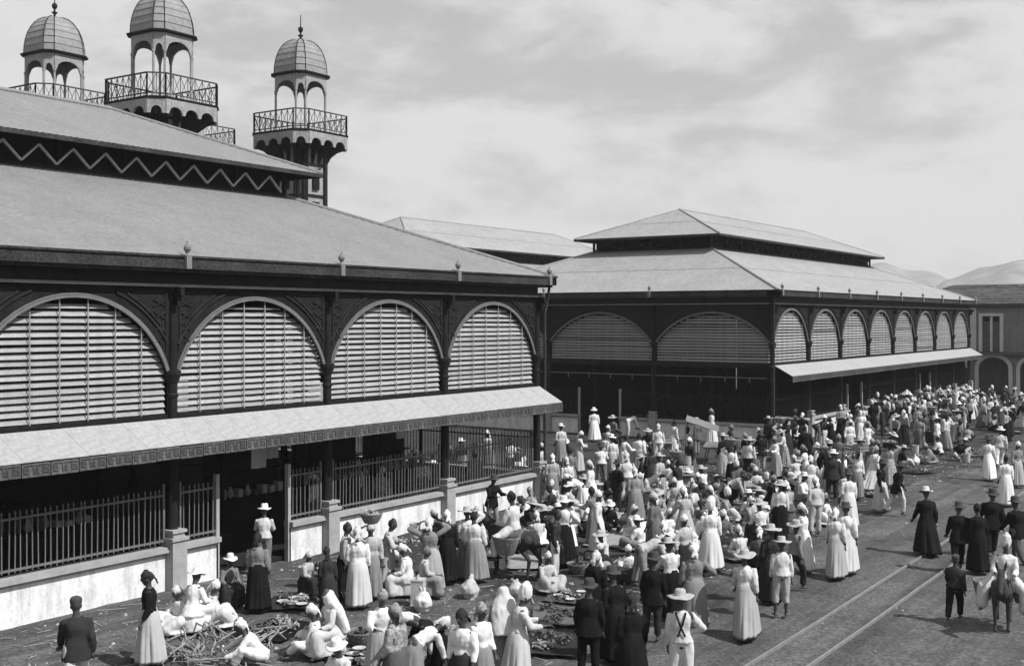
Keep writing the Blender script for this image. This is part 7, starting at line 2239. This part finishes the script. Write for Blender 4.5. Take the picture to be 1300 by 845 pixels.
def heap_mesh(nm, count, rad, hgt, size, material, seed):
    m = MB()
    r = random.Random(seed)
    for i in range(count):
        a, d = r.uniform(0, 6.28), math.sqrt(r.random()) * rad
        z = hgt * (1 - (d / rad) ** 2) * r.uniform(.2, 1)
        s = size * r.uniform(.6, 1.2)
        c = Vector((d * math.cos(a), d * math.sin(a), z + s * .6))
        q = r.random()
        if q < .45:
            m.ball(c, (s * r.uniform(.8, 1.5), s, s * .8), 7, 5)
        elif q < .75:                                     # curved fingers of fruit and roots
            t = Vector((r.uniform(-1, 1), r.uniform(-1, 1), r.uniform(-.2, .4))).normalized() * s * 2.0
            m.tube([c - t, c + Vector((0, 0, s * .4)), c + t], [s * .3, s * .5, s * .25], 6)
        else:                                             # leaves
            for _ in range(4):
                t = Vector((r.uniform(-1, 1), r.uniform(-1, 1), r.uniform(0, .8))).normalized() * s * 2.6
                w = Vector((-t.y, t.x, 0)) * .3
                m.add([c, c + t * .5 + w, c + t, c + t * .5 - w], [(0, 1, 2, 3)])
    return m.mesh(nm, material, smooth=True)

def dish_mesh():
    m = MB()
    m.lathe([(.06, 0), (.09, .012), (.13, .04), (.135, .045), (.12, .038), (.08, .02), (.005, .015)], n=16)
    return m.mesh('dish', 'tin', smooth=True)

def cloth_mesh(seed):
    m = MB()
    n = 14
    r = random.Random(seed)
    vs, fs = [], []
    for j in range(n + 1):
        for i in range(n + 1):
            u, v = i / n - .5, j / n - .5
            vs.append((u * 1.25 + .03 * noise.noise(Vector((v * 5, seed, 0))), v * 1.0 + .03 * noise.noise(Vector((u * 5, seed, 3))), .028 + .022 * noise.noise(Vector((u * 6, v * 6, seed)))))
    k = len(vs)
    for j in range(n):
        for i in range(n):
            q = j * (n + 1) + i
            fs.append((q, q + 1, q + n + 2, q + n + 1))
    m.add(vs, fs)
    return m.mesh('ground_cloth', 'cloth_dark', smooth=True, fix=False)

def sack_mesh():
    m = MB()
    m.tube([(0, 0, .04), (.02, 0, .12), (-.02, .02, .24), (.02, 0, .34), (.04, .01, .40)], [(.20, .15), (.25, .19), (.23, .18), (.15, .12), (.06, .05)], 14, rnd_ends=True)
    m.tube([(.03, 0, .38), (.10, .03, .47)], [(.04, .03), (.07, .02)], 8, rnd_ends=True)
    m.tube([(.03, 0, .38), (-.05, -.02, .46)], [(.04, .03), (.06, .02)], 8, rnd_ends=True)
    return remeshed(m, 'sack', .022, ['cloth_white'], .03, 7)

def tub_mesh():
    m = MB()
    m.lathe([(.13, 0), (.135, .02), (.145, .2), (.15, .205), (.15, .225), (.147, .23), (.16, .44), (.17, .445), (.17, .47), (.155, .47), (.14, .06), (.01, .05)], n=22)
    return m.mesh('tub', 'tin')

def tin_mesh():
    m = MB()
    m.box(-.14, -.14, 0, .14, .14, .58)
    m.box(-.15, -.15, .0, .15, .15, .03)
    m.box(-.15, -.15, .55, .15, .15, .585)
    m.lathe([(.05, .585), (.05, .62), (.03, .63)], n=12)
    m.bar((-.08, 0, .59), (-.05, 0, .66), .02, .02); m.bar((-.05, 0, .66), (.05, 0, .66), .02, .02); m.bar((.05, 0, .66), (.08, 0, .59), .02, .02)
    return m.mesh('tin', 'tin')

def lab(o, label, cat, group=None):
    return tag(o, label, cat, group)

def make_crate(loc, rz, sc, label, flat=False):
    e = empty('crate', loc, rz)
    e.scale = (sc, sc, sc)
    tag(e, label, 'crate')
    W, Dp, Hh = (.8, .42, .20) if flat else (.5, .36, .3)
    def slat(L):
        def f():
            m = MB(); m.box(-L / 2, -.008, -.036, L / 2, .008, .036); return m.mesh('slat', 'plank_wood')
        return f
    for k in range(2 if flat else 3):
        z = .05 + k * .1
        for s in (-1, 1):
            place('slat', shared(('cr', W), slat(W)), e, (0, s * Dp / 2, z))
            q = place('slat', shared(('cr', Dp), slat(Dp - .02)), e, (s * (W / 2 - .01), 0, z + .003))
            q.rotation_euler = (0, 0, R(90))
    m = MB()
    m.box(-W / 2 + .02, -Dp / 2 + .01, .002, W / 2 - .02, Dp / 2 - .01, .02)
    m.build('crate_floor', 'plank_wood', e)
    pr = place('produce', shared(('heap', 'crate'), lambda: heap_mesh('produce', 40, .15, .12, .045, 'produce_dark', 8)), e, (0, 0, .08 if flat else .14))
    pr['kind'] = 'stuff'
    return e

def make_table(loc, rz, sc, label):
    e = empty('plank_table', loc, rz)
    tag(e, label, 'table', 'plank tables of the market')
    L, W = 1.9 * sc, .75
    r = random.Random(int(sc * 100))
    for i in range(4):
        m = MB(); w = W / 4
        m.box(-L / 2 + r.uniform(-.04, .04), -W / 2 + i * w + .006, .70 + .004 * (i % 2), L / 2 + r.uniform(-.04, .04), -W / 2 + (i + 1) * w - .006, .735 + .004 * (i % 2))
        m.build('plank', 'plank_wood', e)
    for x in (-L / 2 + .2, L / 2 - .2):
        for s in (-1, 1):
            m = MB(); m.bar((x, s * .36, -.05), (x, s * .18, .66), .05, .05); m.build('leg', 'plank_wood', e)
        m = MB(); m.bar((x, -.33, .668), (x, .33, .668), .06, .06); m.build('trestle_bar', 'plank_wood', e)
    return e

def make_sticks(loc, rz, sc, label, seed):
    e = empty('stick_heap', loc, rz)
    e.scale = (sc, sc, sc)
    tag(e, label, 'firewood')
    r = random.Random(seed)
    def stick(k):
        def f():
            m = MB()
            L = .45 + .12 * k
            m.tube([(-L, 0, 0), (-L * .3, .03 * (k - 1), .01), (L * .4, -.02, 0), (L, .02 * k, .012)], [.012, .020, .019, .010], 6)
            return m.mesh('stick', 'twig')
        return f
    for i in range(26):
        k = r.randrange(4)
        o = place('stick', shared(('stick', k), stick(k)), e, (r.gauss(0, .22), r.gauss(0, .25), .02 + .012 * i * r.random()))
        o.rotation_euler = (0, r.uniform(-.18, .05), r.gauss(0, .45))

def make_awning(loc, rz, label):
    e = empty('awning', loc, rz)
    tag(e, label, 'awning')
    pts = [(-1.2, -.7, 1.55), (1.2, -.7, 1.6), (1.2, .7, 2.05), (-1.2, .7, 2.0)]
    for p in pts:
        m = MB(); m.tube([(p[0], p[1], -.05), (p[0] * .99, p[1], p[2] + .06)], [.03, .022], 7); m.build('pole', 'bark', e)
    m = MB()
    n = 12
    vs, fs = [], []
    for j in range(n + 1):
        for i in range(n + 1):
            u, v = i / n, j / n
            a = Vector(pts[0]).lerp(Vector(pts[1]), u)
            b = Vector(pts[3]).lerp(Vector(pts[2]), u)
            p = a.lerp(b, v)
            p.z -= .14 * math.sin(math.pi * u) * math.sin(math.pi * v) + .02 * noise.noise(p * 4)
            vs.append(p)
    for j in range(n):
        for i in range(n):
            q = j * (n + 1) + i
            fs.append((q, q + 1, q + n + 2, q + n + 1))
    m.add(vs, fs)
    m.build('awning_cloth', 'cloth_grey', e, smooth=True, fix=False)

def make_mat(loc, rz, sc, label, seed):
    m = MB()
    n1, n2 = 20, 10
    W, Dp = 1.9 * sc, 1.15
    vs, fs = [], []
    for j in range(n2 + 1):
        for i in range(n1 + 1):
            u, v = i / n1 - .5, j / n2 - .5
            e = .04 * noise.noise(Vector((u * 7, v * 7, seed)))
            vs.append((u * W + e, v * Dp + e, .022 + .018 * noise.noise(Vector((u * 4, v * 3, seed + 9)))))
    k = len(vs)
    for j in range(n2):
        for i in range(n1):
            q = j * (n1 + 1) + i
            fs.append((q, q + 1, q + n1 + 2, q + n1 + 1))
    m.add(vs, fs)
    o = m.build('straw_mat', 'mat_straw', None, TR(loc[0], loc[1], 0, rz), smooth=True, fix=False)
    md = o.modifiers.new('thick', 'SOLIDIFY')
    md.thickness = .014
    tag(o, label, 'mat')

def donkey_mesh():
    m = MB()
    m.tube([(0, -.50, .84), (0, -.30, .80), (0, 0, .77), (0, .30, .80), (0, .54, .83)], [(.15, .19), (.20, .225), (.22, .22), (.20, .21), (.14, .17)], 16, rnd_ends=True)
    m.tube([(0, -.45, .88), (0, -.64, 1.02), (0, -.78, 1.16)], [(.105, .16), (.08, .125), (.07, .095)], 12, rnd_ends=True)
    m.tube([(0, -.76, 1.21), (0, -.90, 1.10), (0, -1.05, .97), (0, -1.11, .91)], [(.075, .095), (.07, .085), (.052, .058), (.05, .05)], 12, rnd_ends=True)
    for s in (-1, 1):
        m.tube([(s * .05, -.74, 1.25), (s * .085, -.73, 1.38), (s * .10, -.74, 1.49)], [(.03, .02), (.036, .02), (.012, .012)], 8, rnd_ends=True)
        st = .06 * s
        m.tube([(s * .12, -.42, .80), (s * .125, -.44 + st, .60), (s * .12, -.45 + st, .38), (s * .12, -.44 + st, .12), (s * .12, -.47 + st, .03)], [.085, .065, .046, .032, .042], 10, rnd_ends=True)
        m.tube([(s * .12, .46, .82), (s * .13, .38 - st, .60), (s * .125, .56 - st, .40), (s * .12, .52 - st, .13), (s * .12, .49 - st, .03)], [.12, .085, .048, .033, .042], 10, rnd_ends=True)
    m.tube([(0, .60, .88), (0, .70, .74), (0, .70, .50), (0, .69, .36)], [.03, .024, .022, .045], 8, rnd_ends=True)
    m.tube([(0, -.40, 1.06), (0, -.60, 1.17), (0, -.74, 1.30)], [(.018, .04), (.018, .045), (.02, .03)], 8, rnd_ends=True)
    return remeshed(m, 'donkey', .017, ['donkey_coat'], .006, 20)

def make_donkey(x, y, rz, label, panniers, sc=1.0):
    d = place('donkey', shared('donkey', donkey_mesh), None, TR(x, y, 0, rz) @ Matrix.Scale(sc, 4))
    tag(d, label, 'donkey')
    m = MB()
    m.tube([(0, -.28, .84), (0, .0, .82), (0, .32, .84)], [(.235, .20), (.25, .205), (.235, .20)], 18)
    place('saddle_cloth', shared('saddle', lambda: remeshed(m, 'saddle_cloth', .02, ['cloth_mid'], .01, 9)), d, (0, 0, 0))
    if panniers:
        for s in (-1, 1):
            b = place('pannier', shared('basket', basket_mesh), d, Matrix.Translation((s * .36, .05, .52)) @ Matrix.Diagonal((.85, 1.25, 1.7, 1)))

for (x, y, hd, sc, pose, top, low, cover, label, z, group, load) in PEOPLE:
    b = add_person(x, y, hd, sc, pose, top, low, cover, label, z, group)
    if load:
        kind, ltxt = load
        if kind == 'donkey':
            make_donkey(x, y, R(hd), 'dark donkey ridden below the near hall wall' if x < 32 and y > -12 else 'dark donkey ridden toward the viewer beside the rails', True, sc)
            continue
        S = sk(pose)
        hp = Matrix.Translation((x, y, z)) @ Matrix.Rotation(R(hd), 4, 'Z') @ (S['head'] * sc + Vector((0, 0, .122 * sc)))
        if kind == 'crate':
            make_crate((hp.x, hp.y, hp.z + .0), R(60), 1.0, ltxt, flat=True)
        elif kind == 'basket':
            o = place('basket', shared('basket', basket_mesh), None, TR(hp.x, hp.y, hp.z - .0, 0))
            tag(o, ltxt, 'basket', 'baskets carried on heads')
            pr = place('produce', shared(('heap', 'b'), lambda: heap_mesh('produce', 34, .19, .12, .045, 'produce_light', 3)), o, (0, 0, .13))
            pr['kind'] = 'stuff'
        else:
            if pose == 'reach':
                w = (S['arms'][0][2] + S['arms'][1][2]) / 2 * sc + Vector((0, -.12, .04))
                hp = Matrix.Translation((x, y, z)) @ Matrix.Rotation(R(hd), 4, 'Z') @ w
            m = MB()
            m.lathe([(.24, 0), (.27, .02), (.29, .055), (.295, .055), (.275, .012), (.005, .01)], n=22)
            o = place('tray', shared('tray', lambda: m.mesh('tray', 'wicker')), None, TR(hp.x, hp.y, hp.z, 0))
            tag(o, ltxt if pose != 'reach' else 'round tray held out before the low wall', 'tray')
            pr = place('produce', shared(('heap', 't'), lambda: heap_mesh('produce', 30, .2, .06, .04, 'produce_light', 6)), o, (0, 0, .015))
            pr['kind'] = 'stuff'

gi = 0
for (kind, x, y, rz, sc, label) in GOODS:
    gi += 1
    a = R(rz)
    if kind == 'basket':
        o = place('basket', shared('basket', basket_mesh), None, TR(x, y, -.03, a) @ Matrix.Scale(sc * 1.15, 4))
        tag(o, label, 'basket', 'baskets on the market ground')
        k = gi % 3
        pr = place('produce', shared(('heap', 'g', k), lambda: heap_mesh('produce', 34, .19, .10, .042, ['produce_light', 'produce_dark', 'produce_light'][k], k)), o, (0, 0, .13))
        pr['kind'] = 'stuff'
    elif kind == 'cloth':
        k = gi % 4
        o = place('ground_cloth', shared(('cloth', k), lambda: cloth_mesh(k)), None, TR(x, y, 0, a) @ Matrix.Scale(sc, 4), [['cloth_dark', 'cloth_mid', 'cloth_black', 'cloth_dark'][gi % 4]])
        tag(o, label, 'ground cloth', 'traders cloths on the ground')
        if gi % 3 == 0:
            for q in range(7):
                place('dish', shared('dish', dish_mesh), o, (-.4 + .15 * q + .02 * (q % 2), -.22 + .22 * (q % 3), .045))
        for q, (dx, dy) in enumerate(((-.3, .1), (.1, -.15), (.35, .2))):
            pr = place('produce', shared(('heap', 'c', (gi + q) % 5), lambda: heap_mesh('produce', 34, .19, .1, .032, 'produce_light' if (gi + q) % 5 < 2 else 'produce_dark', 20 + (gi + q) % 5)), o, (dx, dy, .03))
            pr['kind'] = 'stuff'
    elif kind == 'sack':
        o = place('sack', shared('sack', sack_mesh), None, TR(x, y, -.03, a) @ Matrix.Scale(sc, 4), [['cloth_white', 'cloth_cream', 'cloth_grey'][gi % 3] if sc != 1.0 and sc != .6 else 'cloth_white'])
        tag(o, label, 'sack')
    elif kind == 'tub':
        o = place('tub', shared('tub', tub_mesh), None, TR(x, y, -.03, a) @ Matrix.Scale(sc, 4))
        tag(o, label, 'tub')
    elif kind == 'tin':
        o = place('tin', shared('tin', tin_mesh), None, TR(x, y, -.03, a) @ Matrix.Scale(sc, 4))
        tag(o, label, 'tin')
    elif kind == 'crate':
        make_crate((x, y, -.03), a, sc, label)
    elif kind == 'mat':
        make_mat((x, y, 0), a, sc, label, gi)
    elif kind == 'sticks':
        make_sticks((x, y, -.02), a, sc, label, gi)
    elif kind == 'table':
        make_table((x, y, 0), a, sc, label)
    elif kind == 'awning':
        make_awning((x, y, 0), a, label)

# cloths hung up inside the near hall doorway bay
for i, (x, y, w, h) in enumerate(((21.9, 1.2, .5, .8), (22.5, 1.3, .4, .6), (29.4, 2.4, .5, .7))):
    m = MB()
    n = 8
    vs, fs = [], []
    for j in range(n + 1):
        for k in range(n + 1):
            vs.append((w * (k / n - .5), .05 * math.sin(k * 1.3 + i), 3.1 - h * j / n))
    for j in range(n):
        for k in range(n):
            q = j * (n + 1) + k
            fs.append((q, q + 1, q + n + 2, q + n + 1))
    m.add(vs, fs)
    m.box(-w / 2 - .1, -.01, 3.1, w / 2 + .1, .01, 3.13)
    o = m.build('hanging_cloth', 'cloth_white', None, TR(x, y), smooth=True, fix=False)
    tag(o, ['white cloth hung inside above the doorway, the larger', 'white cloth hung inside above the doorway, the smaller', 'white cloth hung inside behind the last arch railing'][i], 'cloth')

# ------------------------------------------------------------------ the far crowd, too small to tell apart, as one mass
def build_crowd():
    global LOD
    LOD = 3.2
    parts = {}
    def low(key, maker):
        if key not in parts:
            me = maker()
            parts[key] = ([v.co.copy() for v in me.vertices], [tuple(p.vertices) for p in me.polygons])
        return parts[key]
    MM = ['skin', 'cloth_white', 'cloth_cream', 'cloth_grey', 'cloth_mid', 'cloth_dark', 'cloth_black', 'cloth_print', 'straw', 'felt']
    mb = MB()
    for (x, y, hd, sc, pose, top, lowg, cover) in CROWD:
        M = TR(x, y, 0, R(hd)) @ Matrix.Scale(sc, 4)
        items = [(low(('b', pose), lambda: body_mesh(pose)), M, 'skin')]
        for spec in (top, lowg):
            kind, tone = spec.split(':')
            mk = {'blouse': blouse_mesh, 'shirt': shirt_mesh, 'jacket': jacket_mesh, 'trousers': trousers_mesh, 'skirt': skirt_mesh}[kind]
            items.append((low((kind, pose), lambda: mk(pose)), M, CLOTH[tone]))
        kind, tone = (cover + ':').split(':')[:2]
        items.append((low(('c', kind), lambda: hat_mesh(kind)), M @ head_matrix(pose), CLOTH[tone] if tone else 'straw' if kind == 'straw' else 'felt' if kind in ('felt', 'cap') else 'cloth_white'))
        for (vs, fs), mtx, mn in items:
            mb.add([mtx @ v for v in vs], fs, MM.index(mn))
    o = mb.build('crowd', MM, smooth=True, fix=False)
    tag(o, 'packed far-off crowd filling the street along the far hall', 'crowd', kind='stuff')
    LOD = 1.0
build_crowd()
bpy.data.scenes.remove(TMP)

# ------------------------------------------------------------------ air: one even haze round the whole place
xs = [v.co.x for v in bpy.data.objects['ground'].data.vertices]
ys = [v.co.y for v in bpy.data.objects['ground'].data.vertices]
m = MB()
m.box(min(xs) - 200, min(ys) - 200, -4.0, max(xs) + 200, max(ys) + 200, 190.0)
hz = m.build('haze', ())
hm = bpy.data.materials.new('haze')
hm.use_nodes = True
hn, hlk = hm.node_tree.nodes, hm.node_tree.links
hn.clear()
ho = hn.new('ShaderNodeOutputMaterial')
hv = hn.new('ShaderNodeVolumePrincipled')
hv.inputs['Color'].default_value = (0.9, 0.9, 0.9, 1)
hv.inputs['Density'].default_value = 0.0003
hlk.new(hv.outputs['Volume'], ho.inputs['Volume'])
hz.data.materials.append(hm)
tag(hz, 'thin pale haze in the air that fades the hills', 'haze', kind='stuff')
